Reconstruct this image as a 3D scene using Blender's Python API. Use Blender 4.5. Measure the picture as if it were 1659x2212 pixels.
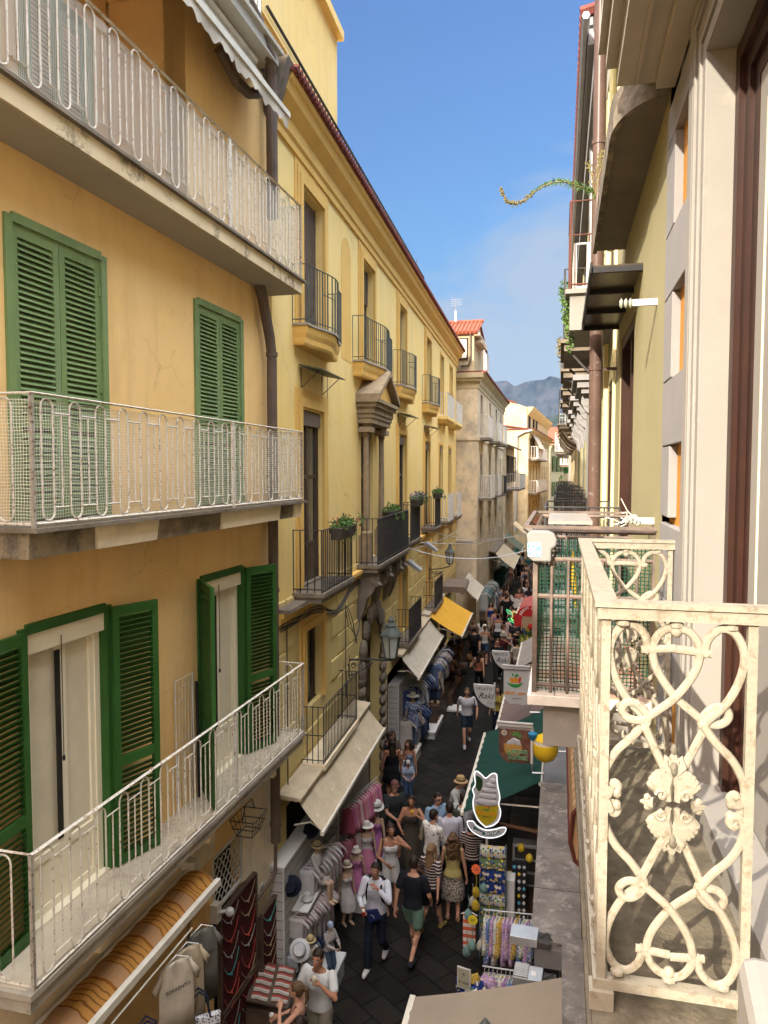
import bpy, bmesh, math, random
from mathutils import Vector, Matrix
R=math.radians; PI=math.pi
random.seed(7)
for o in list(bpy.data.objects): bpy.data.objects.remove(o,do_unlink=True)
S=bpy.context.scene; COL=S.collection
# ---------------- camera
cd=bpy.data.cameras.new('camera'); cam=bpy.data.objects.new('camera',cd); COL.objects.link(cam)
cd.sensor_fit='VERTICAL'; cd.sensor_height=24; cd.lens=24*1600/2212; cd.clip_start=.05; cd.clip_end=20000
cam.location=(0,0,8.4); cam.rotation_euler=(R(90-3.1),0,R(13.38)); S.camera=cam
# ---------------- sun and sky
SUN_EL=R(27); SUN_AZ=R(21)      # light travels along +Y turned 21 degrees towards +X
sd=bpy.data.lights.new('sun','SUN'); sun=bpy.data.objects.new('sun',sd); COL.objects.link(sun)
sd.energy=2.0; sd.angle=R(.5); sd.color=(1,.90,.74)
ldir=Vector((math.sin(SUN_AZ)*math.cos(SUN_EL),math.cos(SUN_AZ)*math.cos(SUN_EL),-math.sin(SUN_EL)))
sun.rotation_euler=ldir.to_track_quat('-Z','Y').to_euler(); sun.location=(-20,-30,40)
W=bpy.data.worlds.new('World'); S.world=W; W.use_nodes=True
nt=W.node_tree; N=nt.nodes; bg=N['Background']
sky=N.new('ShaderNodeTexSky'); sky.sky_type='NISHITA'; sky.sun_disc=False
sky.sun_elevation=SUN_EL; sky.sun_rotation=PI+SUN_AZ; sky.air_density=1.0; sky.dust_density=.6; sky.ozone_density=2.5
bg.inputs[1].default_value=.15
# thin high cloud mixed into the sky, by direction
tc=N.new('ShaderNodeTexCoord'); mp=N.new('ShaderNodeMapping'); mp.inputs['Scale'].default_value=(1,1,3.2); mp.inputs['Location'].default_value=(.35,.1,.05)
no=N.new('ShaderNodeTexNoise'); no.inputs['Scale'].default_value=2.6; no.inputs['Detail'].default_value=7; no.inputs['Roughness'].default_value=.55; no.inputs['Distortion'].default_value=.5
sp=N.new('ShaderNodeSeparateXYZ'); rp=N.new('ShaderNodeMapRange'); rp.inputs[1].default_value=.44; rp.inputs[2].default_value=.12; rp.inputs[3].default_value=-.20; rp.inputs[4].default_value=.42
ad=N.new('ShaderNodeMath'); ad.operation='ADD'; cr=N.new('ShaderNodeMapRange'); cr.inputs[1].default_value=.5; cr.inputs[2].default_value=.68; cr.inputs[4].default_value=.8
mx=N.new('ShaderNodeMix'); mx.data_type='RGBA'; mx.inputs[7].default_value=(.64,.75,.90,1)
L=nt.links.new
L(tc.outputs['Generated'],mp.inputs[0]); L(mp.outputs[0],no.inputs['Vector']); L(tc.outputs['Generated'],sp.inputs[0]); L(sp.outputs[2],rp.inputs[0])
L(no.outputs[0],ad.inputs[0]); L(rp.outputs[0],ad.inputs[1]); L(ad.outputs[0],cr.inputs[0]); L(cr.outputs[0],mx.inputs[0])
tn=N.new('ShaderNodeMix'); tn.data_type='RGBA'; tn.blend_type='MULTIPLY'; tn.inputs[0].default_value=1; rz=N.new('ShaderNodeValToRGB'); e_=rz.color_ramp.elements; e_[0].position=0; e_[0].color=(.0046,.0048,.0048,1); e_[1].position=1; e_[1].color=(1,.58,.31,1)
for p_,c_ in ((.12,(.0071,.0086,.0093)),(.30,(.0104,.0131,.0147)),(.54,(.0137,.0163,.0200)),(.66,(.52,.34,.215))): q_=e_.new(p_); q_.color=(*c_,1)  # overhead sky above the frame boosted, added fill for the shaded left facades
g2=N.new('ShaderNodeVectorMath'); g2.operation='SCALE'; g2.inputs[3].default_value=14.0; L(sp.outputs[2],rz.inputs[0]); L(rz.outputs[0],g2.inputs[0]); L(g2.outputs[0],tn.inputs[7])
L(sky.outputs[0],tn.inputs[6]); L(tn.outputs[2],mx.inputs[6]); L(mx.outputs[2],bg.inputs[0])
S.view_settings.view_transform='Standard'; S.view_settings.look='None'; S.view_settings.gamma=1; S.view_settings.exposure=2.4
S.render.resolution_x=768; S.render.resolution_y=1024
S.cycles.max_bounces=8; S.cycles.diffuse_bounces=5; S.cycles.transparent_max_bounces=24
# ---------------- mesh builder
class B:
    def __init__(s,sg=1): s.v=[]; s.f=[]; s.m=[]; s.sg=sg; s.mi=0; s.sm=False
    def add(s,vs,fs,mi=None):
        k=len(s.v); s.v+= [(p[0],p[1]*s.sg,p[2]) for p in vs] if s.sg!=1 else [tuple(p) for p in vs]
        s.f+=[tuple(i+k for i in f) for f in fs]; s.m+=[s.mi if mi is None else mi]*len(fs); return s
    def box(s,x0,x1,y0,y1,z0,z1,mi=None):
        return s.add([(x0,y0,z0),(x1,y0,z0),(x1,y1,z0),(x0,y1,z0),(x0,y0,z1),(x1,y0,z1),(x1,y1,z1),(x0,y1,z1)],
            [(0,3,2,1),(4,5,6,7),(0,1,5,4),(1,2,6,5),(2,3,7,6),(3,0,4,7)],mi)
    def hexa(s,a,b,mi=None):  # two quads a,b of 4 points
        return s.add(list(a)+list(b),[(0,3,2,1),(4,5,6,7),(0,1,5,4),(1,2,6,5),(2,3,7,6),(3,0,4,7)],mi)
    def beam(s,p,q,w,h=None,mi=None,up=(0,0,1)):
        p=Vector(p);q=Vector(q);h=h or w;d=(q-p).normalized();u=Vector(up)
        if abs(d.dot(u))>.98: u=Vector((1,0,0))
        a=d.cross(u).normalized()*w/2;b=a.cross(d).normalized()*h/2
        return s.hexa([p-a-b,p+a-b,p+a+b,p-a+b],[q-a-b,q+a-b,q+a+b,q-a+b],mi)
    def tube(s,pts,r,n=6,cap=True,closed=False,mi=None,flat=1.0,up=(0,0,1)):
        pts=[Vector(p) for p in pts];k=len(pts);rs=r if isinstance(r,(list,tuple)) else [r]*k
        base=[];u=None
        for i,p in enumerate(pts):
            if closed: d=pts[(i+1)%k]-pts[i-1]
            else: d=pts[min(i+1,k-1)]-pts[max(i-1,0)]
            d=d.normalized() if d.length>1e-9 else Vector((0,0,1))
            if u is None:
                u=Vector(up)
                if abs(d.dot(u))>.95:u=Vector((1,0,0))
            a=d.cross(u)
            if a.length<1e-6:a=d.orthogonal()
            a.normalize();b=a.cross(d).normalized();u=b
            base+= [p+(a*math.cos(2*PI*j/n)+b*math.sin(2*PI*j/n)*flat)*rs[i] for j in range(n)]
        fs=[]
        for i in range(k if closed else k-1):
            i2=(i+1)%k
            for j in range(n): fs.append((i*n+j,i*n+(j+1)%n,i2*n+(j+1)%n,i2*n+j))
        if cap and not closed: fs+=[tuple(range(n))[::-1],tuple(range((k-1)*n,k*n))]
        return s.add(base,fs,mi)
    def ext(s,poly,a,b,ax='y',mi=None):  # polygon extruded along an axis
        n=len(poly)
        def P(p,t): return {'x':(t,p[0],p[1]),'y':(p[0],t,p[1]),'z':(p[0],p[1],t)}[ax]
        vs=[P(p,a) for p in poly]+[P(p,b) for p in poly]
        return s.add(vs,[tuple(range(n))[::-1],tuple(range(n,2*n))]+[(i,(i+1)%n,n+(i+1)%n,n+i) for i in range(n)],mi)
    def loft(s,rings,closed=True,cap=True,mi=None):
        n=len(rings[0]);vs=[p for r in rings for p in r];fs=[]
        for i in range(len(rings)-1):
            for j in range(n if closed else n-1): fs.append((i*n+j,i*n+(j+1)%n,(i+1)*n+(j+1)%n,(i+1)*n+j))
        if cap and closed: fs+=[tuple(range(n))[::-1],tuple(range(len(vs)-n,len(vs)))]
        return s.add(vs,fs,mi)
    def rings(s,prof,n=16,c=(0,0),mi=None,cap=True): # prof: (z,rx,ry,dx,dy)
        rr=[]
        for q in prof:
            z,rx,ry=q[0],q[1],q[2];dx=q[3] if len(q)>3 else 0;dy=q[4] if len(q)>4 else 0
            rr.append([(c[0]+dx+rx*math.cos(2*PI*j/n),c[1]+dy+ry*math.sin(2*PI*j/n),z) for j in range(n)])
        return s.loft(rr,cap=cap,mi=mi)
    def lathe(s,prof,c=(0,0,0),n=12,mi=None): # prof (r,z)
        return s.rings([(c[2]+z,max(r,1e-4),max(r,1e-4)) for r,z in prof],n,(c[0],c[1]),mi)
    def ell(s,c,r,n=10,m=7,mi=None):
        return s.rings([(c[2]-r[2]*math.cos(PI*i/m),max(1e-4,r[0]*math.sin(PI*i/m)),max(1e-4,r[1]*math.sin(PI*i/m))) for i in range(m+1)],n,(c[0],c[1]),mi)
    def sheet(s,fn,nu,nv,mi=None):
        vs=[fn(i/nu,j/nv) for i in range(nu+1) for j in range(nv+1)]
        return s.add(vs,[(i*(nv+1)+j,(i+1)*(nv+1)+j,(i+1)*(nv+1)+j+1,i*(nv+1)+j+1) for i in range(nu) for j in range(nv)],mi)
    def mesh(s,name,ms,smooth=False):
        me=bpy.data.meshes.new(name); me.from_pydata(s.v,[],s.f)
        ms=ms if isinstance(ms,(list,tuple)) else [ms]
        for m in ms: me.materials.append(m)
        if len(ms)>1: me.polygons.foreach_set('material_index',[min(i,len(ms)-1) for i in s.m])
        if len(s.f)<90000:
            bm=bmesh.new(); bm.from_mesh(me); bmesh.ops.recalc_face_normals(bm,faces=bm.faces); bm.to_mesh(me); bm.free()
        if smooth:
            try: me.shade_smooth()
            except Exception: pass
            if smooth!='all':
                try: me.set_sharp_from_angle(angle=R(40))
                except Exception: pass
        me.update(); return me
    def build(s,name,ms,parent=None,smooth=False,loc=None,rot=None,label=None,bevel=0):
        o=bpy.data.objects.new(name,s.mesh(name,ms,smooth)); COL.objects.link(o)
        if parent: o.parent=parent
        if loc: o.location=loc
        if rot: o.rotation_euler=rot
        if label: o['label']=label
        if bevel:
            md=o.modifiers.new('bevel','BEVEL'); md.width=bevel; md.segments=2; md.limit_method='ANGLE'; md.angle_limit=R(40)
        return o
def tag(o,label=None,cat=None,group=None,kind=None):
    if label:o['label']=label
    if cat:o['category']=cat
    if group:o['group']=group
    if kind:o['kind']=kind
    return o
def thing(name,label,cat,loc=(0,0,0),rz=0,group=None,sc=1):
    o=bpy.data.objects.new(name,None); COL.objects.link(o); o.empty_display_size=.2
    o.location=loc; o.rotation_euler=(0,0,rz); o.scale=(sc,)*3
    return tag(o,label,cat,group)
def kids(o): return [c for c in list(bpy.data.objects) if c.parent==o]
def dup(root,loc,rz=None,label=None,group=None,sc=None,tree=None):
    r=root.copy(); COL.objects.link(r); r.location=loc
    if rz is not None: r.rotation_euler=(0,0,rz)
    if label:r['label']=label
    if group:r['group']=group
    if sc:r.scale=(sc,)*3
    for c in (tree or kids(root)):
        d=c.copy(); COL.objects.link(d); d.parent=r
    return r
# ---------------- materials
MC={}
def mat(name,c,rough=.85,c2=None,ns=3,amt=1.,bump=.0,bs=60,metal=0,streak=None,sa=.5,spec=.2,emit=0,sss=0,lo=.35,hi=.65,st=(1,1,.12),ss=3.,ds=0,dc=None,da=.5,dt=(.58,.7),crack=0):
    m=bpy.data.materials.new(name); m.use_nodes=True; nt=m.node_tree; N=nt.nodes; L=nt.links.new
    b=N['Principled BSDF']; b.inputs['Roughness'].default_value=rough; b.inputs['Metallic'].default_value=metal
    b.inputs['Specular IOR Level'].default_value=spec; b.inputs['Base Color'].default_value=(*c,1)
    out=None; tc=N.new('ShaderNodeTexCoord'); co=tc.outputs['Object']
    def noise(scale,det=5,mapping=None,rg=.6):
        n=N.new('ShaderNodeTexNoise'); n.inputs['Scale'].default_value=scale; n.inputs['Detail'].default_value=det; n.inputs['Roughness'].default_value=rg
        if mapping:
            mp=N.new('ShaderNodeMapping'); mp.inputs['Scale'].default_value=mapping; L(co,mp.inputs[0]); L(mp.outputs[0],n.inputs['Vector'])
        else: L(co,n.inputs['Vector'])
        return n.outputs[0]
    def rng(x,a,bb,top):
        r=N.new('ShaderNodeMapRange'); r.inputs[1].default_value=a; r.inputs[2].default_value=bb; r.inputs[4].default_value=top; L(x,r.inputs[0]); return r.outputs[0]
    def mix(f,a,bc):
        x=N.new('ShaderNodeMix'); x.data_type='RGBA'; L(f,x.inputs[0])
        if a is None: x.inputs[6].default_value=(*c,1)
        else: L(a,x.inputs[6])
        x.inputs[7].default_value=(*bc,1); return x.outputs[2]
    if c2: out=mix(rng(noise(ns),lo,hi,amt),out,c2)
    if streak: out=mix(rng(noise(ss,6,st),.5,.78,sa),out,streak)
    if dc: out=mix(rng(noise(ds,8,None,.75),dt[0],dt[1],da),out,dc)
    if crack:
        v=N.new('ShaderNodeTexVoronoi'); v.feature='DISTANCE_TO_EDGE'; v.inputs['Scale'].default_value=crack; nz=N.new('ShaderNodeTexNoise'); nz.inputs['Scale'].default_value=3; nz.inputs['Detail'].default_value=6; L(co,nz.inputs['Vector'])
        vm=N.new('ShaderNodeVectorMath'); vm.operation='MULTIPLY_ADD'; vm.inputs[1].default_value=(.45,.45,.45); L(nz.outputs[1],vm.inputs[0]); L(co,vm.inputs[2]); L(vm.outputs[0],v.inputs['Vector'])
        k1=rng(v.outputs[0],.008,.002,.4); k2=rng(noise(.9,3),.50,.56,1); mm_=N.new('ShaderNodeMath'); mm_.operation='MULTIPLY'; L(k1,mm_.inputs[0]); L(k2,mm_.inputs[1]); out=mix(mm_.outputs[0],out,tuple(x*.45 for x in c))
    if out: L(out,b.inputs['Base Color'])
    if bump:
        bn=N.new('ShaderNodeBump'); bn.inputs['Strength'].default_value=bump; bn.inputs['Distance'].default_value=.01; L(noise(bs,4),bn.inputs['Height']); L(bn.outputs[0],b.inputs['Normal'])
    if emit: b.inputs['Emission Color'].default_value=(*c,1); b.inputs['Emission Strength'].default_value=emit
    MC[name]=m; return m
def nodes(m): return m.node_tree.nodes,m.node_tree.links.new,m.node_tree.nodes['Principled BSDF'],m.node_tree.nodes['Texture Coordinate']
def mnode(N,op,*a):
    L=N.id_data.links.new; x=N.new('ShaderNodeMath'); x.operation=op
    for i,v in enumerate(a):
        if isinstance(v,(int,float)): x.inputs[i].default_value=v
        else: L(v,x.inputs[i])
    return x.outputs[0]
def stripes(name,axis,per,stops,rough=.85,wob=0,bump=0):
    m=mat(name,stops[0][1],rough,bump=bump); N,L,b,tc=nodes(m)
    s=N.new('ShaderNodeSeparateXYZ'); L(tc.outputs['Object'],s.inputs[0])
    co=s.outputs[axis]
    if wob: nz=N.new('ShaderNodeTexNoise'); nz.inputs['Scale'].default_value=4; L(tc.outputs['Object'],nz.inputs['Vector']); co=mnode(N,'ADD',co,mnode(N,'MULTIPLY',nz.outputs[0],wob))
    f=mnode(N,'FRACT',mnode(N,'MULTIPLY',co,1/per))
    r=N.new('ShaderNodeValToRGB'); r.color_ramp.interpolation='CONSTANT'; L(f,r.inputs[0])
    el=r.color_ramp.elements; el[0].position=stops[0][0]; el[0].color=(*stops[0][1],1); el[1].position=stops[1][0]; el[1].color=(*stops[1][1],1)
    for p,c in stops[2:]: e=el.new(p); e.color=(*c,1)
    L(r.outputs[0],b.inputs['Base Color']); return m
def netting(name,c,cell,wire,axes=(0,2),rough=.7):
    m=mat(name,c,rough); N,L,b,tc=nodes(m); s=N.new('ShaderNodeSeparateXYZ'); L(tc.outputs['Object'],s.inputs[0])
    nz=N.new('ShaderNodeTexNoise'); nz.inputs['Scale'].default_value=3; L(tc.outputs['Object'],nz.inputs['Vector'])
    o=[mnode(N,'LESS_THAN',mnode(N,'FRACT',mnode(N,'ADD',mnode(N,'MULTIPLY',s.outputs[a],1/cell),mnode(N,'MULTIPLY',nz.outputs[0],1.5))),wire) for a in axes]
    L(mnode(N,'MAXIMUM',o[0],o[1]),b.inputs['Alpha']); return m
def blotch(name,base,cols,scale,rough=.9,th=.45,seed=0,bump=0):
    """printed cloth: voronoi cells in several colours on a ground"""
    m=mat(name,base,rough,bump=bump); N,L,b,tc=nodes(m)
    v=N.new('ShaderNodeTexVoronoi'); v.inputs['Scale'].default_value=scale; L(tc.outputs['Object'],v.inputs['Vector'])
    s=N.new('ShaderNodeSeparateColor'); L(v.outputs['Color'],s.inputs[0])
    r=N.new('ShaderNodeValToRGB'); r.color_ramp.interpolation='CONSTANT'; el=r.color_ramp.elements; n=len(cols)
    for i,c in enumerate(cols):
        e=el[i] if i<2 else el.new(i/n); e.position=i/n; e.color=(*c,1)
    L(s.outputs[0],r.inputs[0]); x=N.new('ShaderNodeMix'); x.data_type='RGBA'; x.inputs[7].default_value=(*base,1)
    L(mnode(N,'GREATER_THAN',v.outputs['Distance'],th),x.inputs[0]); L(r.outputs[0],x.inputs[6]); L(x.outputs[2],b.inputs['Base Color']); return m
def glass(name,c=(.04,.05,.055),rough=.06):
    m=mat(name,c,rough,spec=.9); return m
M=dict(
 orange=mat('orange_plaster',(.82,.545,.22),.9,(.78,.535,.245),1.2,1,bump=.4,bs=9,streak=(.58,.38,.16),sa=.6,ds=1.7,dc=(.68,.43,.17),da=.5,dt=(.5,.66),crack=.8),
 yellow=mat('yellow_plaster',(.80,.575,.20),.9,(.78,.59,.25),.8,1,bump=.12,bs=14,streak=(.60,.45,.18),sa=.5,ds=1.5,dc=(.66,.50,.20),da=.4,dt=(.52,.66),crack=.5),
 ochre=mat('ochre_trim',(.72,.46,.13),.85,(.66,.41,.12),1.5,.8,streak=(.5,.31,.08),sa=.4),
 rust_y=mat('rusticated_yellow',(.66,.52,.22),.9,(.58,.45,.19),1.4,1,bump=.2,bs=20,streak=(.45,.32,.13),sa=.5),
 weather=mat('weathered_beige',(.68,.56,.37),.92,(.60,.49,.33),1,1,bump=.15,bs=15,streak=(.24,.21,.18),sa=.8,ss=.9,st=(1,1,.4),ds=.8,dc=(.33,.29,.23),da=.7,dt=(.47,.6)),
 cream_w=mat('cream_wall',(.50,.42,.25),.9,(.43,.34,.19),.6,1,bump=.1,bs=12,streak=(.28,.24,.18),sa=.7,ss=1.2,ds=1.2,dc=(.34,.27,.17),da=.6,dt=(.5,.62)),
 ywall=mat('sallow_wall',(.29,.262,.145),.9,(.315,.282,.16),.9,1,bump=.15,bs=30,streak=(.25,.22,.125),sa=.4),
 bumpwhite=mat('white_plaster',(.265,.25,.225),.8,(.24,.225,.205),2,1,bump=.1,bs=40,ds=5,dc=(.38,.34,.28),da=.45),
 soff=mat('soffit_plaster',(.42,.39,.33),.9,(.38,.35,.29),1.5,1,bump=.08,bs=20,ds=3,dc=(.40,.35,.28),da=.4),
 greyq=mat('grey_quoin_paint',(.235,.228,.228),.9,(.26,.25,.247),4,1,bump=.15,bs=50),
 orq=mat('orange_render',(.52,.25,.05),.95,(.44,.20,.04),30,1,bump=.6,bs=120),
 pipe=mat('brown_pipe_paint',(.085,.052,.042),.35,(.11,.07,.055),3,1,ds=14,dc=(.35,.33,.3),da=.5),
 pipeb=mat('dull_brown_pipe',(.10,.075,.06),.6,(.14,.10,.07),4,1),
 wood=mat('red_brown_wood',(.040,.017,.011),.4,(.028,.012,.009),2,1,st=(8,8,.3),streak=(.05,.012,.008),sa=.6),
 dwood=mat('dark_wood',(.055,.035,.024),.5,(.09,.06,.04),3,1),
 shl=mat('faded_green_paint',(.19,.27,.105),.65,(.14,.215,.085),2,1,streak=(.27,.34,.21),sa=.6,dc=(.10,.15,.08),ds=6,da=.6),
 shd=mat('deep_green_paint',(.026,.085,.016),.5,(.036,.115,.026),2,1,dc=(.055,.14,.07),ds=5,da=.5),
 rail=mat('rusty_white_rail',(.66,.62,.54),.6,(.58,.53,.44),6,1,dc=(.20,.09,.035),ds=30,da=1.,dt=(.535,.62)),
 iron=mat('dark_iron',(.035,.035,.038),.55,(.06,.055,.05),6,1),
 irong=mat('grey_green_iron',(.06,.075,.075),.5,(.10,.11,.10),6,1),
 wiron=mat('white_iron',(.62,.60,.55),.55,(.5,.48,.43),6,1),
 crm=mat('cream_cast_iron',(.31,.285,.225),.5,(.275,.25,.195),5,1,bump=.5,bs=28,dc=(.19,.15,.10),ds=30,da=.7,dt=(.53,.61)),
 slab=mat('dirty_concrete',(.40,.36,.29),.95,(.27,.24,.2),2,1,bump=.4,bs=20,dc=(.14,.12,.1),ds=3,da=.7),
 fasc=mat('stained_fascia',(.70,.58,.38),.9,(.60,.48,.30),2,1,bump=.2,bs=18,dc=(.15,.12,.09),ds=1.6,da=1,dt=(.52,.62)),
 stone=mat('rough_stone',(.30,.24,.155),.95,(.17,.135,.095),5,1,bump=1,bs=9,dc=(.08,.07,.055),ds=4,da=.85,dt=(.5,.62)),
 plas=mat('patched_plaster',(.80,.68,.47),.9,(.66,.56,.40),3,1,dc=(.4,.34,.26),ds=4,da=.4),
 tilef=mat('balcony_floor',(.52,.45,.34),.8,(.42,.36,.27),3,1,dc=(.22,.19,.16),ds=3,da=.6),
 grest=mat('dark_grey_stone',(.23,.19,.145),.9,(.15,.125,.095),4,1,bump=.5,bs=22,streak=(.06,.05,.045),sa=.6),
 rolls=mat('brown_roller',(.14,.105,.085),.6,(.18,.14,.11),3,1),
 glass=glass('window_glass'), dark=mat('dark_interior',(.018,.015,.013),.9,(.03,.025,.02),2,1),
 wpvc=mat('white_joinery',(.78,.71,.54),.4,(.74,.67,.50),3,1,dc=(.55,.50,.40),ds=6,da=.3),
 curt=mat('drawn_curtain',(.66,.60,.45),.7,(.60,.54,.40),4,1,spec=.3),
 cang=mat('canopy_green',(.07,.075,.055),.5,(.12,.12,.09),4,1),
 tile=mat('terracotta',(.20,.048,.022),.85,(.26,.075,.038),6,1,bump=.3,bs=30,dc=(.25,.10,.06),ds=5,da=.5),
 dtile=mat('dark_terracotta',(.19,.05,.035),.85,(.11,.035,.03),6,1,bump=.3,bs=30),
 pave=mat('lava_paving',(.045,.043,.042),.75,(.07,.067,.063),3,1,bump=.3,bs=25),
 cloth=mat('cream_canvas',(.54,.45,.31),.9,(.45,.37,.26),3,1,bump=.3,bs=30,st=(1,9,9),streak=(.36,.295,.205),sa=.6,dc=(.68,.62,.52),ds=5,da=.7,dt=(.6,.66)),
 clothw=mat('pale_canvas',(.50,.45,.36),.9,(.43,.385,.31),2,1,bump=.2,bs=30,st=(1,12,12),streak=(.30,.27,.23),sa=.6),
 cloy=mat('ochre_canvas',(.62,.34,.035),.85,(.56,.30,.03),2,1,bump=.2,bs=24),
 clog=mat('green_canvas',(.005,.036,.027),.75,(.007,.044,.033),2,1),
 clom=mat('mauve_canvas',(.17,.12,.11),.9,(.145,.10,.09),2,1),
 clogr=mat('grey_canvas',(.27,.25,.225),.9,(.23,.21,.19),2,1),
 alu=mat('awning_rail',(.62,.58,.48),.5,(.5,.46,.38),4,1), galv=mat('galvanised',(.42,.43,.43),.4,(.34,.35,.35),5,1,metal=.6),
 white=mat('white_paint',(.56,.545,.52),.6,(.50,.49,.47),4,1), black=mat('black_plastic',(.02,.02,.022),.5),
 cable=mat('grey_cable',(.10,.09,.08),.8), leaf=mat('leaves',(.06,.13,.03),.7,(.10,.17,.04),9,1), leafd=mat('dry_leaves',(.22,.17,.08),.8,(.14,.14,.05),9,1),
 purple=mat('purple_flowers',(.20,.13,.24),.8,(.30,.22,.33),12,1), pot=mat('dark_planter',(.08,.065,.055),.8), terra=mat('terracotta_pot',(.35,.13,.06),.85),
)
M['striped']=stripes('orange_striped_canvas',0,.62,[(0,(.34,.19,.09)),(.30,(.20,.075,.01)),(.335,(.38,.18,.04)),(.43,(.17,.07,.015)),(.46,(.38,.18,.04)),(.54,(.15,.065,.015)),(.57,(.38,.18,.04)),(.66,(.17,.07,.015)),(.69,(.38,.18,.04)),(.79,(.15,.065,.015)),(.82,(.38,.18,.04)),(.94,(.22,.08,.01))],bump=0,wob=.16)
M['net']=netting('white_netting',(.72,.70,.62),.026,.17); M['nety']=netting('netting_return',(.72,.70,.62),.026,.17,(1,2)); M['netf']=netting('fine_netting',(.66,.64,.58),.021,.22)
M['netg']=netting('green_netting',(.006,.05,.03),.024,.26,(0,2)); M['netgy']=netting('green_netting_side',(.006,.05,.03),.024,.26,(1,2))
# ---------------- facade helpers (local x along the street, w out towards it, z up)
LEFT=-1; RIGHT=1
def holes_wall(b,u0,u1,z0,z1,holes,dep=.25,w=0,mi=None):
    us=sorted({u0,u1,*[h[0] for h in holes],*[h[1] for h in holes]}); zs=sorted({z0,z1,*[h[2] for h in holes],*[h[3] for h in holes]})
    us=[u for u in us if u0<=u<=u1]; zs=[z for z in zs if z0<=z<=z1]
    for i in range(len(us)-1):
        for j in range(len(zs)-1):
            cu=(us[i]+us[i+1])/2; cz=(zs[j]+zs[j+1])/2
            if any(h[0]<cu<h[1] and h[2]<cz<h[3] for h in holes): continue
            b.add([(us[i],w,zs[j]),(us[i+1],w,zs[j]),(us[i+1],w,zs[j+1]),(us[i],w,zs[j+1])],[(0,1,2,3)],mi)
    for h in holes:
        a,c,d,e=h[:4]
        for p,q in (((a,d),(c,d)),((c,d),(c,e)),((c,e),(a,e)),((a,e),(a,d))):
            b.add([(p[0],w,p[1]),(q[0],w,q[1]),(q[0],w-dep,q[1]),(p[0],w-dep,p[1])],[(0,1,2,3)],mi)
    return b
def body(b,u0,u1,z0,z1,depth=7,w=0,inner=.3):
    b.box(u0,u1,w-depth,w-inner,z0,z1)
    b.add([(u0,w,z0),(u0,w-inner,z0),(u0,w-inner,z1),(u0,w,z1)],[(0,1,2,3)]); b.add([(u1,w,z0),(u1,w-inner,z0),(u1,w-inner,z1),(u1,w,z1)],[(0,1,2,3)])
    b.add([(u0,w,z1),(u1,w,z1),(u1,w-inner,z1),(u0,w-inner,z1)],[(0,1,2,3)])
def surround(b,u0,u1,z0,z1,t=.2,pr=.04,sill=False,steps=2):
    for k in range(steps):
        tt=t*(1-k/steps*.9); p0=pr*k/steps+.002; p1=pr*(k+1)/steps
        b.box(u0-tt,u0+.004,p0 if k else -.002,p1,z0,z1); b.box(u1-.004,u1+tt,p0 if k else -.002,p1,z0,z1); b.box(u0-tt,u1+tt,p0 if k else -.002,p1,z1,z1+tt)
def leaf(name,sg,u,z0,z1,wd,ang,mt,parent,hinge=1,w=.0,split=.36,tk=.045,pitch=.050):
    """louvred shutter leaf; built from its hinge at 0 to hinge*wd, then swung"""
    b=B(sg); h=z1-z0; st=.075
    X=lambda a,c: (min(a*hinge,c*hinge),max(a*hinge,c*hinge))
    for a,c in ((0,st),(wd-st,wd)): b.box(*X(a,c),-tk/2,tk/2,0,h)
    rails=[(0,.10),(h-.10,h)]+([(h*split-.05,h*split+.05)] if split else [])
    for a,c in rails: b.box(*X(st,wd-st),-tk/2+.002,tk/2-.002,a,c)
    zz=.10+pitch/2
    while zz<h-.12:
        if not(split and h*split-.07<zz<h*split+.07):
            x0,x1=X(st-.004,wd-st+.004)
            b.add([(x0,-.026,zz+.028),(x1,-.026,zz+.028),(x1,.028,zz-.030),(x0,.028,zz-.030),(x0,-.026,zz+.036),(x1,-.026,zz+.036),(x1,.028,zz-.022),(x0,.028,zz-.022)],[(0,3,2,1),(4,5,6,7),(0,1,5,4),(1,2,6,5),(2,3,7,6),(3,0,4,7)])
        zz+=pitch
    # hinges
    for q in (.12,.5,.88): b.box(*X(-.012,.03),tk/2,tk/2+.012,h*q-.05,h*q+.05)
    return b.build(name,mt,parent,loc=(u,w*sg,z0),rot=(0,0,hinge*sg*ang))
def seg_iter(path,pitch):
    for a,c in zip(path[:-1],path[1:]):
        L=math.dist(a,c); n=max(1,round(L/pitch))
        for i in range(n): t=i/n; yield (a[0]+(c[0]-a[0])*t,a[1]+(c[1]-a[1])*t)
    yield path[-1]
def bars(sg,path,z0,z1,pitch=.11,r=.008,top=.018,mid=None,bot=True):
    b=B(sg)
    b.tube([(u,w,z1) for u,w in path],top,6,flat=.6)
    if bot: b.tube([(u,w,z0+.06) for u,w in path],top*.7,4)
    if mid: b.tube([(u,w,mid) for u,w in path],top*.7,4)
    for u,w in seg_iter(path,pitch): b.tube([(u,w,z0),(u,w,z1)],r,5,cap=False)
    for u,w in path: b.box(u-top*.7,u+top*.7,w-top*.7,w+top*.7,z0,z1)
    return b
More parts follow.
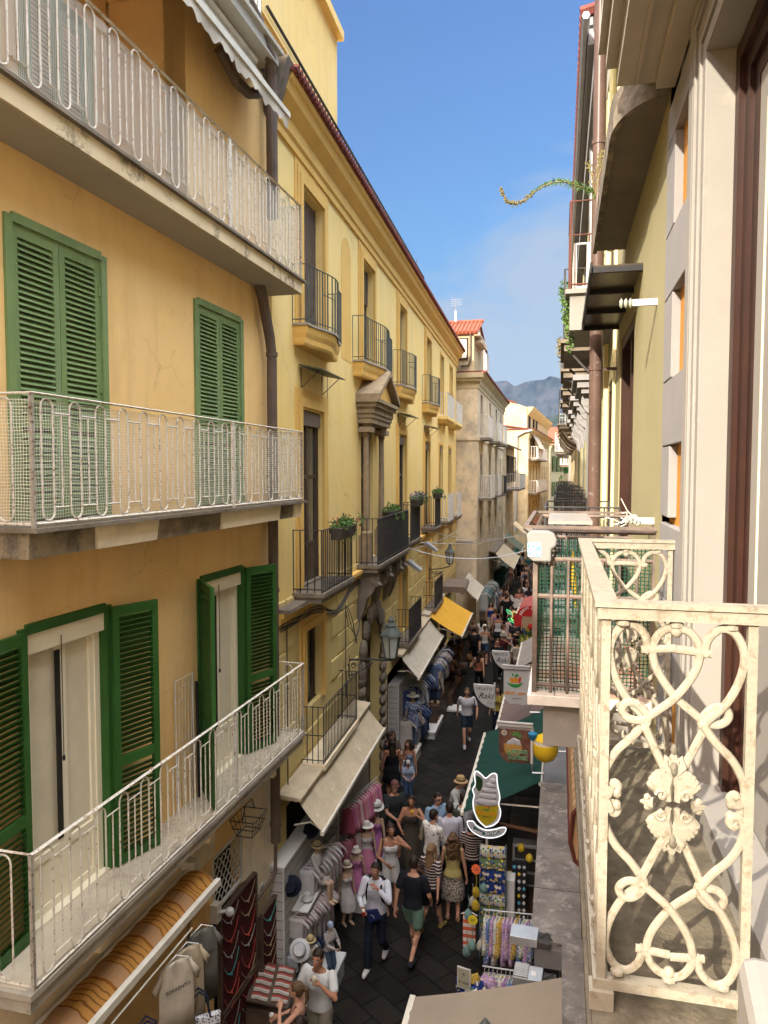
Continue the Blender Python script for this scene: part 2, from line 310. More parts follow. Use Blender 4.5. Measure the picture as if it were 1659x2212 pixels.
def loops(sg,path,z0,z1,pitch=.34,r=.0085):
    """old Neapolitan rail: long O-shaped hoops with an H of thin bars between"""
    b=B(sg); b.tube([(u,w,z1) for u,w in path],.021,4,flat=.5); b.tube([(u,w,z0+.03) for u,w in path],.014,4)
    rnd=random.Random(3)
    for a,c in zip(path[:-1],path[1:]):
        L=math.dist(a,c); n=max(1,round(L/pitch)); dx=(c[0]-a[0])/L; dy=(c[1]-a[1])/L; p=L/n
        P=lambda t,z:(a[0]+dx*t,a[1]+dy*t,z)
        for i in range(n):
            m=(i+.5)*p; hw=.068; zt=z1-.03; zb=z0+.05
            pts=[P(m+hw*math.cos(q),zt-hw+hw*math.sin(q)) for q in [PI*k/6 for k in range(7)]]
            pts+=[P(m+hw*math.cos(q),zb+hw+hw*math.sin(q)) for q in [PI+PI*k/6 for k in range(7)]]
            b.tube(pts,r,5,closed=True,up=(dy,-dx,0))
            m2=m+p/2
            if i<n-1:
                for z in (z1-.14,z0+.15): b.tube([P(m+hw,z),P(m+p-hw,z)],r*.9,4,cap=False)
                b.tube([P(m2,z0+.15),P(m2,z1-.14)],r*.85,5,cap=False)
        for q in (a,c): b.box(q[0]-.014,q[0]+.014,q[1]-.014,q[1]+.014,z0,z1)
    return b
def glazed(sg,parent,u0,u1,z0,z1,fm,gm,w=-.16,leaves=2,rails=(.5,),kick=.22,name='door',blind=None):
    b=B(sg); t=.075
    b.box(u0,u0+t,w,w+.07,z0,z1);b.box(u1-t,u1,w,w+.07,z0,z1);b.box(u0+t,u1-t,w,w+.07,z1-t,z1)
    g=B(sg); iw=(u1-u0-2*t)/leaves
    for i in range(leaves):
        a=u0+t+i*iw; c=a+iw; s=.06
        b.box(a,a+s,w+.01,w+.055,z0,z1-t); b.box(c-s,c,w+.01,w+.055,z0,z1-t)
        zz=[z0+ (z1-z0)*kick]+[z0+(z1-z0)*q for q in rails]+[z1-t]
        b.box(a+s,c-s,w+.01,w+.055,z0,z0+.08)
        if kick: b.box(a+s,c-s,w+.018,w+.04,z0+.08,zz[0])
        for z in zz: b.box(a+s,c-s,w+.01,w+.055,z-.035,z+.035 if z<z1-t else z)
    g.box(u0+t,u1-t,w+.02,w+.028,z0+ (z1-z0)*kick,z1-t)
    o=b.build(name,fm,parent); gl=g.build('glass',gm,o)
    if blind: B(sg).box(u0+t,u1-t,w+.058,w+.069,z1-t-blind,z1-t).build('blind',M['wpvc'],o)
    return o
def rollshut(sg,parent,u0,u1,z0,z1,m,w=-.16):
    def f(i,j): return None
    b=B(sg); n=int((z1-z0)/.055); pr=[]
    for k in range(n): z=z0+(z1-z0)*k/n; h=(z1-z0)/n; pr+=[(w,z),(w+.014,z+h*.3),(w+.014,z+h*.75),(w,z+h*.92)]
    vs=[(u,q[0],q[1]) for u in (u0,u1) for q in pr]; k=len(pr)
    b.add(vs,[(i,i+1,k+i+1,k+i) for i in range(k-1)])
    b.box(u0,u1,w-.02,w,z0,z1); b.box(u0,u0+.04,w,w+.03,z0,z1); b.box(u1-.04,u1,w,w+.03,z0,z1)
    return b.build('roller_shutter',m,parent)
def corbel_slab(b,u0,u1,w1,z0,z1,mi=None):
    b.box(u0,u1,-.05,w1,z1-.05,z1,mi); b.box(u0+.03,u1-.03,-.05,w1-.03,z0,z1-.05,mi)
# ======================================================= orange house (nearest left)
D1=90-1.05
H1=thing('orange_house','orange plastered house with green louvred shutters, nearest on the left','house',(-4.4,4.7,0),R(D1))
W2=[(.53,1.80),(3.61,4.89)]; W1=[(.57,1.76),(3.60,4.86)]; Z2=(7.97,10.49); Z1=(4.42,7.08)
b=B(LEFT)
hol=[(a,c,*Z2) for a,c in W2]+[(a,c,*Z1) for a,c in W1]+[(1.95,3.02,11.27,13.45),(-.9,.2,11.27,13.45)]+[(-3.2,-1.9,*Z2),(-3.2,-1.9,*Z1)]
hol+=[(-1.2,3.78,0.02,3.25),(3.88,4.72,.02,3.36)]
holes_wall(b,-7.5,5.93,0,14.2,[h for h in hol if h[2]<11.2]+[(-7.4,3.47,11.26,14.0)],.28); body(b,-7.5,5.93,0,11.2,8,0,.32); body(b,3.47,5.93,11.2,14.2,8,0,.32); b.box(-7.5,3.47,-.30,0,14.0,14.2); b.box(-7.5,3.4,-8,-1.0,11.2,14.2); b.box(-7.5,3.47,-1.0,-.28,11.2,11.25); b.box(-7.5,3.47,-1.0,-.3,14.0,14.15)
wall=b.build('wall',M['orange'],H1)
# lower shop front band, duller plaster, pilaster
b=B(LEFT); b.box(4.74,5.0,.002,.05,0,4.1); b.box(5.0,5.9,.002,.02,0,4.12); b.box(-7,3.9,.002,.03,3.45,4.12); b.build('shop_front_band',M['plas'],H1)
b=B(LEFT); b.box(-7.5,5.6,-8,.30,14.2,14.36); b.box(-7.5,5.65,-8,.36,14.36,14.42); b.build('roof_slab',M['soff'],H1)
B(LEFT).box(5.40,5.58,-.5,-.05+.1,14.42,15.9).build('terrace_pillar',M['cream_w'],H1)
bars(LEFT,[(-2,.1),(5.4,.1)],14.42,15.45,.11,.009,.02).build('terrace_railing',M['wiron'],H1)
# windows of the two upper storeys: closed pale shutters
for (a,c,z0,z1) in [(*w_,*Z2) for w_ in W2]+[(1.95,3.02,11.27,13.45),(-.9,.2,11.27,13.45)]:
    if 1:
        W0=0 if z0<11 else -.97; f=B(LEFT); t=.05
        f.box(a-.035,a+t,W0-.10,W0+.028,z0,z1);f.box(c-t,c+.035,W0-.10,W0+.028,z0,z1);f.box(a+t,c-t,W0-.10,W0+.028,z1-t,z1+.03)
        wn=f.build('window',M['shl'],H1); h=(c-a-2*t)/2
        leaf('shutter',LEFT,a+t,z0+.02,z1-t,h-.004,0,M['shl'],wn,1,W0-.02,split=.34)
        leaf('shutter',LEFT,c-t,z0+.02,z1-t,h-.004,0,M['shl'],wn,-1,W0-.02,split=.34)
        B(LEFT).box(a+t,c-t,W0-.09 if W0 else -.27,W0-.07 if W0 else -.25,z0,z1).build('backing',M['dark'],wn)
for i,(a,c) in enumerate(W1+[(-3.2,-1.9)]):
    z0,z1=Z1; f=B(LEFT); f.box(a-.04,a+.05,-.14,.03,z0,z1); f.box(c-.05,c+.04,-.14,.03,z0,z1); f.box(a+.05,c-.05,-.14,.03,z1-.06,z1+.03)
    wn=f.build('balcony_door',M['shd'],H1)
    gl=glazed(LEFT,wn,a+.05,c-.05,z0,z1-.06,M['wpvc'],M['curt'],-.13,2,(),.2,'door_frame',None)
    B(LEFT).box(a-.03,c+.03,-.28,.012,4.407,4.426).build('sill',M['wpvc'],wn)
    B(LEFT).box(a+.05,c-.05,-.055,.0,z1-.24,z1-.06).build('blind_box',M['wpvc'],wn)
    q=B(LEFT); m=(a+c)/2; q.tube([(m-.1,.012,z1-.15),(m-.1,.012,z1-1.25)],.005,4); q.ell((m-.1,.012,z1-1.28),(.014,.014,.03)); q.build('blind_cord',M['black'],wn)
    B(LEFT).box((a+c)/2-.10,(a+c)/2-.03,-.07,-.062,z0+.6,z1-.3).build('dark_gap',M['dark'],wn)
    angs=[(R(176),R(162)),(R(140),R(160)),(R(170),R(170))][i]
    h=(c-a)/2-.03
    leaf('open_shutter',LEFT,a-.0,z0+.0,z1-.02,h,angs[0],M['shd'],wn,1,.05,split=.40,pitch=.054)
    leaf('open_shutter',LEFT,c+.0,z0+.0,z1-.02,h,angs[1],M['shd'],wn,-1,.05,split=.40,pitch=.054)
# balconies
def bal1(z,zt,u0,label,net,kind):
    b=B(LEFT)
    if kind==3:
        b.box(u0-.06,5.93,-.02,.52,z-.05,z); b.box(u0-.03,5.90,-.02,.49,z-.17,z-.05)
        bp=b.build('balcony',[M['slab']],H1); B(LEFT).box(u0-.02,5.88,0,.44,z+.001,z+.006).build('floor_tiles',M['tilef'],bp)
        for u in (1.0,3.05,4.95):
            c=B(LEFT); c.box(u,u+.12,-.02,.4,z-.34,z-.171); c.box(u,u+.12,-.02,.25,z-.44,z-.341); c.build('bracket',M['plas'],bp)
    elif kind==2:
        b.box(u0-.05,6.0,-.02,.56,z-.035,z); bp=b.build('balcony',M['grest'],H1)
        c=B(LEFT); us=[u0-.02,.95,1.95,3.3,5.1,5.62,5.93]
        for k in range(6):
            c.mi=0 if k in(0,2,4) else 1
            if k==4: c.mi=0
            jj=.0 if c.mi==0 else .02
            c.hexa([(us[k],-.02,z-.24),(us[k+1]-.0,-.02,z-.24),(us[k+1]-(.04 if k%2 else -.0),.46+jj,z-.24),(us[k]+(.04 if k%2 else 0),.46+jj,z-.24)],[(us[k],-.02,z-.036),(us[k+1],-.02,z-.036),(us[k+1],.47+jj,z-.036),(us[k],.47+jj,z-.036)])
        c.build('balcony_edge',[M['stone'],M['plas']],bp)
    else:
        b.box(u0-.06,6.0,-.02,.56,z-.03,z); bp=b.build('balcony',M['grest'],H1)
        c=B(LEFT); c.box(u0-.03,5.93,-.02,.51,z-.20,z-.031); c.build('balcony_edge',[M['fasc']],bp)
        B(LEFT).box(u0-.03,5.92,-.01,.49,z-.206,z-.2005).build('soffit',M['soff'],bp)
    path=[(u0,0),(u0,.5),(5.9,.5),(5.9,0)]
    rb=loops(LEFT,path,z,zt); rb.box(3.55,3.60,.485,.515,z,zt); rb.build('railing',M['rail'],bp)
    if net:
        n=B(LEFT); 
        def f(i,j): u=u0+(5.9-u0)*i; return (u,.475+.012*math.sin(u*9+j*4)+.008*math.sin(u*23),z+.04+(zt-z-.08)*j)
        n.sheet(f,60,6); n.mi=1; n.add([(u0+.01,0,z+.04),(u0+.01,.47,z+.04),(u0+.01,.47,zt-.04),(u0+.01,0,zt-.04)],[(0,1,2,3)]); n.add([(5.89,0,z+.04),(5.89,.47,z+.04),(5.89,.47,zt-.04),(5.89,0,zt-.04)],[(0,1,2,3)])
        n.build('safety_netting',[net,M['nety']],bp)
    if label: bp['label']=label
    return bp
bal1(4.40,5.48,.04,'lowest balcony with bare rusty white railing',None,3)
bal1(7.97,9.0,.17,'middle balcony with netting and broken stone edge',M['net'],2)
bal1(11.25,12.32,-7,'top balcony with stained plaster edge',M['netf'],1)
# rain pipe
p=B(LEFT); p.tube([(5.30,.10,11.06),(5.34,.13,10.9),(5.60,.13,10.35),(5.66,.13,10.1),(5.66,.13,7.2),(5.66,.13,4.0),(5.66,.13,2.75)],.078,10)
for z in (10.1,8.3,6.6,5.0,3.0): p.lathe([(.088,0),(.088,.06)],(5.66,.13,z),10)
p.tube([(5.66,.13,2.76),(5.66,.12,2.3),(5.4,.1,2.2),(4.9,.06,2.15)],.03,6)
p.tube([(5.66,.16,12.1),(5.66,.16,13.9),(5.62,.18,14.1),(5.5,.22,14.25),(5.2,.24,14.3),(5.0,.24,14.5),(4.7,.22,14.62)],.085,10)
p.tube([(3.9,.22,13.55),(4.3,.26,13.35),(4.7,.24,13.4),(5.1,.2,13.6)],.07,8)
p.build('rain_pipe',M['pipeb'],H1)
# clutter on the lowest balcony
t=thing('clothes_airer','folded white wire clothes airer leaning on the orange wall','clothes airer',Vector((-4.4,4.7,0)),R(D1))
b=B(LEFT)
for k in range(6): b.tube([(2.95+k*.07,.05,4.42),(2.99+k*.07,.03,5.95)],.004,4)
for k in range(9): b.tube([(2.94,.05,4.6+k*.16),(3.34,.04,4.6+k*.16)],.003,4)
b.tube([(2.93,.06,4.42),(2.96,.04,5.98),(3.36,.04,5.98),(3.34,.06,4.42)],.009,5)
b.build('wire_frame',M['wiron'],t)
B(LEFT).tube([(3.42,.08,4.42),(3.44,.05,5.85)],.02,6).build('leg',M['black'],t)
# top awning
t=thing('grey_awning','worn pale awning with ragged scalloped edge over the top balcony','awning',Vector((-4.4,4.7,0)),R(D1))
def aw(i,j): u=-2+7.25*i; return (u,.05+.52*j,14.14-.78*j-.03*math.sin(PI*j))
B(LEFT).sheet(aw,20,6).build('canvas',M['clothw'],t)
b=B(LEFT); b.box(-2,5.28,.53,.60,13.30,13.37); b.tube([(-2,.09,14.12),(5.25,.09,14.12)],.05,8)
b.beam((5.2,.08,14.05),(5.2,.56,13.34),.03); b.build('frame',M['alu'],t)
def va(i,j):
    u=-2+7.28*i; n=26; s=abs(math.sin(u*PI/.36)); return (u,.575+.02*math.sin(u*8)*j,13.31-(.12+.05*s+.02*math.sin(u*31))*j)
B(LEFT).sheet(va,260,3).build('valance',M['clothw'],t)
# ground floor of the orange house
t=thing('striped_awning','half rolled orange striped awning above the souvenir shop','awning',Vector((-4.4,4.7,0)),R(D1))
def sa(i,j): u=-2.2+5.25*i; return (u,.10+.38*j,3.68-.07*j+.075*math.sin(PI*j)+.006*math.sin(u*20))
B(LEFT).sheet(sa,120,8).build('canvas',M['striped'],t)
b=B(LEFT); b.box(-2.2,3.1,.46,.52,3.55,3.63); b.tube([(-2.2,.1,3.66),(3.2,.1,3.66)],.04,8); b.box(3.06,3.2,.0,.2,3.58,3.78); b.build('front_bar',M['alu'],t)
# shop interior and its display
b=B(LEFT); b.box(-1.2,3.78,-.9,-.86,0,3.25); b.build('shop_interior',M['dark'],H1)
g=B(LEFT)
for r in range(7):
    for k in range(6):
        cx=3.93+.13*k+(.065 if r%2 else 0); cz=2.72+r*.085
        if cx<4.72: g.tube([(cx+.062*math.cos(q),.0,cz+.07*math.sin(q)) for q in [PI*i/6 for i in range(7)]],.008,4)
g.box(3.86,3.89,-.02,.02,2.68,3.38); g.box(4.71,4.74,-.02,.02,2.68,3.38); g.box(3.86,4.74,-.02,.02,3.36,3.40); g.box(3.86,4.74,-.02,.02,2.64,2.68)
g.build('fan_light_grille',M['wiron'],H1)
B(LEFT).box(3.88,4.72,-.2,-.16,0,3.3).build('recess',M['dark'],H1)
M['tanst']=mat('tan_tuff_stone',(.36,.27,.165),.9,(.26,.195,.125),4,1,bump=.5,bs=22,streak=(.15,.12,.09),sa=.7)
# ======================================================= yellow house with dark balconies
O2=(-4.3,10.7,0); D2=90+1.74
H2=thing('yellow_house','long yellow house with dark iron balconies, stone pediment and tiled eaves','house',O2,R(D2))
UP=[(1.45,2.75),(5.9,7.15),(10.5,11.7),(15.85,17.1)]; LO=[(1.38,2.68),(5.85,7.1),(10.45,11.7),(15.6,16.85)]
UPF=[(20.0,21.1),(23.4,24.5)]; LOF=[(19.7,20.8),(23.0,24.1)]
hol=[(a,c,10.86,13.26) for a,c in UP+UPF]+[(a,c,6.40,9.48) for a,c in LO+LOF]
gf=[(1.5,2.58,4.15,5.6),(10.9,11.9,3.5,5.6),(16.4,17.3,3.5,5.6),(-.0+.5,4.3,.02,2.9),(5.9,8.1,.02,5.0),(8.9,13.3,.02,2.8),(14.2,19.6,.02,2.8),(20.3,25.8,.02,2.8)]
b=B(LEFT); holes_wall(b,0,26.4,6.2,14.0,hol,.3); body(b,0,26.4,6.2,14.3,9,0,.45); b.build('wall',M['yellow'],H2)
b=B(LEFT); holes_wall(b,0,26.4,0,6.2,gf,.35); body(b,0,26.4,0,6.2,9,0,.45)
H2g=b.build('rusticated_wall',M['rust_y'],H2)
# rustication blocks standing 2 cm proud with open joints
b=B(LEFT); z=2.95; row=0
while z<6.0:
    u=.05-(row%2)*.45
    while u<26.3:
        a,c=max(u+.02,.03),min(u+.88,26.35)
        if c>a+.05 and not any(h[0]-.30<c and a<h[1]+.30 and h[2]-.25<z+.4 and z<h[3]+.3 for h in gf): b.hexa([(a,.001,z+.015),(c,.001,z+.015),(c,.001,z+.41),(a,.001,z+.41)],[(a+.02,.028,z+.035),(c-.02,.028,z+.035),(c-.02,.028,z+.39),(a+.02,.028,z+.39)])
        u+=.9
    z+=.425; row+=1
b.build('stone_courses',M['rust_y'],H2)
# string course and stone sills
b=B(LEFT); b.box(0,26.3,-.01,.10,6.02,6.12); b.box(0,26.3,-.01,.16,6.12,6.20); b.build('string_course',M['ochre'],H2)
B(LEFT).box(-.0,.9,.0,.26,6.201,6.26).build('ledge',M['grest'],H2)
# upper frames, shutters
for a,c,z0,z1,t_,p_,s_ in [(*q,10.86,13.28,.34,.06,3) for q in UP]+[(*q,10.86,13.28,.12,.03,2) for q in UPF]+[(*q,6.40,9.52,.30,.05,2) for i,q in enumerate(LO) if i!=1]+[(*q,6.40,9.52,.12,.03,2) for q in LOF]:
    b=B(LEFT); surround(b,a,c,z0,z1,t_,p_,steps=s_); b.build('door_surround',M['ochre'],H2)
for i,(a,c) in enumerate(UP):
    if i==1:
        wn=glazed(LEFT,H2,a,c,10.87,13.25,M['dwood'],M['glass'],-.24,2,(),.25,'balcony_door'); rollshut(LEFT,wn,a+.02,c-.02,12.45,13.25,M['rolls'],-.16)
    else: rollshut(LEFT,H2,a,c,10.87,13.26,M['rolls'],-.16)
for a,c in UPF: glazed(LEFT,H2,a,c,10.87,13.25,M['dwood'],M['glass'],-.2,2,(),.25,'balcony_door')
for a,c in LO+LOF:
    wn=glazed(LEFT,H2,a,c,6.42,9.47,M['dwood'],M['glass'],-.15,2,(.62,),.22,'balcony_door'); B(LEFT).box(a-.01,c+.01,-.29,.01,6.395,6.42).build('sill',M['grest'],wn)
    B(LEFT).box(a+.03,c-.03,-.10,-.03,9.22,9.46).build('shutter_box',M['rolls'],wn)
for i,(a,c,z0,z1) in enumerate(gf[:3]):
    wn=glazed(LEFT,H2,a,c,z0,z1,M['dwood'],M['glass'],-.2,2,(),0,'window'); f=B(LEFT); surround(f,a,c,z0,z1,.26,.06); f.build('frame',M['ochre'],wn)
# cornice with tiles
b=B(LEFT); prof=[(0,13.62),(.05,13.62),(.05,13.74),(.09,13.78),(.09,13.98),(.16,14.04),(.26,14.12),(.30,14.24),(.34,14.26),(.36,14.36),(0,14.36)]
b.ext([(w,z) for w,z in prof],.0,26.4,'x'); b.build('cornice',M['ochre'],H2)
b=B(LEFT); u=.05
while u<26.5:
    b.tube([(u,.44,14.385),(u,-.3,14.50),(u,-.7,14.56)],.062,6); u+=.155
b.box(-.05,26.6,-9,.38,14.34,14.385); b.build('eaves_tiles',M['dtile'],H2)
b=B(LEFT)
def rf(i,j): return (18.0+8.9*i,-.6-4*j,14.5+.95*j+.035*abs(math.sin(i*8.9*PI/.155/2)))
b.sheet(rf,120,4); b.build('roof',M['tile'],H2)
# end parapet stone at the start of the cornice
b=B(LEFT); b.hexa([(-.30,-.3,13.3),(.0,-.3,13.3),(.0,.12,13.7),(-.25,.12,13.8)],[(-.34,-.4,14.5),(.05,-.4,14.5),(.05,.36,14.46),(-.3,.4,14.42)]); b.build('corner_stone',M['grest'],H2)
# set back top storey
b=B(LEFT); holes_wall(b,-.6,18.2,14.5,15.75,[(1.2,2.4,14.9,15.7)],.2,-.45); b.box(-.6,18.2,-7,-.75,14.4,15.75); b.add([(18.2,-.45,14.4),(18.2,-.75,14.4),(18.2,-.75,15.75),(18.2,-.45,15.75)],[(0,1,2,3)])
b.box(-.6,18.2,-7,-.40,15.75,15.80); b.build('top_storey',M['yellow'],H2)
b=B(LEFT); b.box(-.6,5.5,-7,-.45,15.80,17.9); b.box(-.6,5.55,-7,-.30,17.9,18.1); b.build('tower_storey',M['yellow'],H2)
b=B(LEFT); b.tube([(1,-.40,15.95),(18.1,-.40,15.92)],.03,6); b.tube([(5.5,-.44,15.87),(18.1,-.44,15.84)],.02,6)
for k in range(8): b.tube([(5.6+k*1.78,-.40,15.8),(5.6+k*1.78,-.40,15.95)],.015,5)
b.tube([(17.6,-.6,15.8),(17.6,-.6,16.5)],.012,5); b.build('terrace_rail',M['iron'],H2)
# niche
b=B(LEFT); nn=14; rg=[]
pts=[(4.1,10.75),(4.1,12.85)]+[(4.5-.4*math.cos(PI*i/nn),12.85+.45*math.sin(PI*i/nn)) for i in range(1,nn)]+[(4.9,12.85),(4.9,10.75)]
b.ext([(u,z) for u,z in pts],.003,.006,'y'); b.build('niche',M['ochre'],H2)
# bow-fronted balconies
def bow(uc,half,label,wd=.45):
    n=12; path=[]
    for i in range(n+1):
        t=-1+2*i/n; w=wd*(.80+.20*math.cos(t*PI)) if abs(t)<1 else wd*.6
        path.append((uc+half*t*(.93 if abs(t)<1 else .97),w))
    path=[(uc-half*.97,0)]+path+[(uc+half*.97,0)]
    b=B(LEFT); rr=[]
    for z,s in ((10.50,.72),(10.54,.78),(10.62,.80),(10.70,.90),(10.78,.95),(10.81,.95)):
        rr.append([(uc+(u-uc)*(.86+.14*s),w*s,z) for u,w in path])
    b.loft(rr,closed=True); bp=b.build('balcony',M['ochre'],H2,label=label)
    c=B(LEFT); c.loft([[(uc+(u-uc)*1.01,w*1.03,z) for u,w in path] for z in (10.812,10.85)],closed=True); c.build('floor_slab',M['slab'],bp)
    r=bars(LEFT,path,10.85,11.80,.115,.0085,.014,None,True); q=[p for p in path[1:-1]]
    r.tube([(u,w,11.42) for u,w in q[3:7]],.009,4); r.build('railing',M['irong'],bp)
for k,(uc,h) in enumerate([(2.02,1.08),(6.6,1.6),(10.9,1.25),(16.35,1.3)]): bow(uc,h,None)
for uc in (20.6,24.1):
    b=B(LEFT); b.box(uc-1.3,uc+1.3,-.01,.42,10.55,10.66); b.hexa([(uc-1.15,-.01,10.4),(uc+1.15,-.01,10.4),(uc+1.1,.28,10.4),(uc-1.1,.28,10.4)],[(uc-1.3,-.01,10.55),(uc+1.3,-.01,10.55),(uc+1.3,.42,10.55),(uc-1.3,.42,10.55)])
    bp=b.build('balcony',M['yellow'],H2); bars(LEFT,[(uc-1.25,0),(uc-1.25,.4),(uc+1.25,.4),(uc+1.25,0)],10.66,11.62,.1,.01,.015).build('railing',M['wiron'],bp)
# lower balconies
LB=[(.93,2.95,.5,6.38),(5.35,9.35,.5,6.30),(9.75,11.45,.5,6.42),(14.9,16.3,.5,6.45),(19.2,21.2,.45,6.38),(22.9,24.6,.45,6.38)]
for i,(a,c,wd,z) in enumerate(LB):
    b=B(LEFT); b.box(a-.06,c+.06,-.02,wd+.05,z-.07,z); b.box(a-.03,c+.03,-.02,wd+.0,z-.17,z-.07); bp=b.build('balcony',M['grest'],H2)
    if i==1:
        for u in (5.45,6.9,8.3,9.0):
            e=B(LEFT); cs=[(0,z-.17),(wd*.9,z-.17),(wd*.95,z-.35),(wd*.75,z-.62),(wd*.45,z-.78),(wd*.3,z-1.05),(wd*.1,z-1.3),(0,z-1.35)]
            e.ext(cs,u,u+.26,'x'); e.tube([(u+.13,wd*.72,z-.42),(u+.13,wd*.85,z-.36)],.17,8); e.build('scroll_bracket',M['grest'],bp)
    bars(LEFT,[(a,0),(a,wd),(c,wd),(c,0)],z,z+1.05,.112,.0115,.016,None).build('railing',M['iron'] if i<4 else M['wiron'],bp)
for a,c in ((1.33,3.72),(10.1,12.4),(15.6,17.9)):
    b=B(LEFT); z0=3.32 if a<5 else 3.42; b.box(a-.04,c+.04,-.02,.44,z0-.1,z0); bp=b.build('balcony',M['plas'] if a<5 else M['grest'],H2)
    bars(LEFT,[(a,0),(a,.4),(c,.4),(c,0)],z0,z0+1.0,.10,.0085,.014,z0+.5).build('railing',M['iron'],bp)
b=B(LEFT); 
for k in range(14): b.box(1.5,2.58,-.12,-.08,3.42+k*.05,3.445+k*.05)
b.box(1.45,2.63,-.14,-.10,3.35,4.15); b.build('lower_louvres',M['dwood'],H2)
# stone aedicule round the second door
b=B(LEFT)
for u in (5.55,7.25):
    b.box(u+.02,u+.28,.0,.26,6.31,6.95); b.rings([(6.95,.12,.12),(7.0,.13,.13),(7.06,.08,.08),(9.2,.065,.065),(9.24,.09,.09),(9.3,.075,.075)],12,(u+.15,.15)); b.box(u-.03,u+.33,.0,.31,9.3,9.42)
    b.rings([(9.42,.12,.12),(9.5,.17,.17)],4,(u+.15,.15))
for z0,z1,e in ((9.5,9.62,.0),(9.62,9.72,.03),(9.72,9.86,.06),(9.86,9.96,.12),(9.96,10.04,.18)): b.box(5.5-e,7.62+e,-.01,.34+e,z0,z1)
for s in (0,):
    m=6.56; a=5.32; c=7.80; zb=10.04
    for x0,x1 in ((a,m),(c,m)):
        b.hexa([(x0,-.01,zb),(x0,.56,zb),(x0,.56,zb+.10),(x0,-.01,zb+.10)],[(x1,-.01,zb+.62),(x1,.56,zb+.62),(x1,.56,zb+.74),(x1,-.01,zb+.74)])
b.build('stone_aedicule',M['tanst'],H2)
b=B(LEFT); b.ext([(5.5,10.041),(7.62,10.041),(6.56,10.60)],.0,.40,'y'); b.build('tympanum',M['ochre'],H2)
# street portal of rough stone
b=B(LEFT); n=9
for s in (-1,1):
    for k in range(12): 
        z=.1+k*.30; b.ell((7.0+s*1.25,.02,z+.15),(.27,.10,.165),8,6)
for k in range(n):
    q=PI*k/(n-1); b.ell((7.0+1.25*math.cos(q),.04,3.75+1.25*math.sin(q)),(.26,.10,.25),8,6)
b.build('stone_portal',M['grest'],H2); b=B(LEFT); b.box(5.9,8.1,-.34,-.30,0,5.0); b.build('portal_doors',M['wood'],H2)
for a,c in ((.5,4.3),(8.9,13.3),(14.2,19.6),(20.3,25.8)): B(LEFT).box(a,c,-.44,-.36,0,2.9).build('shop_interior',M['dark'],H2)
# small glass canopies, floodlights, wiring
def canopy(loc_u,w2,z,lab,Hh,wd=.42,sg=LEFT):
    t=thing('door_canopy',lab,'canopy',(0,0,0)); t.matrix_world=Hh.matrix_basis
    b=B(sg); b.hexa([(loc_u,.02,z),(loc_u+w2,.02,z),(loc_u+w2,wd,z-.08),(loc_u,wd,z-.08)],[(loc_u,.02,z+.02),(loc_u+w2,.02,z+.02),(loc_u+w2,wd,z-.06),(loc_u,wd,z-.06)]); b.build('panel',M['cang'],t)
    for u in (loc_u+.15,loc_u+w2-.15):
        e=B(sg); e.tube([(u,.01,z-.36),(u,wd*.8,z-.07)],.008,5); e.tube([(u,.01,z-.36),(u,.01,z)],.006,5); e.build('strut',M['iron'],t)
    return t
canopy(1.25,1.55,10.2,'small dark canopy above the nearest tall door of the yellow house',H2)
canopy(10.3,1.5,10.1,'small dark canopy between the stone pediment and the next canopy',H2)
canopy(15.5,1.4,10.05,'farthest small dark canopy on the yellow house',H2)
def T2(u,w,z): 
    a=R(D2); return Vector((O2[0]+u*math.cos(a)+w*math.sin(a),O2[1]+u*math.sin(a)-w*math.cos(a),z))
for i,(u,z,lab) in enumerate([(10.6,5.75,'grey floodlight angled down from the yellow wall nearer the pediment'),(14.2,5.95,'grey floodlight under the last dark planter balcony')]):
    t=thing('floodlight',lab,'floodlight',T2(u,0,z),R(D2),'floodlights on the yellow house')
    b=B(LEFT); b.hexa([(-.22,.25,0),(.22,.25,0),(.16,.62,-.28),(-.16,.62,-.28)],[(-.22,.32,.07),(.22,.32,.07),(.16,.70,-.22),(-.16,.70,-.22)]); b.build('housing',M['galv'],t)
    B(LEFT).tube([(0,0,-.05),(0,.3,.0)],.02,6).build('arm',M['iron'],t)
def wires(name,lab,paths,r=.008,m=None,cat='cable'):
    b=B()
    for p in paths: b.tube(p,r,4)
    o=b.build(name,m or M['cable']); return tag(o,lab,cat)
def sag(p,q,s,n=10): return [Vector(p).lerp(Vector(q),i/n)-Vector((0,0,s*4*(i/n)*(1-i/n))) for i in range(n+1)]
rr=random.Random(5); ps=[]
for k in range(5):
    z=5.95-k*.03; ps.append([T2(.2+i*.55,.03+.02*rr.random(),z+.05*rr.random()-(.35*math.exp(-((i-6)/1.6)**2))) for i in range(18)])
ps.append([T2(4.2,.05,z) for z in (5.6,5.2,4.6,4.0,3.6)]); ps.append([T2(.45,.05,z) for z in (5.9,5.2,4.4,3.6,3.3)])
for k in range(3): ps.append([T2(3.9+.1*k,.12,5.6),T2(4.0+.2*k,.16,5.2),T2(4.6,.18,4.85-.08*k),T2(5.1,.14,5.0),T2(5.3,.1,5.5)])
wires('wall_cables','tangled grey cables looping along the yellow wall below the string course',ps,.011)
ps=[sag(T2(11.4,.1,6.1),(-.1,24,6.3),.5),sag(T2(14,.1,6.0),(.1,30,6.5),.35),sag(T2(11.4,.1,6.0),(-3.9,38,6.4),.3),sag(T2(18,.1,6.0),(-.2,34,6.2),.5)]
wires('overhead_cables','thin pale cables slung across the street above the awnings',ps,.012,M['galv'])
ps=[[T2(2.98,.02,10.3-.3*i) + Vector((0,.01*math.sin(i),0)) for i in range(13)]]; wires('drop_cable','thin cable hanging down the yellow wall beside the nearest door',ps,.006)
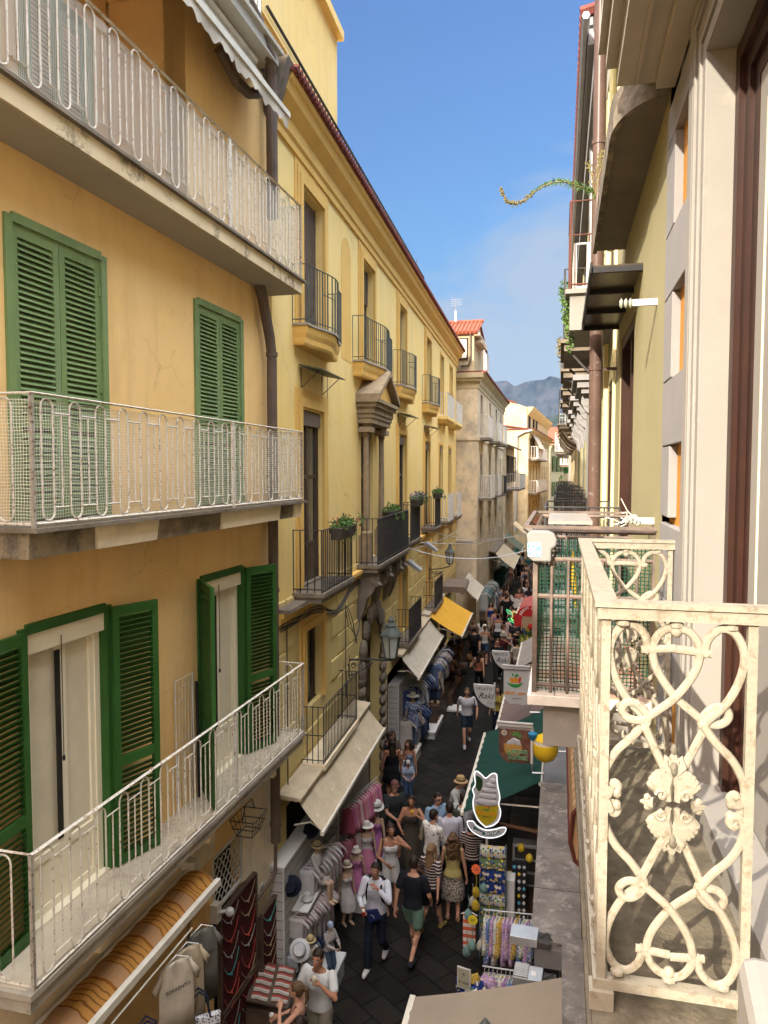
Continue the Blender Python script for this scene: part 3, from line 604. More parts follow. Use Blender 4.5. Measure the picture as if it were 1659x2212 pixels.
# flower boxes
def foliage(b,c,rx,ry,rz,n,s,rn,mi=None):
    for _ in range(n):
        v=Vector((rn.gauss(0,.5),rn.gauss(0,.5),rn.gauss(0,.5)))
        if v.length>1: v.normalize()
        p=Vector((c[0]+v.x*rx,c[1]+v.y*ry,c[2]+v.z*rz)); d=Vector((rn.gauss(0,1),rn.gauss(0,1),rn.gauss(.3,1))).normalized(); e=d.orthogonal().normalized(); e.rotate(Matrix.Rotation(rn.random()*6.3,3,d)); f=d.cross(e)
        k=s*(.6+.8*rn.random()); b.add([p-e*k*.4,p+f*k*.28,p+e*k*.6,p-f*k*.28],[(0,1,2,3)],mi)
rn=random.Random(11)
def planter(u,w,z,ln,lab,fl,name='flower_box',h=.2):
    t=thing(name,lab,'flower box',T2(u,w,z),R(D2),'flower boxes on the dark railings')
    b=B(LEFT); b.hexa([(-ln/2+.05,-.08,0),(ln/2-.05,-.08,0),(ln/2-.05,.08,0),(-ln/2+.05,.08,0)],[(-ln/2,-.11,h),(ln/2,-.11,h),(ln/2,.11,h),(-ln/2,.11,h)]); b.build('box',M['pot'],t)
    b=B(LEFT); foliage(b,(0,0,h+.05),ln*.62,.18,.10,420,.055,rn); [foliage(b,(rn.uniform(-.5,.5)*ln,rn.uniform(-.05,.25),h+rn.uniform(-.2,.15)),.10,.08,.13,45,.05,rn) for _ in range(7)]; 
    if fl: b.mi=1; foliage(b,(0,.02,h+.12),ln*.62,.2,.12,260 if fl=='p' else 25,.05,rn)
    b.build('plants',[M['leaf'],M['purple'] if fl=='p' else mat('red_petals',(.5,.04,.08),.7)],t)
planter(2.05,.58,7.22,1.15,'dark trough with green plants and red flowers on the nearest iron railing','r')
planter(8.0,.3,7.2,1.4,'green plants inside the long pediment balcony rail','')
planter(10.6,.55,7.4,1.3,'dark trough of faded purple flowers on the third railing','p')
planter(15.6,.5,7.45,1.2,'green trailing plants on the fourth dark railing','')
# wall lantern
def lantern(t,c,s=1.0,arm=None,sg=LEFT):
    b=B(sg); x,y,z=c
    f=B(sg); 
    for i in range(6):
        a=PI/3*i; f.tube([(x+.11*s*math.cos(a),y+.11*s*math.sin(a),z),(x+.19*s*math.cos(a),y+.19*s*math.sin(a),z+.42*s)],.012*s,4)
    f.rings([(z+.42*s,.22*s,.22*s),(z+.46*s,.20*s,.20*s),(z+.58*s,.09*s,.09*s),(z+.60*s,.11*s,.11*s),(z+.66*s,.06*s,.06*s),(z+.70*s,.07*s,.07*s),(z+.78*s,.01,.01)],6,(x,y)); f.rings([(z-.06*s,.03*s,.03*s),(z,.12*s,.12*s)],6,(x,y))
    f.build('frame',M['irong'],t)
    b.rings([(z+.01,.095*s,.095*s),(z+.41*s,.165*s,.165*s)],6,(x,y)); b.build('panes',mat('lantern_glass',(.42,.44,.40),.25,spec=.8) if 'lantern_glass' not in MC else MC['lantern_glass'],t)
    if arm:
        g=B(sg); g.tube(arm,.022,6); 
        for q in range(3):
            cx,cy,cz=arm[0][0],arm[0][1]+.12+.16*q,arm[0][2]-.12; g.tube([(cx,cy+.07*math.cos(a)*(1-a/14),cz+.07*math.sin(a)*(1-a/14)) for a in [i*.6 for i in range(16)]],.010,4)
        g.tube([(arm[0][0],.02,arm[0][2]-.35),(arm[0][0],.3,arm[0][2]-.22),(arm[0][0],.55,arm[0][2]-.03)],.014,5)
        g.box(arm[0][0]-.03,arm[0][0]+.03,-.0,.03,arm[0][2]-.4,arm[0][2]+.1); g.build('bracket',M['iron'],t)
t=thing('wall_lantern','large grey street lantern on a scrolled bracket beside the stone portal','street lamp',O2,R(D2),'street lanterns'); lantern(t,(4.6,.95,4.42),1.15,[(4.6,0,4.32),(4.6,.5,4.36),(4.6,.95,4.36)])
t=thing('wall_lantern','street lantern with lit pane above the grey and brown awning','street lamp',O2,R(D2),'street lanterns'); lantern(t,(16.9,.8,4.95),1.0,[(16.9,0,4.7),(16.9,.5,4.75),(16.9,.8,4.85)])
# ======================================================= houses further down on the left
def simple_house(name,lab,org,deg,sg,L,H,wm,tm,floors,depth=8,wins=(),cornice=True,roofm=None,cat='house',winm=None,shut=None,balc=None,over=.35):
    """floors: list of (z0,z1); wins: list of (u0,u1)"""
    h=thing(name,lab,cat,(org[0],org[1],0),R(deg))
    hol=[(a,c,z0,z1) for z0,z1 in floors for a,c in wins]
    b=B(sg); holes_wall(b,0,L,0,H,hol,.22); body(b,0,L,0,H,depth,0,.3); b.build('wall',wm,h)
    if cornice:
        b=B(sg); b.ext([(0,H-.75),(.04,H-.75),(.04,H-.6),(.1,H-.5),(.1,H-.3),(over*.7,H-.15),(over,H),(0,H)],0,L,'x'); b.build('cornice',tm,h)
        B(sg).box(-.1,L+.1,-depth,over+.08,H,H+.10).build('roof_edge',roofm or M['dtile'],h)
    for z0,z1 in floors:
        for a,c in wins:
            w_=B(sg); t=.06; w_.box(a,a+t,-.2,-.1,z0,z1); w_.box(c-t,c,-.2,-.1,z0,z1); w_.box(a+t,c-t,-.2,-.1,z1-t,z1); w_.box((a+c)/2-.04,(a+c)/2+.04,-.2,-.11,z0,z1-t)
            o=w_.build('window',winm or M['dwood'],h); B(sg).box(a+t,c-t,-.19,-.17,z0,z1-t).build('pane',M['glass'],o)
            if shut and rn.random()<.75:
                for s,u in ((1,c),(-1,a)): leaf('shutter',sg,u+.02*s,z0,z1,(c-a)/2,R(14) if s>0 else R(14),shut,o,s,.04,pitch=.09)
    return h
F3=[(7.3,9.3),(10.35,12.4),(4.6,6.0)]
H3=simple_house('weathered_house','stained beige house with a red tiled attic room on its roof',(-4.05,37.1),90,LEFT,17.5,13.3,M['weather'],M['cream_w'],F3,9,[(1.5,2.6),(6.3,7.4),(10.6,11.6),(14.4,15.4)],balc=1)
b=B(LEFT); b.box(-.02,.0,-9,.04,13.0,13.35); b.box(-.06,17.5,-9,.0,9.98,10.14); b.box(-.03,17.5,.0,.06,9.98,10.14); b.build('band',M['weather'],H3)
b=B(LEFT); b.box(-.30,0,-9,.3,13.05,13.3); b.box(-.2,0,-9,.2,12.9,13.05); b.box(-.03,0,-9,.02,12.55,12.9); b.build('side_cornice',M['cream_w'],H3)
for i,(u,z,m,wd) in enumerate([(1.9,10.15,'w',.5),(6.8,10.15,'w',.6),(11.1,10.15,'w',.6),(2.0,7.05,'w',.6),(6.8,7.05,'w',.6),(11.0,7.0,'i',.6)]):
    b=B(LEFT); b.box(u-1.2,u+1.2,-.02,wd+.05,z-.12,z); bp=b.build('balcony',M['grest'],H3); bars(LEFT,[(u-1.15,0),(u-1.15,wd),(u+1.15,wd),(u+1.15,0)],z,z+1.15,.13,.011,.02).build('railing',M['wiron'] if m=='w' else M['iron'],bp)
# attic room
b=B(LEFT); b.box(.5,6,-9,-.25,13.3,15.35); b.box(.45,.5,-9,-.2,13.3,13.55); at=b.build('attic_room',M['cream_w'],H3)
b=B(LEFT); b.add([(.35,-9,15.30),(.35,-.05,15.30),(2.2,-.0,16.15),(2.2,-9,16.15),(.35,-9,15.38),(.35,-.05,15.38),(2.2,-.0,16.23),(2.2,-9,16.23)],[(0,3,2,1),(4,5,6,7),(0,1,5,4),(1,2,6,5),(2,3,7,6),(3,0,4,7)])
b.add([(6.2,-9,15.2),(6.2,-.1,15.2),(2.2,-.1,16.2),(2.2,-9,16.2)],[(0,1,2,3)])
for k in range(44):
    w=-.15-k*.2; b.tube([(.3,w,15.38),(2.2,w,16.25)],.07,5)
b.tube([(2.2,.05,16.26),(2.2,-9,16.26)],.1,6); b.build('attic_roof',M['tile'],H3)
b=B(LEFT); b.ext([(.5,15.35),(3.9,15.35),(2.2,16.15)],-.24,-.18,'y'); b.box(.42,4.0,-.24,.05,15.22,15.34); b.box(1.0,3.6,-.24,.1,14.95,15.1); b.build('gable',M['weather'],H3)
wn=B(LEFT).box(.44,.499,-1.22,-.55,14.05,15.12).build('attic_window',M['wood'],H3); B(LEFT).box(.42,.439,-1.15,-.62,14.12,15.05).build('pane',M['curt'],wn)
leaf('shutter',LEFT,0,14.05,15.12,.62,0,M['wood'],wn,1); wn.children[-1].location=(.43,1.24*1,14.05); wn.children[-1].rotation_euler=(0,0,R(90))
b=B(LEFT); b.tube([(.44,-.42,15.3),(.42,-.42,14.0),(.42,-.5,13.75),(.42,-.9,13.7)],.05,6); b.build('gutter_pipe',M['pipeb'],H3)
t=thing('tv_antenna','small aerial on a white chimney pipe behind the red tiled ridge','antenna',(-5.4,38.8,16.2)); B().tube([(0,0,0),(0,0,.55)],.06,6).build('flue',M['white'],t)
b=B(); b.tube([(0,0,.4),(0,0,1.2)],.015,4)
for k in range(4): b.tube([(-.25,.0,.85+k*.1),(.3,.0,.85+k*.1)],.008,4)
b.build('aerial',M['galv'],t)
bars(LEFT,[(0.6,.25),(3,.25)],13.4,14.5,.12,.01,.02).build('roof_terrace_rail',M['wiron'],H3)
# brown lean-to roof with balcony between the houses
h=thing('narrow_house','narrow beige house with brown shutters and a white balcony','house',(-3.9,54.6,0),R(89))
b=B(LEFT); holes_wall(b,0,8,0,10.4,[(1,2,7.6,9.6),(3.2,4.2,7.6,9.6),(5.4,6.4,7.6,9.6)],.2); body(b,0,8,0,10.4,6,0,.3); b.build('wall',M['weather'],h)
for u in (1,3.2,5.4):
    for s in (0,1): 
        o=leaf('shutter',LEFT,u+s,7.6,9.6,.5,R(20),M['dwood'],h,1 if s else -1,.04,pitch=.1)
b=B(LEFT); b.hexa([(-.1,-3,11.6),(8,-3,11.6),(8,.6,10.1),(-.1,.6,10.1)],[(-.1,-3,11.75),(8,-3,11.75),(8,.6,10.25),(-.1,.6,10.25)]); b.build('roof',M['pipeb'],h)
b=B(LEFT); b.box(.2,7,0,1.0,7.0,7.15)
bp=b.build('balcony',M['grest'],h); bars(LEFT,[(.2,0),(.2,1.0),(7,1.0),(7,0)],7.15,8.25,.16,.014,.02).build('railing',M['wiron'],bp)
# sunlit house with raised gable
H4=simple_house('sunlit_house','sunlit cream house with a high sloping side wall, green shuttered side window and grey downpipe',(-2.85,68),90-3.4,LEFT,25,12.2,M['cream_w'],M['cream_w'],[(6.9,9.0),(10.0,11.6),(3.9,5.6)],11,[(1.5,2.5),(4.5,5.5),(8.0,9),(11,12),(14.5,15.5),(18,19),(21.5,22.5)],shut=None,over=.5)
b=B(LEFT); b.add([(.15,-11,12.2),(.15,-.15,12.2),(.15,-.15,14.2),(.15,-1.2,14.6),(.15,-11,17.6)],[(0,1,2,3,4)]); b.add([(.15,-.15,12.2),(25,-.15,12.2),(25,-.15,14.2),(.15,-.15,14.2)],[(0,1,2,3)]); b.add([(.15,-.15,14.2),(25,-.15,14.2),(25,-1.2,14.6),(.15,-1.2,14.6)],[(0,1,2,3)]); b.add([(.15,-1.2,14.6),(25,-1.2,14.6),(25,-11,17.6),(.15,-11,17.6)],[(0,1,2,3)]); b.build('raised_storey',M['cream_w'],H4)
b=B(LEFT); b.ext([(-.16,13.5),(-.1,13.5),(.3,14.0),(.45,14.25),(-.16,14.25)],.3,25,'x'); b.build('upper_cornice',M['cream_w'],H4)
b=B(LEFT); b.beam((.1,-11,17.65),(.1,-1.1,14.65),.2,.12); b.beam((.0,-11,13.9),(.0,.2,12.25),.2,.1); b.build('verge',M['dtile'],H4)
wn=B(LEFT).box(.08,.14,-5.4,-3.3,12.65,13.9).build('side_window',M['shd'],H4); B(LEFT).box(-.1,.149,-5.8,-2.9,14.1,14.3).build('window_hood',M['dtile'],wn)
b=B(LEFT); b.tube([(-.1,.3,12.1),(-.15,-.3,12.0),(-.15,-1.0,11.6),(-.15,-1.05,3)],.12,8); b.build('downpipe',M['galv'],H4)
b=B(LEFT); 
for u in (2,6,9): b.box(u-.5,u+.5,-.16,-.05,12.5,13.5)
b.build('attic_windows',M['dark'],H4)
for z,m in ((9.6,'w'),(6.5,'w')):
    b=B(LEFT); b.box(.6,13,0,.7,z-.15,z); bp=b.build('balcony',M['grest'],H4); bars(LEFT,[(.7,0),(.7,.7),(12.9,.7),(12.9,0)],z,z+1.1,.25,.02,.03).build('railing',M['wiron'],bp)
B(LEFT).tube([(0.9,-6,16.1),(.9,-6,17.6)],.25,6).build('chimney',M['white'],H4)
t=thing('balcony_sunshade','slanting white blind propped out over the far cream balcony','sunshade',(-2.85,68,0),R(90-3.4))
b=B(LEFT); b.hexa([(2,.05,12.0),(7,.05,12.0),(7,.9,10.5),(2,.9,10.5)],[(2,.1,12.05),(7,.1,12.05),(7,.95,10.55),(2,.95,10.55)]); b.build('canvas',M['clothw'],t)
# far end of the street
H5=simple_house('far_yellow_house','distant pale yellow house with red hipped roof closing the street',(-1.4,104),90-8,LEFT,20,12,M['cream_w'],M['cream_w'],[(5,7),(8.4,10.6)],9,[(2,3.2),(6,7.2),(10,11.2),(14,15.2)],shut=M['shd'])
h=thing('end_house','far house facing up the street with green shutters and a hipped tile roof','house',(-3.2,118,0),R(0))
b=B(); holes_wall(b,0,9,0,13,[(1.2,2.4,8.2,10.6),(4.2,5.4,8.2,10.6),(1.2,2.4,4.6,6.8),(4.2,5.4,4.6,6.8)],.2); b.box(0,9,.3,8,0,13); b.v=[(x,-y if y<0 else y,z) for x,y,z in b.v]; b.build('wall',M['cream_w'],h)
b=B(); b.add([(-.5,-.5,13),(9.5,-.5,13),(9.5,8,13),(-.5,8,13),(3,3.5,15),(6,3.5,15)],[(0,1,5,4),(1,2,5),(2,3,4,5),(3,0,4),(0,3,2,1)]); b.build('roof',M['tile'],h)
b=B()
for x in (1.2,4.2):
    for z in (8.2,4.6): b.box(x-.6,x,-.06,0,z,z+2.3); b.box(x+1.2,x+1.8,-.06,0,z,z+2.3); b.box(x,x+1.2,.15,.18,z,z+2.3)
b.build('shutters',M['shd'],h)
b=B(); b.box(-2,8,3,12,0,14.6); b.build('wall',M['yellow'],tag(h2:=thing('back_house','yellow house block rising behind the far hipped roof','house',(-2.6,128,0)),None)); b=B(); b.add([(-2.4,2.6,14.6),(8.4,2.6,14.6),(8.4,12,14.6),(-2.4,12,14.6),(1,7,16.3),(6,7,16.3)],[(0,1,5,4),(1,2,5),(2,3,4,5),(3,0,4)]); b.build('roof',M['tile'],h2)
# unseen left house row behind the camera, heights set to shape sun and shade
h=thing('rear_shade_house','unseen orange house beyond the left edge, its height set to shape the light','house',(-4.6,-46,0),R(90))
b=B(LEFT); b.box(31,42.5,-9,0,0,13.3); b.box(0,30.99,-9,0,0,8.6); b.build('wall',M['orange'],h); b=B(LEFT); b.box(31,42.7,-9,.3,13.3,13.45); b.box(-.2,31,-9,.3,8.6,8.7); b.build('roof_edge',M['dtile'],h)
# ------------- hills
def hill(name,y0,pts,m,dep,rough,nz=26):
    """ridge profile given as (x,z) pairs at distance y0, sloping towards the viewer"""
    xs=[p[0] for p in pts]; b=B(); n=90
    from mathutils import noise as nz_
    def hz(x):
        for (xa,za),(xb,zb) in zip(pts[:-1],pts[1:]):
            if xa<=x<=xb: t=(x-xa)/(xb-xa); t=t*t*(3-2*t); return za+(zb-za)*t
        return pts[-1][1]
    def f(i,j):
        x=xs[0]+(xs[-1]-xs[0])*i; z=hz(x)
        t=j; zz=z*(1-t)**.8; y=y0-dep*t; k=nz_.fractal(Vector((x/180,t*2.2,y0*.01)),.9,2.1,6); k2=nz_.ridged_multi_fractal(Vector((x/120,t*1.3,3)),.8,2.1,6,1,2)
        return (x,y+ k*rough*1.5,max(-5,zz+(k*rough*.6-k2*rough*.25)*min(1,t*6+.12)))
    b.sheet(f,n*2,46); o=b.build(name,m,smooth='all'); return tag(o,kind='structure')
M['cliff']=mat('mountain',(.012,.022,.030),1,(.032,.037,.044),.006,1,st=(1,1,.15),ss=.02,streak=(.055,.052,.05),sa=.9)
M['lowhill']=mat('wooded_hill',(.008,.016,.008),1,(.022,.028,.018),.02,1,dc=(.06,.055,.05),ds=.05,da=.9)
def hx(px,Y): 
    r=(px-829.5)/1600; return Y*(-.2314+.9729*r)/(.9729+.2314*r)
def hzf(px,py,Y):
    r=(px-829.5)/1600; return 8.4+(1019.3-py)/1600*Y/(.9729+.2314*r)
Ym=3200
prof=[(960,850),(1040,835),(1075,822),(1090,822),(1110,833),(1135,826),(1170,822),(1188,814),(1215,818),(1260,800),(1330,840),(1450,900)]
hill('mountain',Ym,[(hx(a,Ym),hzf(a,c,Ym)) for a,c in prof],M['cliff'],900,70)
prof=[(1000,945),(1100,925),(1150,905),(1185,900),(1220,890),(1280,880),(1400,930)]
hill('wooded_hill',2200,[(hx(a,2200),hzf(a,c,2200)) for a,c in prof],M['lowhill'],700,45)
b=B(); b.box(-2600,2600,-300,3600,-10,-.02); 
# ground and paving
g=B(); g.add([(-3000,-200,-.05),(3000,-200,-.05),(3000,3600,-.05),(-3000,3600,-.05)],[(0,1,2,3)]); tag(g.build('ground',mat('earth',(.12,.11,.08),1,(.08,.1,.05),.02,1)),kind='structure')
m=mat('lava_slabs',(.04,.04,.04),.85,bump=.0,spec=.12); N_,L_,b_,tc_=nodes(m)
mp_=N_.new('ShaderNodeMapping'); mp_.inputs['Rotation'].default_value=(0,0,R(38)); L_(tc_.outputs['Object'],mp_.inputs[0])
br=N_.new('ShaderNodeTexBrick'); br.inputs['Scale'].default_value=1; br.inputs['Brick Width'].default_value=.62; br.inputs['Row Height'].default_value=.42; br.inputs['Mortar Size'].default_value=.014
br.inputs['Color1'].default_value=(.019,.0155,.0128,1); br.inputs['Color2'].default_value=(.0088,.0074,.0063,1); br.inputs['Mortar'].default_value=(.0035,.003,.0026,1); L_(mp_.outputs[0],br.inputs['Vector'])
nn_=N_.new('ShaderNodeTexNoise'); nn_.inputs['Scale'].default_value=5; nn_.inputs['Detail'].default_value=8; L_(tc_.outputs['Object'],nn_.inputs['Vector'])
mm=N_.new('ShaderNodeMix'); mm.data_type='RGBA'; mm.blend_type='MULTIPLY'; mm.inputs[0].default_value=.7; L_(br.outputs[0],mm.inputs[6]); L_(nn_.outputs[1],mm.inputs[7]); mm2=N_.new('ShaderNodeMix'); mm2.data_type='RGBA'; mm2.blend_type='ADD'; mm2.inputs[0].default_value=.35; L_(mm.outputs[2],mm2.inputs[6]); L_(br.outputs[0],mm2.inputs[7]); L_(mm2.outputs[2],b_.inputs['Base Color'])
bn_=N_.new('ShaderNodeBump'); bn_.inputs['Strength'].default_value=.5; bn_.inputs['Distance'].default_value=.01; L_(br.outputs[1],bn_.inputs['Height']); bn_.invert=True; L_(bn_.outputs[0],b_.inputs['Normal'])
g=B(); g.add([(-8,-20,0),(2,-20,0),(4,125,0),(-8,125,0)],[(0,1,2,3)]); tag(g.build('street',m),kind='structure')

# air: faint haze that greys the far street and turns the mountains blue
hz=B(); hz.box(-2900,2900,-150,3500,-14,520); o=hz.build('haze',None if False else mat('haze',(.6,.7,.85))); tag(o,kind='stuff')
m=MC['haze']; N_=m.node_tree.nodes
for n_ in list(N_):
    if n_.type!='OUTPUT_MATERIAL': N_.remove(n_)
pv=N_.new('ShaderNodeVolumePrincipled'); pv.inputs['Color'].default_value=(.34,.52,.92,1); pv.inputs['Density'].default_value=.00002; pv.inputs['Anisotropy'].default_value=.0
m.node_tree.links.new(pv.outputs[0],[n_ for n_ in N_ if n_.type=='OUTPUT_MATERIAL'][0].inputs['Volume'])
# ======================================================= right hand side (u = world Y, wall face at X=.51)
WX=.58
def HR(name,lab,cat='house',x=WX,y=0,rz=90): return thing(name,lab,cat,(x,y,0),R(rz))
# --- white house with grey quoins, whose balcony is next to the camera
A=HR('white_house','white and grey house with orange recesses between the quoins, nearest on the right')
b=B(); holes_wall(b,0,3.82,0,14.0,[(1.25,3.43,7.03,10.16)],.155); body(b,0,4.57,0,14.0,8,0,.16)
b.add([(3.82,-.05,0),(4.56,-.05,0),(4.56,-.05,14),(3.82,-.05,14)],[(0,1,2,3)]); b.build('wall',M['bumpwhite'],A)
b=B(); b.add([(3.815,-.034,6.3),(4.52,-.034,6.3),(4.52,-.034,10.5),(3.815,-.034,10.5)],[(0,1,2,3)]); b.build('orange_render',M['orq'],A)
b=B(); z=6.6; k=0
for z0,z1,lg in ((5.9,6.3,1),(6.3,6.7,0),(6.7,7.05,1),(7.05,7.40,0),(7.40,7.76,1),(7.76,8.14,1),(8.14,8.16,1),(8.17,8.53,0),(8.53,8.86,1),(8.86,9.28,0),(9.28,9.60,1),(9.60,10.05,0),(10.05,10.24,1),(0,5.9,1),(10.5,14,1)):
    if z1-z0<.1: continue
    b.box(4.27 if not lg else 3.805,4.575,-.05,.010,8.4+(z0-8.4)*1.1+.004,8.4+(z1-8.4)*1.1-.004)
b.build('grey_quoins',M['greyq'],A,bevel=.004)
b=B()   # moulded door surround
for k,(a,c,p) in enumerate([(3.434,3.50,.008),(3.50,3.53,.020),(3.53,3.62,.010),(3.62,3.65,.022),(3.65,3.69,.012),(3.69,3.80,.018)]):
    b.box(a,c,-.01,p,7.03,10.165+(c-3.434)); b.box(1.1,a,-.01,p,10.165+(a-3.434),10.165+(c-3.434))
b.build('door_surround',M['bumpwhite'],A,bevel=.004)
d=B(); w=-.155
for a,c,w0,w1 in ((3.36,3.428,w-.03,w+.045),(3.29,3.36,w-.03,w+.02),(3.22,3.29,w-.03,w+.0),(3.10,3.22,w-.05,w-.02)): d.box(a,c,w0,w1,7.03,10.15-(3.428-c)); d.box(1.25,a,w0,w1,10.15-(3.428-a),10.15-(3.428-c))
d.box(2.2,2.32,w-.05,w-.02,7.03,9.8); d.box(2.32,3.1,w-.05,w-.02,7.03,7.16); dr=d.build('balcony_door',M['wood'],A)
B().box(2.32,3.10,w-.05,w-.022,7.16,7.95).build('lower_panel',M['white'],dr)
B().box(1.3,3.12,w-.04,w-.035,7.95,9.85).build('glass',mat('reflection_glass',(.50,.56,.42),.08,spec=.8),dr)  # pale green-yellow reflection put into the pane colour
d=B(); d.box(2.32,3.10,w-.048,w-.015,7.9,8.0); d.box(3.085,3.10,w-.045,w-.0,7.2,9.8); d.build('door_rail',M['wpvc'],dr)
# upper balcony (seen from below) and cornice
b=B(); b.box(-4,4.45,0,.30,10.55,10.66); b.box(-4,4.47,0,.36,10.66,10.76); b.box(-4,4.5,0,.40,10.76,10.82); b.box(-4,4.40,0,.10,10.49,10.55); b.box(-4,4.43,.19,.21,10.535,10.56); ub=b.build('upper_balcony',M['soff'],A)
bars(1,[(-4,.36),(4.4,.36),(4.4,0)],10.82,11.9,.12,.009,.02).build('railing',M['crm'],ub)
b=B(); b.ext([(0,13.2),(.06,13.2),(.06,13.5),(.14,13.6),(.14,13.8),(.2,14.0),(.24,14.1),(0,14.1)],-6,10.25,'x'); b.build('cornice',M['soff'],A)
# own balcony
b=B(); b.box(.9,4.12,-.01,.478,6.72,6.92); b.box(.9,4.13,-.01,.490,6.84,6.89); bal=b.build('balcony',mat('speckled_cement',(.155,.13,.092),.95,(.09,.077,.055),16,1,bump=.6,bs=60,dc=(.21,.18,.13),ds=30,da=.6),A)
def spl(pts,n=5):
    out=[];P=[pts[0]]+list(pts)+[pts[-1]]
    for i in range(1,len(P)-2):
        p0,p1,p2,p3=[Vector(q) for q in P[i-1:i+3]]
        for k in range(n):
            t=k/n; out.append(.5*((2*p1)+(p2-p0)*t+(2*p0-5*p1+4*p2-p3)*t*t+(3*p1-p0-3*p2+p3)*t**3))
    out.append(Vector(pts[-1])); return out
QP=[[(905,885),(925,860),(905,780),(830,718),(745,745),(690,850),(690,960),(730,1090),(800,1210),(880,1290),(930,1350)],
    [(1105,722),(1180,745),(1235,810),(1250,900),(1215,1020),(1110,1170),(1000,1265),(900,1335),(815,1335),(768,1285),(790,1232),(850,1228),(905,1270),(935,1330),(905,1400)],
    [(885,880),(1105,862)],[(905,1350),(950,1450),(1050,1660)],
    [(925,1345),(850,1450),(745,1555),(680,1670),(662,1770),(690,1838),(735,1838),(752,1800),(728,1775),(705,1795)],
    [(705,1795),(690,1845),(665,1880)]]
def iron_panel(b,P,wd,z0,z1,r=.0115):
    """P(x,z) maps panel coordinates to space; four mirrored quarters of the scroll pattern"""
    zc=(z0+z1)/2; hh=(z1-z0)/2; nrm=(P(1,0)-P(0,0)).cross(P(0,1)-P(0,0)).normalized()
    for q,pts in enumerate(QP):
        sp_=spl([((x-1105)/450,(1880-y)/1190,0) for x,y in pts],4)
        for sx in (1,-1):
            for sz in (1,-1):
                off=nrm*(.004*(1 if sx>0 else -1)*(1 if q%2 else -1))
                pp=[P(wd/2+sx*p.x*wd/2,zc+sz*p.y*hh)+off for p in sp_]
                rr=[r*(1.25 if q==0 and i<3 else 1) for i in range(len(pp))]
                b.tube(pp,rr,8,up=nrm,flat=.8)
                b.tube([p_+nrm*.006 for p_ in pp],[k_*.28 for k_ in rr],4,up=nrm,cap=False)
    for sz in (1,-1):
        for x in (-.75,0,.75): c=P(wd/2+x*wd/2,zc+sz*hh*.985); b.ell(c,(.02,.02,.014),8,5)
        c=P(wd/2,zc+sz*hh*.955); b.ell(c,(.017,.017,.02),8,5)
    # rosette of leaves
    C=lambda x,z:P(wd/2+x*wd/2,zc+z*hh)
    for sx in (1,-1):
        for sz in (1,-1):
            for k in range(7):
                a=.35+k*.27; rr=.16+.13*math.sin(k*1.0); x=sx*(.13+.17*math.cos(a)); z=sz*(.068+.095*math.sin(a))
                c=C(x,z)+nrm*.004; e=C(x+sx*.09*math.cos(a),z+sz*.035*math.sin(a)); b.tube([C(sx*.12,sz*.05),c,e+nrm*.004],[.013,.016,.006],6,up=nrm,flat=.7)
            pts=[C(sx*(.17+.085*(1-t/9)*math.cos(t)),sz*(.055+.033*(1-t/9)*math.sin(t)))+nrm*.012 for t in [i*.6 for i in range(14)]]
            b.tube(pts,.0055,5,up=nrm)
            b.tube([C(sx*.06,sz*.02)+nrm*.006,C(sx*.09,sz*.13),C(sx*.03,sz*.24),C(0,sz*.29)],[.009,.012,.010,.005],6,up=nrm)
        for sz in (1,-1):
            b.tube([C(sx*.03,sz*.17)+nrm*.006,C(sx*.13,sz*.215)+nrm*.006,C(sx*.10,sz*.255),C(sx*.03,sz*.235)+nrm*.006],[.010,.013,.010,.006],6,up=nrm,flat=.8)
            b.ell(C(0,sz*.20)+nrm*.008,(.012,.012,.02),8,6); b.ell(C(0,sz*.30),(.009,.009,.018),8,6)
        b.tube([C(sx*.28,0)+nrm*.004,C(sx*.38,0),C(sx*.47,0)],[.016,.011,.003],6,up=nrm); b.ell(C(sx*.36,.025),(.011,.011,.011),6,5); b.ell(C(sx*.36,-.025),(.011,.011,.011),6,5)
    for sx in (1,-1):
        for z in (.035,-.035): b.ell(C(sx*.80,z),(.013,.013,.016),8,6)
rl=B(); Z0,Z1=7.01,8.0
iron_panel(rl,lambda x,z:Vector((2.08,.454-x,z)),.36,Z0,Z1)
iron_panel(rl,lambda x,z:Vector((4.0,.454-x,z)),.42,Z0,Z1)
for k in range(5): iron_panel(rl,lambda x,z,k=k:Vector((2.10+.376*k+x,.454,z)),.37,Z0,Z1)
def flat_rail(b,p,q,wd,h):
    b.beam(p,q,wd,h)
for z,wd,h in ((8.045,.062,.014),(8.02,.048,.03),(6.985,.042,.026)):
    rl.box(2.08-wd/2,4.0+wd/2,.454-wd/2,.454+wd/2,z-h/2,z+h/2)
    for u in (2.08,4.0): rl.box(u-wd/2+.001,u+wd/2-.001,-.0,.454-wd/2,z-h/2,z+h/2)
for u,w in [(2.08,.454),(4.0,.454),(2.08,.088),(4.0,.03)]+[(2.10+.376*k,.454) for k in range(1,5)]: rl.box(u-.012,u+.012,w-.012,w+.012,6.92,8.03)
rl.box(2.045,2.11,.42,.485,6.92,6.972)
rl.build('cast_iron_railing',M['crm'],bal,smooth=True)
t=thing('white_ledge','blurred white corner of a ledge at the bottom right edge','ledge',(.150,.655,7.5),R(-6))
b=B(); b.box(0,.8,-.5,0,0,.50); b.build('block',M['bumpwhite'],t,bevel=.012)
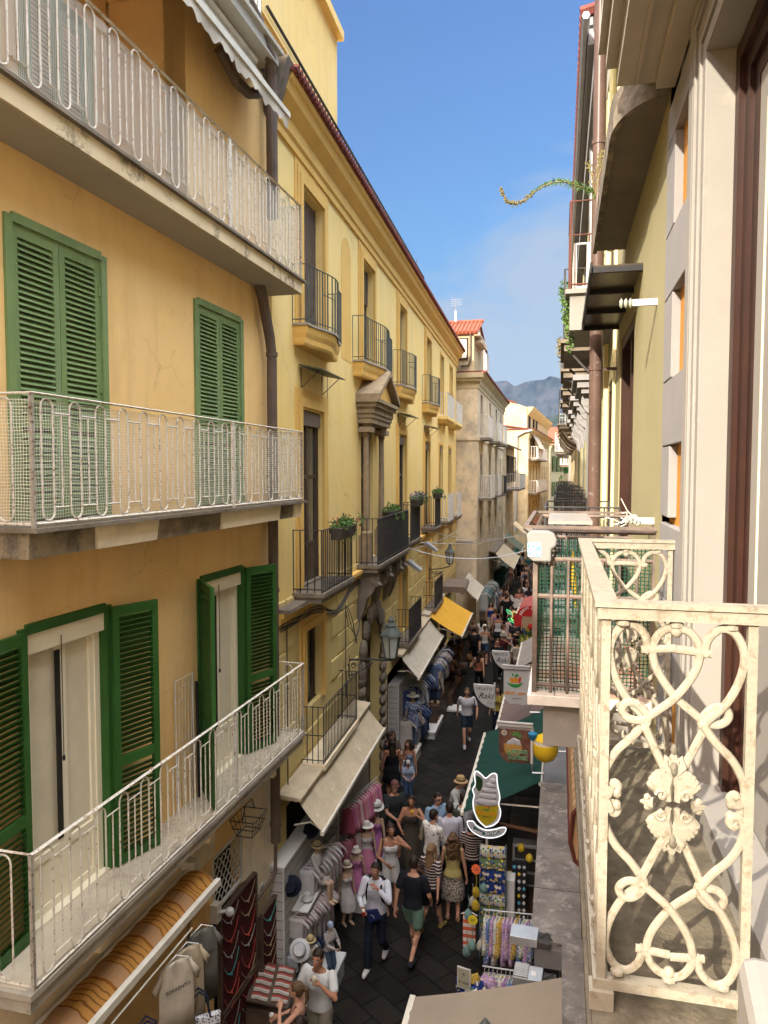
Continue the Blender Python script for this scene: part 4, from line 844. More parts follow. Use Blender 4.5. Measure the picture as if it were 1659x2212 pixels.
# --- sallow yellow neighbour
Bh=HR('sallow_house','pale yellow plastered house with a tall red brown door, second on the right')
hol=[(6.5,7.95,6.98,9.72),(9.15,9.9,6.98,9.5),(6.5,7.9,10.9,13.2),(9.15,9.9,10.5,12.9)]
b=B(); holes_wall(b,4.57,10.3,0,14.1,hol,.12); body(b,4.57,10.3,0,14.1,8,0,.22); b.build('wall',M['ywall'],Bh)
for i,(a,c,z0,z1) in enumerate(hol):
    d=B(); d.box(a,a+.09,-.12,.0-.01,z0,z1); d.box(c-.09,c,-.12,-.01,z0,z1); d.box(a+.09,c-.09,-.12,-.01,z1-.1,z1); d.box(a+.09,c-.09,-.11,-.07,z0,z0+.75)
    for q in (.5,): m=(a+c)/2; d.box(m-.05,m+.05,-.11,-.04,z0,z1-.1)
    o=d.build('balcony_door',M['wood'],Bh); B().box(a+.09,c-.09,-.10,-.09,z0+.75,z1-.1).build('glass',M['glass'],o)
b=B(); b.box(8.62,8.72,0,.03,4,14); b.box(10.0,10.2,0,.05,4,14); b.build('pilaster_strip',mat('pale_yellow_strip',(.72,.64,.34),.85),Bh)
p=B(); p.tube([(8.45,.22,13.9),(8.45,.22,2.9)],.068,12)
for z in (11.9,9.5,7.6,5.2): p.lathe([(.077,0),(.077,.05)],(8.45,.22,z),12); p.box(8.43,8.47,0,.2,z,z+.03)
p.build('downpipe',M['pipe'],Bh,smooth=True)
p=B(); p.tube([(8.9,.06,13.6),(8.9,.06,10.9)],.04,8); p.build('yellow_pipe',mat('yellow_pipe_paint',(.70,.62,.30),.6),Bh)
b=B(); b.box(4.54,7.6,0,.17,10.66,10.76); n=10
rr=[[(6.7,0,10.30),(6.7,.20,10.30)]]
b.ext([(4.56,0),(7.6,0),(7.6,.26)]+[(4.56+.5-.5*math.sin(PI/2*k/n),.26*math.cos(PI/2*k/n)) for k in range(n)],10.54,10.66,'z'); ub=b.build('upper_balcony',mat('shaded_soffit',(.19,.165,.13),.95,(.15,.13,.10),2,1,bump=.1,bs=20),Bh)  # underside colour darkened to stand in for its shade
b=B(); b.ext([(7.62,.262),(7.62,.30)]+[(4.56+.51-.53*math.sin(PI/2*k/n),.30*math.cos(PI/2*k/n)) for k in range(n+1)]+[(4.56+.50-.5*math.sin(PI/2*k/n),.262*math.cos(PI/2*k/n)) for k in range(n,-1,-1)],10.52,10.72,'z'); b.build('stained_edge',mat('black_stained_edge',(.10,.085,.065),.95,(.24,.2,.15),9,1,bump=.8,bs=30),ub)
def rbal(par,u0,u1,z,wd,m,rh=1.05,pitch=.13,sl=None,nm='balcony',th=.16,mid=None,x=None):
    b=B(); b.box(u0-.05,u1+.05,-.01,wd+.05,z-.05,z); b.box(u0,u1,-.01,wd,z-th,z-.05); bp=b.build(nm,sl or M['grest'],par)
    bars(1,[(u0,0),(u0,wd),(u1,wd),(u1,0)],z,z+rh,pitch,.009,.016,mid).build('railing',m,bp); return bp
bp=rbal(Bh,8.95,10.2,10.5,.50,mat('rusty_iron',(.13,.045,.03),.8,(.09,.04,.03),8,1),1.0,.2,M['bumpwhite'],th=.46)
bars(1,[(9.1,.0),(9.1,.44),(10.1,.44)],10.5,11.06,.16,.02,.02).build('inner_railing',M['wiron'],bp)
# balcony with green netting
b=B(); b.box(4.80,6.62,-.01,.77,6.90,6.96); sl=b.build('balcony',mat('white_marble',(.78,.75,.68),.5,(.6,.57,.5),6,1),Bh)
B().box(4.86,6.58,0,.67,6.62,6.90).build('slab_face',M['bumpwhite'],sl)
g=B(); pth=[(4.86,0),(4.86,.73),(6.56,.73),(6.56,0)]
for z in (8.02,7.84,7.60,7.02): g.tube([(u,w,z) for u,w in pth],.014,4,up=(0,0,1))
for u,w in seg_iter(pth,.105): g.tube([(u,w,6.96),(u,w,7.84)],.010,6,cap=False)
for u,w in pth: g.box(u-.015,u+.015,w-.015,w+.015,6.96,8.02)
g.box(4.82,6.6,-.0,.70,8.025,8.05) if 0 else None
for p_,q_ in (((4.80,.0,8.05),(4.80,.79,8.05)),((4.80,.79,8.05),(6.62,.79,8.05)),((6.62,.79,8.05),(6.62,0,8.05))): g.beam(p_,q_,.03,.02)
g.build('railing',mat('weathered_brown_iron',(.10,.085,.075),.6,(.2,.15,.12),8,1,dc=(.32,.16,.1),ds=12,da=.5),sl)
n=B(); n.add([(4.875,.02,6.98),(4.875,.715,6.98),(4.875,.715,7.97),(4.875,.02,7.97)],[(0,1,2,3)]); n.build('green_netting_end',M['netgy'],sl)
n=B(); n.add([(4.88,.715,6.98),(6.54,.715,6.98),(6.54,.715,7.97),(4.88,.715,7.97)],[(0,1,2,3)]); n.build('green_netting_front',M['netg'],sl)
m=mat('patterned_tiles',(.45,.40,.33),.5); N_,L_,b_,tc_=nodes(m); ck=N_.new('ShaderNodeTexBrick'); ck.inputs['Scale'].default_value=1; ck.inputs['Brick Width'].default_value=.2; ck.inputs['Row Height'].default_value=.2; ck.offset=0; ck.inputs['Mortar Size'].default_value=.006; ck.inputs['Color1'].default_value=(.55,.5,.42,1); ck.inputs['Color2'].default_value=(.42,.16,.08,1); ck.inputs['Mortar'].default_value=(.2,.17,.14,1); L_(tc_.outputs['Object'],ck.inputs['Vector']); L_(ck.outputs[0],b_.inputs['Base Color'])
B().box(4.82,6.6,0,.75,6.962,6.968).build('floor_tiles',m,sl)
B().box(5.3,6.3,.36,.66,8.035,8.06).build('rail_tray',mat('clear_tray',(.30,.28,.25),.3),sl)
b=B(); b.tube([(4.9,.50,7.9),(4.9,.49,7.7),(4.9,.47,7.52)],[.008,.02,.008],6); o=b.build('hanging_peg_bag',mat('amber_plastic',(.60,.33,.02),.5)); o.location=(0,0,0); o.matrix_world=Bh.matrix_basis; tag(o,'thin amber cloth hanging behind the green netting','peg bag')
t=thing('detergent_jug','white plastic jug with blue label strapped on the netted railing','jug',(WX-.69,4.84,7.83),R(90))
b=B(); pf=[(.0,.0),(.11,.0),(.14,.02),(.155,.17),(.13,.20),(.02,.2),(-.02,.18),(-.035,.14),(-.03,.10),(.0,.08)]
b.ext([(x-.06,z) for x,z in pf],-.03,.05,'x'); b.build('jug_body',mat('jug_plastic',(.25,.245,.235),.4),t,bevel=.012,rot=(0,0,0),loc=(-.03,0,.0))
b=B(); b.ext([(.0,.03),(.085,.03),(.09,.12),(.005,.12)],-.064,-.0605,'x'); b.build('label',blotch('blue_label',(.55,.62,.7),[(.10,.32,.55),(.16,.42,.6),(.6,.2,.25),(.5,.6,.7)],60,th=.5),t)
rbal(Bh,7.75,9.35,6.96,.73,M['iron'],1.08,.14,M['bumpwhite'],mid=7.2)
# canopy over the door, insulators
t=thing('door_canopy','dark stained glass canopy above the red brown door on the right','canopy',(WX,0,0),R(90))
b=B(); b.box(5.9,8.25,.0,.36,9.94,9.955); b.build('panel',mat('smoked_panel',(.035,.028,.02),.35,(.09,.07,.045),3,1),t)
b=B()
for u in (5.89,6.6,7.4,8.23): b.box(u,u+.04,.0,.37,9.90,9.94)
b.box(5.89,8.27,.36,.38,9.90,9.98); b.build('ribs',M['black'],t)
def insulator(u,z,lab,L_=.16):
    t=thing('insulator',lab,'insulator',(WX,u,z),R(90),'glass insulators on the right wall'); b=B(); b.box(-.012,.012,0,L_,-.02,.02); b.build('bracket',M['white'],t)
    b=B(); b.tube([(0,L_-.03,0),(0,L_+.02,0)],.012,6)
    for k in range(3): b.tube([(0,L_+.0+.028*k,0),(0,L_+.01+.028*k,0),(0,L_+.022+.028*k,0)],[.016,.034,.018],12,up=(1,0,0))
    b.build('glass_discs',mat('glass_discs',(.40,.42,.33),.15,spec=.8) if 'glass_discs' not in MC else MC['glass_discs'],t); return t
insulator(5.0,9.47,'clean glass insulator on a white bracket below the dark canopy',.15)
t=insulator(4.95,8.09,'insulator wrapped in loose white wires above the cream railing',.10)
b=B(); rq=random.Random(4)
for k in range(5):
    p0=Vector((.0,.08,.0)); pts=[p0]
    for i in range(6): pts.append(pts[-1]+Vector((rq.uniform(-.03,.03),rq.uniform(.0,.05),rq.uniform(-.03,.04))))
    b.tube(pts,.004,4)
b.tube([(0,.1,0),(.02,.16,.06),(.03,.2,.14)],.0035,4); b.build('loose_wires',M['wiron'],t)
# weed growing from the upper edge
t=thing('wild_sprig','feathery green weed arching into the sky from the upper right balcony','plant',(.25,6.5,10.7))
b=B(); 
pa=[(0,0,0),(-.15,.1,.12),(-.3,.1,.16),(-.45,.1,.12),(-.6,.1,.02),(-.72,.1,.03),(-.78,.1,.14)]
pp=spl(pa,6); b.mi=1; b.tube(pp,.006,4); b.mi=0; rq=random.Random(2)
for i,p in enumerate(pp[:26]):
    for k in range(16):
        d=Vector((rq.gauss(-.5,.5),rq.gauss(0,.8),rq.gauss(0,1))).normalized(); l=(.03+.055*rq.random())*(1-i/30); b.add([p,p+d*l+Vector((-.012,0,0)),p+d*l*.4+Vector((.003,0,.003))],[(0,1,2)],0 if i<22 else 1)
for i,p in enumerate(pp[20:]):
    for k in range(7): q=p+Vector((rq.gauss(0,.01),rq.gauss(0,.01),rq.gauss(0,.01))); b.ell(q,(.008,.008,.008),4,3,1)
for a in ((.05,0,.35),(-.06,0,.25),(.12,0,.42)):
    q=spl([(0,0,-.05),(a[0]*.4,0,a[2]*.5),a],6); b.mi=1; b.tube(q,.004,4)
    for p in q[5:]:
        for k in range(4): b.ell(p+Vector((rq.gauss(0,.012),0,rq.gauss(0,.012))),(.007,.007,.01),4,3)
b.build('stems',[M['leaf'],M['leafd']],t)
# --- further houses on the right
C=HR('bracketed_house','grey fronted house with scrolled stone door hoods and terracotta eaves, third on the right')
hl=[(u,u+1.1,z,z+2.5) for u in (11.5,14.6,17.8,21) for z in (6.98,10.4)]
b=B(); holes_wall(b,10.3,24,0,14.3,hl,.15,.02); body(b,10.3,24,0,14.3,8,.02,.25); b.build('wall',M['greyq'],C)
for u in (10.8,13.4,16.6,20,23): 
    b=B(); b.box(u-.25,u+.25,.02,.08,3,14); b.build('pilaster',M['ywall'],C)
for u,u1,z,z1 in hl: B().box(u,u1,-.14,-.10,z,z1).build('door_leaf',M['shd'] if rn.random()<.3 else M['dwood'],C)
b=B(); b.box(10.3,24,.0,.30,13.95,14.15); b.box(10.3,24,.0,.22,13.6,13.95); b.box(10.3,24,.24,.34,14.2,14.32); b.build('eaves_soffit',M['greyq'],C)
b=B(); u=10.3
while u<24: b.tube([(u,.40,14.36),(u,-.3,14.5)],.075,6); u+=.19
b.box(10.3,24,-8,.36,14.30,14.37); b.build('eaves_tiles',M['dtile'],C)
b=B(); b.tube([(9.9,.34,14.1),(24,.34,14.1)],.05,6); b.tube([(12.6,.14,14),(12.6,.12,7)],.05,6); b.build('gutter',M['galv'],C)
for u in (11.5,14.6,17.8,21):
    b=B(); uc=u+.55
    b.box(uc-.95,uc+.95,.02,.42,9.72,9.80); b.box(uc-.9,uc+.9,.02,.36,9.62,9.72); b.box(uc-.85,uc+.85,.02,.30,9.54,9.62)
    hd=b.build('door_hood',M['greyq'],C)
    for s in (-.72,.60):
        e=B(); cs=[(.02,9.54),(.28,9.54),(.30,9.42),(.24,9.30),(.14,9.22),(.12,9.05),(.02,8.95)]; e.ext(cs,uc+s,uc+s+.12,'x'); e.tube([(uc+s-.01,.22,9.42),(uc+s+.13,.22,9.42)],.06,8); e.build('scroll_bracket',M['greyq'],hd)
for u in (11.5,14.6,17.8,21): rbal(C,u-.5,u+1.6,6.96,.66,M['iron'],1.05,.12,M['bumpwhite'],mid=7.85)
for i,u in enumerate((11.5,14.6,17.8,21)):
    bp=rbal(C,u-.4,u+1.5,10.3,.55,M['iron'],1.0,.13)
    for s in (-.3,1.4): 
        e=B(); e.tube(spl([(u+s,.02,9.75),(u+s,.2,9.85),(u+s,.45,10.12)],5),.02,5); e.build('curved_strut',M['iron'],bp)
D=HR('cream_row_house','sunlit cream and yellow house beyond the bracketed one on the right',y=24)
b=B(); hl=[(u,u+1.1,z,z+2.3) for u in (2,5.5,9,12.5,16) for z in (6.8,10.0)]; holes_wall(b,0,20,0,13.2,hl,.2); body(b,0,20,0,13.2,8,0,.25); b.build('wall',M['cream_w'],D)
for h in hl: B().box(h[0],h[1],-.19,-.15,h[2],h[3]).build('door_leaf',M['dwood'],D)
b=B(); b.ext([(0,12.4),(.1,12.5),(.2,12.9),(.45,13.1),(.45,13.2),(0,13.2)],0,20,'x'); b.build('cornice',M['ochre'],D); B().box(0,20,-8,.5,13.2,13.32).build('roof_edge',M['dtile'],D)
for u in (2,5.5,9,12.5,16):
    rbal(D,u-.6,u+1.7,6.8,.68,M['iron'],1.1,.14); bp=rbal(D,u-.6,u+1.7,10,.65,M['wiron'] if u in(5.5,12.5) else M['iron'],1.1,.14,M['slab'])
    for s in (-.5,1.4): e=B(); e.tube(spl([(u+s,.02,9.3),(u+s,.3,9.45),(u+s,.6,9.85)],4),.04,5); e.build('curved_strut',M['grest'],bp)
E_=HR('shaded_row_house','narrow white and grey house far down the right side with iron balconies',x=.45,y=44,rz=89)
b=B(); hl=[(u,u+1.1,z,z+2.3) for u in (2,6,10,14) for z in (6.2,9.6)]; holes_wall(b,0,18,0,13,hl,.2); body(b,0,18,0,13,8,0,.25); b.build('wall',M['bumpwhite'],E_)
for h in hl: B().box(h[0],h[1],-.19,-.15,h[2],h[3]).build('door_leaf',M['shd'],E_)
for u in (2,6,10,14): rbal(E_,u-.8,u+1.8,6.2,.8,M['iron'],1.1,.2); rbal(E_,u-.8,u+1.8,9.6,.8,M['wiron'],1.1,.2)
B().box(-.1,18,-8,.5,13,13.15).build('roof_edge',M['dtile'],E_)
F_=HR('far_row_house','last pink and yellow house at the far right end of the street',x=.65,y=62,rz=87)
b=B(); hl=[(u,u+1.2,z,z+2.2) for u in (3,8,13,18,23,28) for z in (5.8,9)]; holes_wall(b,0,32,0,12,hl,.2); body(b,0,32,0,12,8,0,.25); b.build('wall',M['orange'],F_)
for h in hl: B().box(h[0],h[1],-.19,-.15,h[2],h[3]).build('door_leaf',M['dwood'],F_)
for u in (3,8,13,18,23): rbal(F_,u-.8,u+1.8,5.8,.8,M['iron'],1.1,.3); rbal(F_,u-.8,u+1.8,9,.8,M['wiron'],1.1,.3)
# roof-edge plants
for (x,y,z,s,lab) in ((.10,9.3,10.3,.28,'spiky green palm leaves poking past the rusty upper rail'),(.05,12.5,11.3,.3,'trailing creeper hanging from an upper iron balcony on the right'),(.0,15.5,10.9,.3,'dry brown creeper on the second upper iron balcony')):
    t=thing('balcony_plant',lab,'plant',(x,y,z)); b=B(); foliage(b,(-.03,0,0),s*.30,.3,s*.7,240,.045,rn); foliage(b,(-.01,0,-.25),s*.2,.3,s*.9,110,.045,rn); b.build('leaves',M['leaf'] if 'dry' not in lab else M['leafd'],t)
t=thing('window_creeper','green creeper climbing the far white house','plant',(.2,58,5)); b=B(); foliage(b,(-.15,0,1.5),.25,1.0,1.6,300,.2,rn); b.build('leaves',M['leaf'],t)

h=HR('rear_bounce_house','unseen white house beyond the right edge, added to bounce light',y=-34)
b=B(); b.box(0,33.9,-8,0,0,13.5); b.build('wall',mat('bounce_white',(.80,.77,.70),.85,(.74,.70,.62),1,1),h)  # unseen white reflector, added to bounce sun onto the left facades
# ======================================================= figure builder (bodies grown as one remeshed surface)
def remesh(b,vox,sm=2,name='m'):
    me=bpy.data.meshes.new('t'); me.from_pydata(b.v,[],b.f)
    bm=bmesh.new(); bm.from_mesh(me); bmesh.ops.recalc_face_normals(bm,faces=bm.faces); bm.to_mesh(me); bm.free()
    o=bpy.data.objects.new('t',me); COL.objects.link(o)
    m=o.modifiers.new('r','REMESH'); m.mode='VOXEL'; m.voxel_size=vox
    if sm: s=o.modifiers.new('s','SMOOTH'); s.factor=.5; s.iterations=sm
    dg=bpy.context.evaluated_depsgraph_get(); dg.update(); ev=o.evaluated_get(dg); r=bpy.data.meshes.new_from_object(ev)
    vs=[tuple(v.co) for v in r.vertices]; fs=[tuple(p.vertices) for p in r.polygons]
    bpy.data.objects.remove(o,do_unlink=True); bpy.data.meshes.remove(me); bpy.data.meshes.remove(r)
    out=B(); out.add(vs,fs); return out
def ik(a,c,l1,l2,pole):
    a=Vector(a);c=Vector(c);d=c-a;L=min(d.length,(l1+l2)*.999);d.normalize();c=a+d*L
    x=(l1*l1-l2*l2+L*L)/(2*L);h=math.sqrt(max(0,l1*l1-x*x));p=Vector(pole);p=(p-d*p.dot(d)).normalized()
    return a+d*x+p*h,c
# pose: ankles and wrists (x right-hand side negative), lean, head turn. figure faces +Y, 1.75 m tall
POSES=dict(
 walk=dict(aL=(.09,.26,.10),aR=(-.09,-.30,.17),wL=(.27,-.20,.92),wR=(-.27,.24,.98)),
 walk2=dict(aL=(.08,-.28,.16),aR=(-.08,.24,.10),wL=(.25,.2,.95),wR=(-.26,-.15,.90)),
 stand=dict(aL=(.10,.0,.09),aR=(-.10,.05,.09),wL=(.27,.03,.86),wR=(-.27,.03,.86)),
 stand2=dict(aL=(.11,.10,.09),aR=(-.09,-.10,.09),wL=(.25,.08,.88),wR=(-.28,.0,.87)),
 eat=dict(aL=(.10,.04,.09),aR=(-.10,-.06,.09),wL=(.17,.34,1.12),wR=(-.12,.25,1.44)),
 eatwalk=dict(aL=(.08,.22,.10),aR=(-.09,-.25,.16),wL=(.12,.33,1.13),wR=(-.10,.24,1.45)),
 hold=dict(aL=(.10,.02,.09),aR=(-.10,.0,.09),wL=(.08,.36,1.10),wR=(-.10,.35,1.12)),
 lean=dict(aL=(.12,.05,.09),aR=(-.12,.0,.09),wL=(.15,.48,1.02),wR=(-.1,.46,1.0),lean=.28),
 sit=dict(aL=(.10,.42,.42),aR=(-.08,.40,.36),wL=(.14,.28,.90),wR=(-.2,.20,.88)),
)
class Sk: pass
def skel(pose,fem=False,child=False):
    p=POSES[pose]; k=Sk(); ln=p.get('lean',.03); k.fem=fem
    sw=.165 if fem else .19; hw=.092; k.hipz=.92
    def up(x,y,z): t=max(0,z-.92); return Vector((x,y+t*math.sin(ln),.92+t*math.cos(ln)))
    k.up=up; k.sh=[up(s*sw,-.01,1.43) for s in (1,-1)]; k.hip=[Vector((s*hw,0,.90)) for s in (1,-1)]
    k.el=[];k.wr=[];k.kn=[];k.an=[]
    for i,(w,s) in enumerate(((p['wL'],1),(p['wR'],-1))):
        e,w_=ik(k.sh[i],w,.30,.26,(s*.7,-.8,-.4)); k.el.append(e); k.wr.append(w_)
    for i,a in enumerate((p['aL'],p['aR'])):
        n,a_=ik(k.hip[i],a,.43,.41,(0,1,.1)); k.kn.append(n); k.an.append(a_)
    k.head=up(0,.035,1.645); k.neck=up(0,.0,1.52); return k
def torso(b,k,g=0.,z0=.86,z1=1.50,n=20):
    F=k.fem; pr=[(.80,.10,.09,0),(.86,.155 if F else .145,.115,-.01),(.93,.172 if F else .158,.118,-.015),(1.0,.155 if F else .152,.105,-.01),(1.08,.122 if F else .142,.088,0),(1.17,.125 if F else .15,.092,.0),(1.27,.145 if F else .168,.112,.008 if not F else .014),(1.34,.152 if F else .178,.108,.008),(1.41,.150 if F else .178,.09,-.005),(1.455,.105,.07,-.01),(1.49,.062,.06,0),(1.56,.054,.056,.01)]
    rr=[]
    for z,rx,ry,dy in pr:
        if z<z0-.001 or z>z1+.001: continue
        rr.append([k.up((rx+g)*math.cos(2*PI*j/n),dy+(ry+g)*math.sin(2*PI*j/n),z) for j in range(n)])
    b.loft(rr)
def limb(b,pts,rs,n=12):
    q=[];r=[]
    for i in range(len(pts)-1):
        for t in (0,.25,.5,.75):
            q.append(Vector(pts[i]).lerp(Vector(pts[i+1]),t)); r.append(rs[i]+(rs[i+1]-rs[i])*t)
    q.append(Vector(pts[-1])); r.append(rs[-1]); b.tube(q,r,n)
    for p,rr in ((pts[0],rs[0]),(pts[-1],rs[-1])): b.ell(p,(rr,rr,rr),10,8)
    if len(pts)>2: b.ell(pts[1],(rs[1],rs[1],rs[1]),10,8)
def body_mesh(pose,fem):
    k=skel(pose,fem); b=B(); torso(b,k)
    if fem:
        for s in (1,-1): b.ell(k.up(s*.068,.085,1.275),(.058,.052,.058),12,8)
    for i in (0,1):
        s=(1,-1)[i]; q=.92 if fem else 1
        limb(b,[k.hip[i],k.kn[i],k.an[i]],[.083,.054,.036]); c=k.kn[i].lerp(k.an[i],.32)+Vector((0,-.018,0)); b.ell(c,(.050,.052,.11),10,8)
        f=k.an[i]; b.tube([f+Vector((0,-.05,-.045)),f+Vector((0,.03,-.04)),f+Vector((s*.01,.12,-.06)),f+Vector((s*.012,.175,-.068))],[.035,.042,.038,.024],10,flat=.8)
        limb(b,[k.sh[i],k.el[i],k.wr[i]],[.050*q,.038*q,.024*q]); c=k.el[i].lerp(k.wr[i],.25); b.ell(c,(.036*q,)*3,8,6)
        b.ell(k.sh[i],(.058*q,.055*q,.055*q),10,8)
    # head
    h=k.head; b.ell(h+Vector((0,-.01,.025)),(.074,.092,.088),16,12); b.ell(h+Vector((0,.018,-.03)),(.058,.07,.082),14,10); b.ell(h+Vector((0,.05,-.092)),(.028,.026,.022),8,6)
    b.tube([k.up(0,.0,1.47),k.up(0,.012,1.58)],[.056,.050],12)
    b.tube([h+Vector((0,.082,.025)),h+Vector((0,.104,-.012)),h+Vector((0,.088,-.024))],[.010,.016,.012],8)
    for s in (1,-1): b.ell(h+Vector((s*.076,-.005,-.005)),(.011,.02,.031),8,6)
    hands=[]
    o=remesh(b,.0115,3)
    # hands: palm, four fingers of unequal length and a thumb, added to the same surface
    for i in (0,1):
        s=(1,-1)[i]; w=k.wr[i]; d=(w-k.el[i]).normalized(); up_=Vector((0,0,1)); inn=Vector((-s,0,0)); inn=(inn-d*inn.dot(d)).normalized(); lat=d.cross(inn).normalized()
        if lat.y<0: lat=-lat
        o.tube([w-d*.01,w+d*.035,w+d*.085],[.023,.036,.034],10,flat=.5,up=inn)
        for q,(off,l) in enumerate(((.026,.068),(.009,.078),(-.009,.072),(-.026,.056))):
            a=w+d*.080+lat*off; m=a+d*l*.45+inn*.010; e=m+d*l*.30+inn*l*.38; o.tube([a,m,e],[.0095,.0088,.007],6)
        a=w+d*.03+lat*.03; o.tube([a,a+d*.03+lat*.022+inn*.01,a+d*.062+lat*.024+inn*.022],[.012,.0105,.008],6)
    nb=len(o.f)
    o.mi=1
    for s in (1,-1):
        o.ell(h+Vector((s*.030,.0775,.012)),(.014,.009,.008),8,6,1); o.ell(h+Vector((s*.030,.0855,.012)),(.0062,.004,.0062),6,5,2)
        o.tube([h+Vector((s*.015,.092,.034)),h+Vector((s*.033,.087,.040)),h+Vector((s*.050,.070,.034))],.0042,5,mi=2)
    o.tube([h+Vector((-.024,.080,-.052)),h+Vector((0,.089,-.050)),h+Vector((.024,.080,-.052))],[.004,.0075,.004],6,mi=3)
    return o.mesh('body',[M['skin'],M['eyewhite'],M['eyedark'],M['lips']],'all')
M['skin']=mat('skin',(.42,.22,.14),.55,(.46,.25,.16),6,1,sss=.1); M['skint']=mat('tanned_skin',(.30,.14,.08),.55,(.33,.16,.09),6,1); M['mann']=mat('mannequin_skin',(.36,.24,.16),.5)
M['eyewhite']=mat('eye_white',(.5,.47,.43),.4); M['eyedark']=mat('eye_dark',(.02,.013,.01),.4); M['lips']=mat('lips',(.28,.08,.07),.5)
def garment(kind,pose,fem):
    k=skel(pose,fem); b=B(); g=.014; vx=.014
    def legs(end,r0,r1,flare=1):
        for i in (0,1):
            if end<=1: limb(b,[k.hip[i]+Vector((0,0,-.01)),k.hip[i].lerp(k.kn[i],end)],[r0,r1])
            else: limb(b,[k.hip[i],k.kn[i],k.an[i]+Vector((0,0,.02))],[r0,(r0+r1)/2*.92,r1])
    def sleeves(t,r0,r1):
        for i in (0,1):
            if t<=1: limb(b,[k.sh[i],k.sh[i].lerp(k.el[i],t)],[r0,r1])
            else: limb(b,[k.sh[i],k.el[i],k.el[i].lerp(k.wr[i],t-1)],[r0,(r0+r1)/2,r1])
    def bust():
        if fem:
            for s in (1,-1): b.ell(k.up(s*.068,.085,1.275),(.066,.062,.066),12,8)
    if kind=='tee': torso(b,k,.020,.93,1.46); sleeves(.62,.066,.064); bust()
    elif kind=='shirt': torso(b,k,.024,.86,1.50); sleeves(1.78,.066,.042); bust()
    elif kind=='polo': torso(b,k,.020,.93,1.50); sleeves(.6,.068,.066)
    elif kind=='tank': torso(b,k,g,.93,1.38); bust(); [b.tube([k.up(s*.085,.085,1.36),k.up(s*.09,.02,1.475),k.up(s*.085,-.08,1.37)],.012,6) for s in (1,-1)]
    elif kind=='sleeveless': torso(b,k,g,.93,1.47); bust(); [b.ell(k.sh[i]+Vector(((-.02,.02)[i],0,.0)),(.052,.058,.055),10,8) for i in (0,1)]
    elif kind=='shorts': torso(b,k,.018,.86,1.02); legs(.62,.105,.098)
    elif kind=='miniskirt' or kind=='skirt' or kind=='dress' or kind=='longdress' or kind=='minidress':
        if 'dress' in kind: torso(b,k,g,.93,1.39); bust(); [b.tube([k.up(s*.085,.085,1.36),k.up(s*.09,.02,1.47),k.up(s*.085,-.08,1.37)],.012,6) for s in (1,-1)]
        zb={'miniskirt':.62,'skirt':.42,'dress':.45,'longdress':.14,'minidress':.62}[kind]; rr=[]; n=28; y0=(k.kn[0].y+k.kn[1].y)/2
        for i in range(7):
            t=i/6; z=1.04+(zb-1.04)*t; r=.135+.10*min(1,t*1.6)*(1 if kind!='longdress' else .8); sp=abs(k.kn[0].y-k.kn[1].y)*.5*t
            rr.append([((r+.010*math.sin(j*2*PI/n*7)*t)*math.cos(2*PI*j/n),y0*t+(r*.82+sp+.010*math.cos(j*2*PI/n*6)*t)*math.sin(2*PI*j/n),z) for j in range(n)])
        b.loft(rr)
    elif kind=='trousers': torso(b,k,.016,.86,1.03); legs(2,.098,.062)
    elif kind in('shoeL','shoeR'):
        for i,s in (((0,1),) if kind=='shoeL' else ((1,-1),)):
            f=k.an[i]; b.tube([f+Vector((0,-.065,-.05)),f+Vector((0,.02,-.04)),f+Vector((s*.01,.12,-.055)),f+Vector((s*.012,.19,-.065))],[.044,.052,.045,.030],10,flat=.85); b.tube([f+Vector((0,0,-.03)),f+Vector((0,-.005,.02))],.047,10)
    elif kind=='short': 
        h=k.head; b.ell(h+Vector((0,-.022,.042)),(.083,.097,.086),16,12); b.ell(h+Vector((0,-.05,.0)),(.076,.066,.08),14,10)
    elif kind in('long','curly','bun','bob','pony'):
        h=k.head; b.ell(h+Vector((0,-.024,.040)),(.084,.098,.086),16,12); b.ell(h+Vector((0,-.05,-.01)),(.080,.066,.09),14,10)
        if kind in('long','curly'):
            w=1.0 if kind=='long' else 1.45
            b.rings([(h.z+.05,.07*w,.06,0,-.05),(h.z-.06,.086*w,.062,0,h.y-.075),(h.z-.18,.095*w,.055*w,0,h.y-.105),(h.z-.30,.09*w,.045*w,0,h.y-.125),(h.z-.40,.04*w,.03,0,h.y-.12)],16)
            for s in (1,-1): b.tube([h+Vector((s*.07,.02,.05)),h+Vector((s*.084,.02,-.05)),h+Vector((s*.09,.0,-.16)),h+Vector((s*.10,.01,-.24))],[.022,.026,.026,.01],8)
        if kind=='bob': b.rings([(h.z+.03,.086,.07,0,h.y-.045),(h.z-.09,.09,.072,0,h.y-.05),(h.z-.14,.08,.06,0,h.y-.05)],16)
        if kind=='bun': b.ell(h+Vector((0,-.12,.09)),(.042,.042,.042),10,8)
        if kind=='pony': b.tube([h+Vector((0,-.10,.06)),h+Vector((0,-.16,.02)),h+Vector((0,-.16,-.12)),h+Vector((0,-.14,-.22))],[.03,.034,.03,.01],8)
        if kind=='curly':
            rq=random.Random(8)
            for _ in range(120):
                a=rq.random()*2*PI; z=rq.uniform(-.36,.06); b.ell((h.x+.13*math.cos(a)*(1 if z<0 else .75),h.y-.075+.085*math.sin(a)-.03,h.z+z),(.028,.028,.028),6,5)
        vx=.011
    o=remesh(b,vx,2 if kind!='curly' else 1)
    if kind in('short','long','curly','bun','bob','pony'):   # keep the face clear of hair
        h=k.head; vs=[]
        for x,y,z in o.v:
            if y>h.y+.045 and z<h.z+.062 and abs(x)<.068: y=h.y+.045-.02
            vs.append((x,y,z))
        o.v=vs
    return o.mesh(kind,[M['white']],'all')
MESHC={}
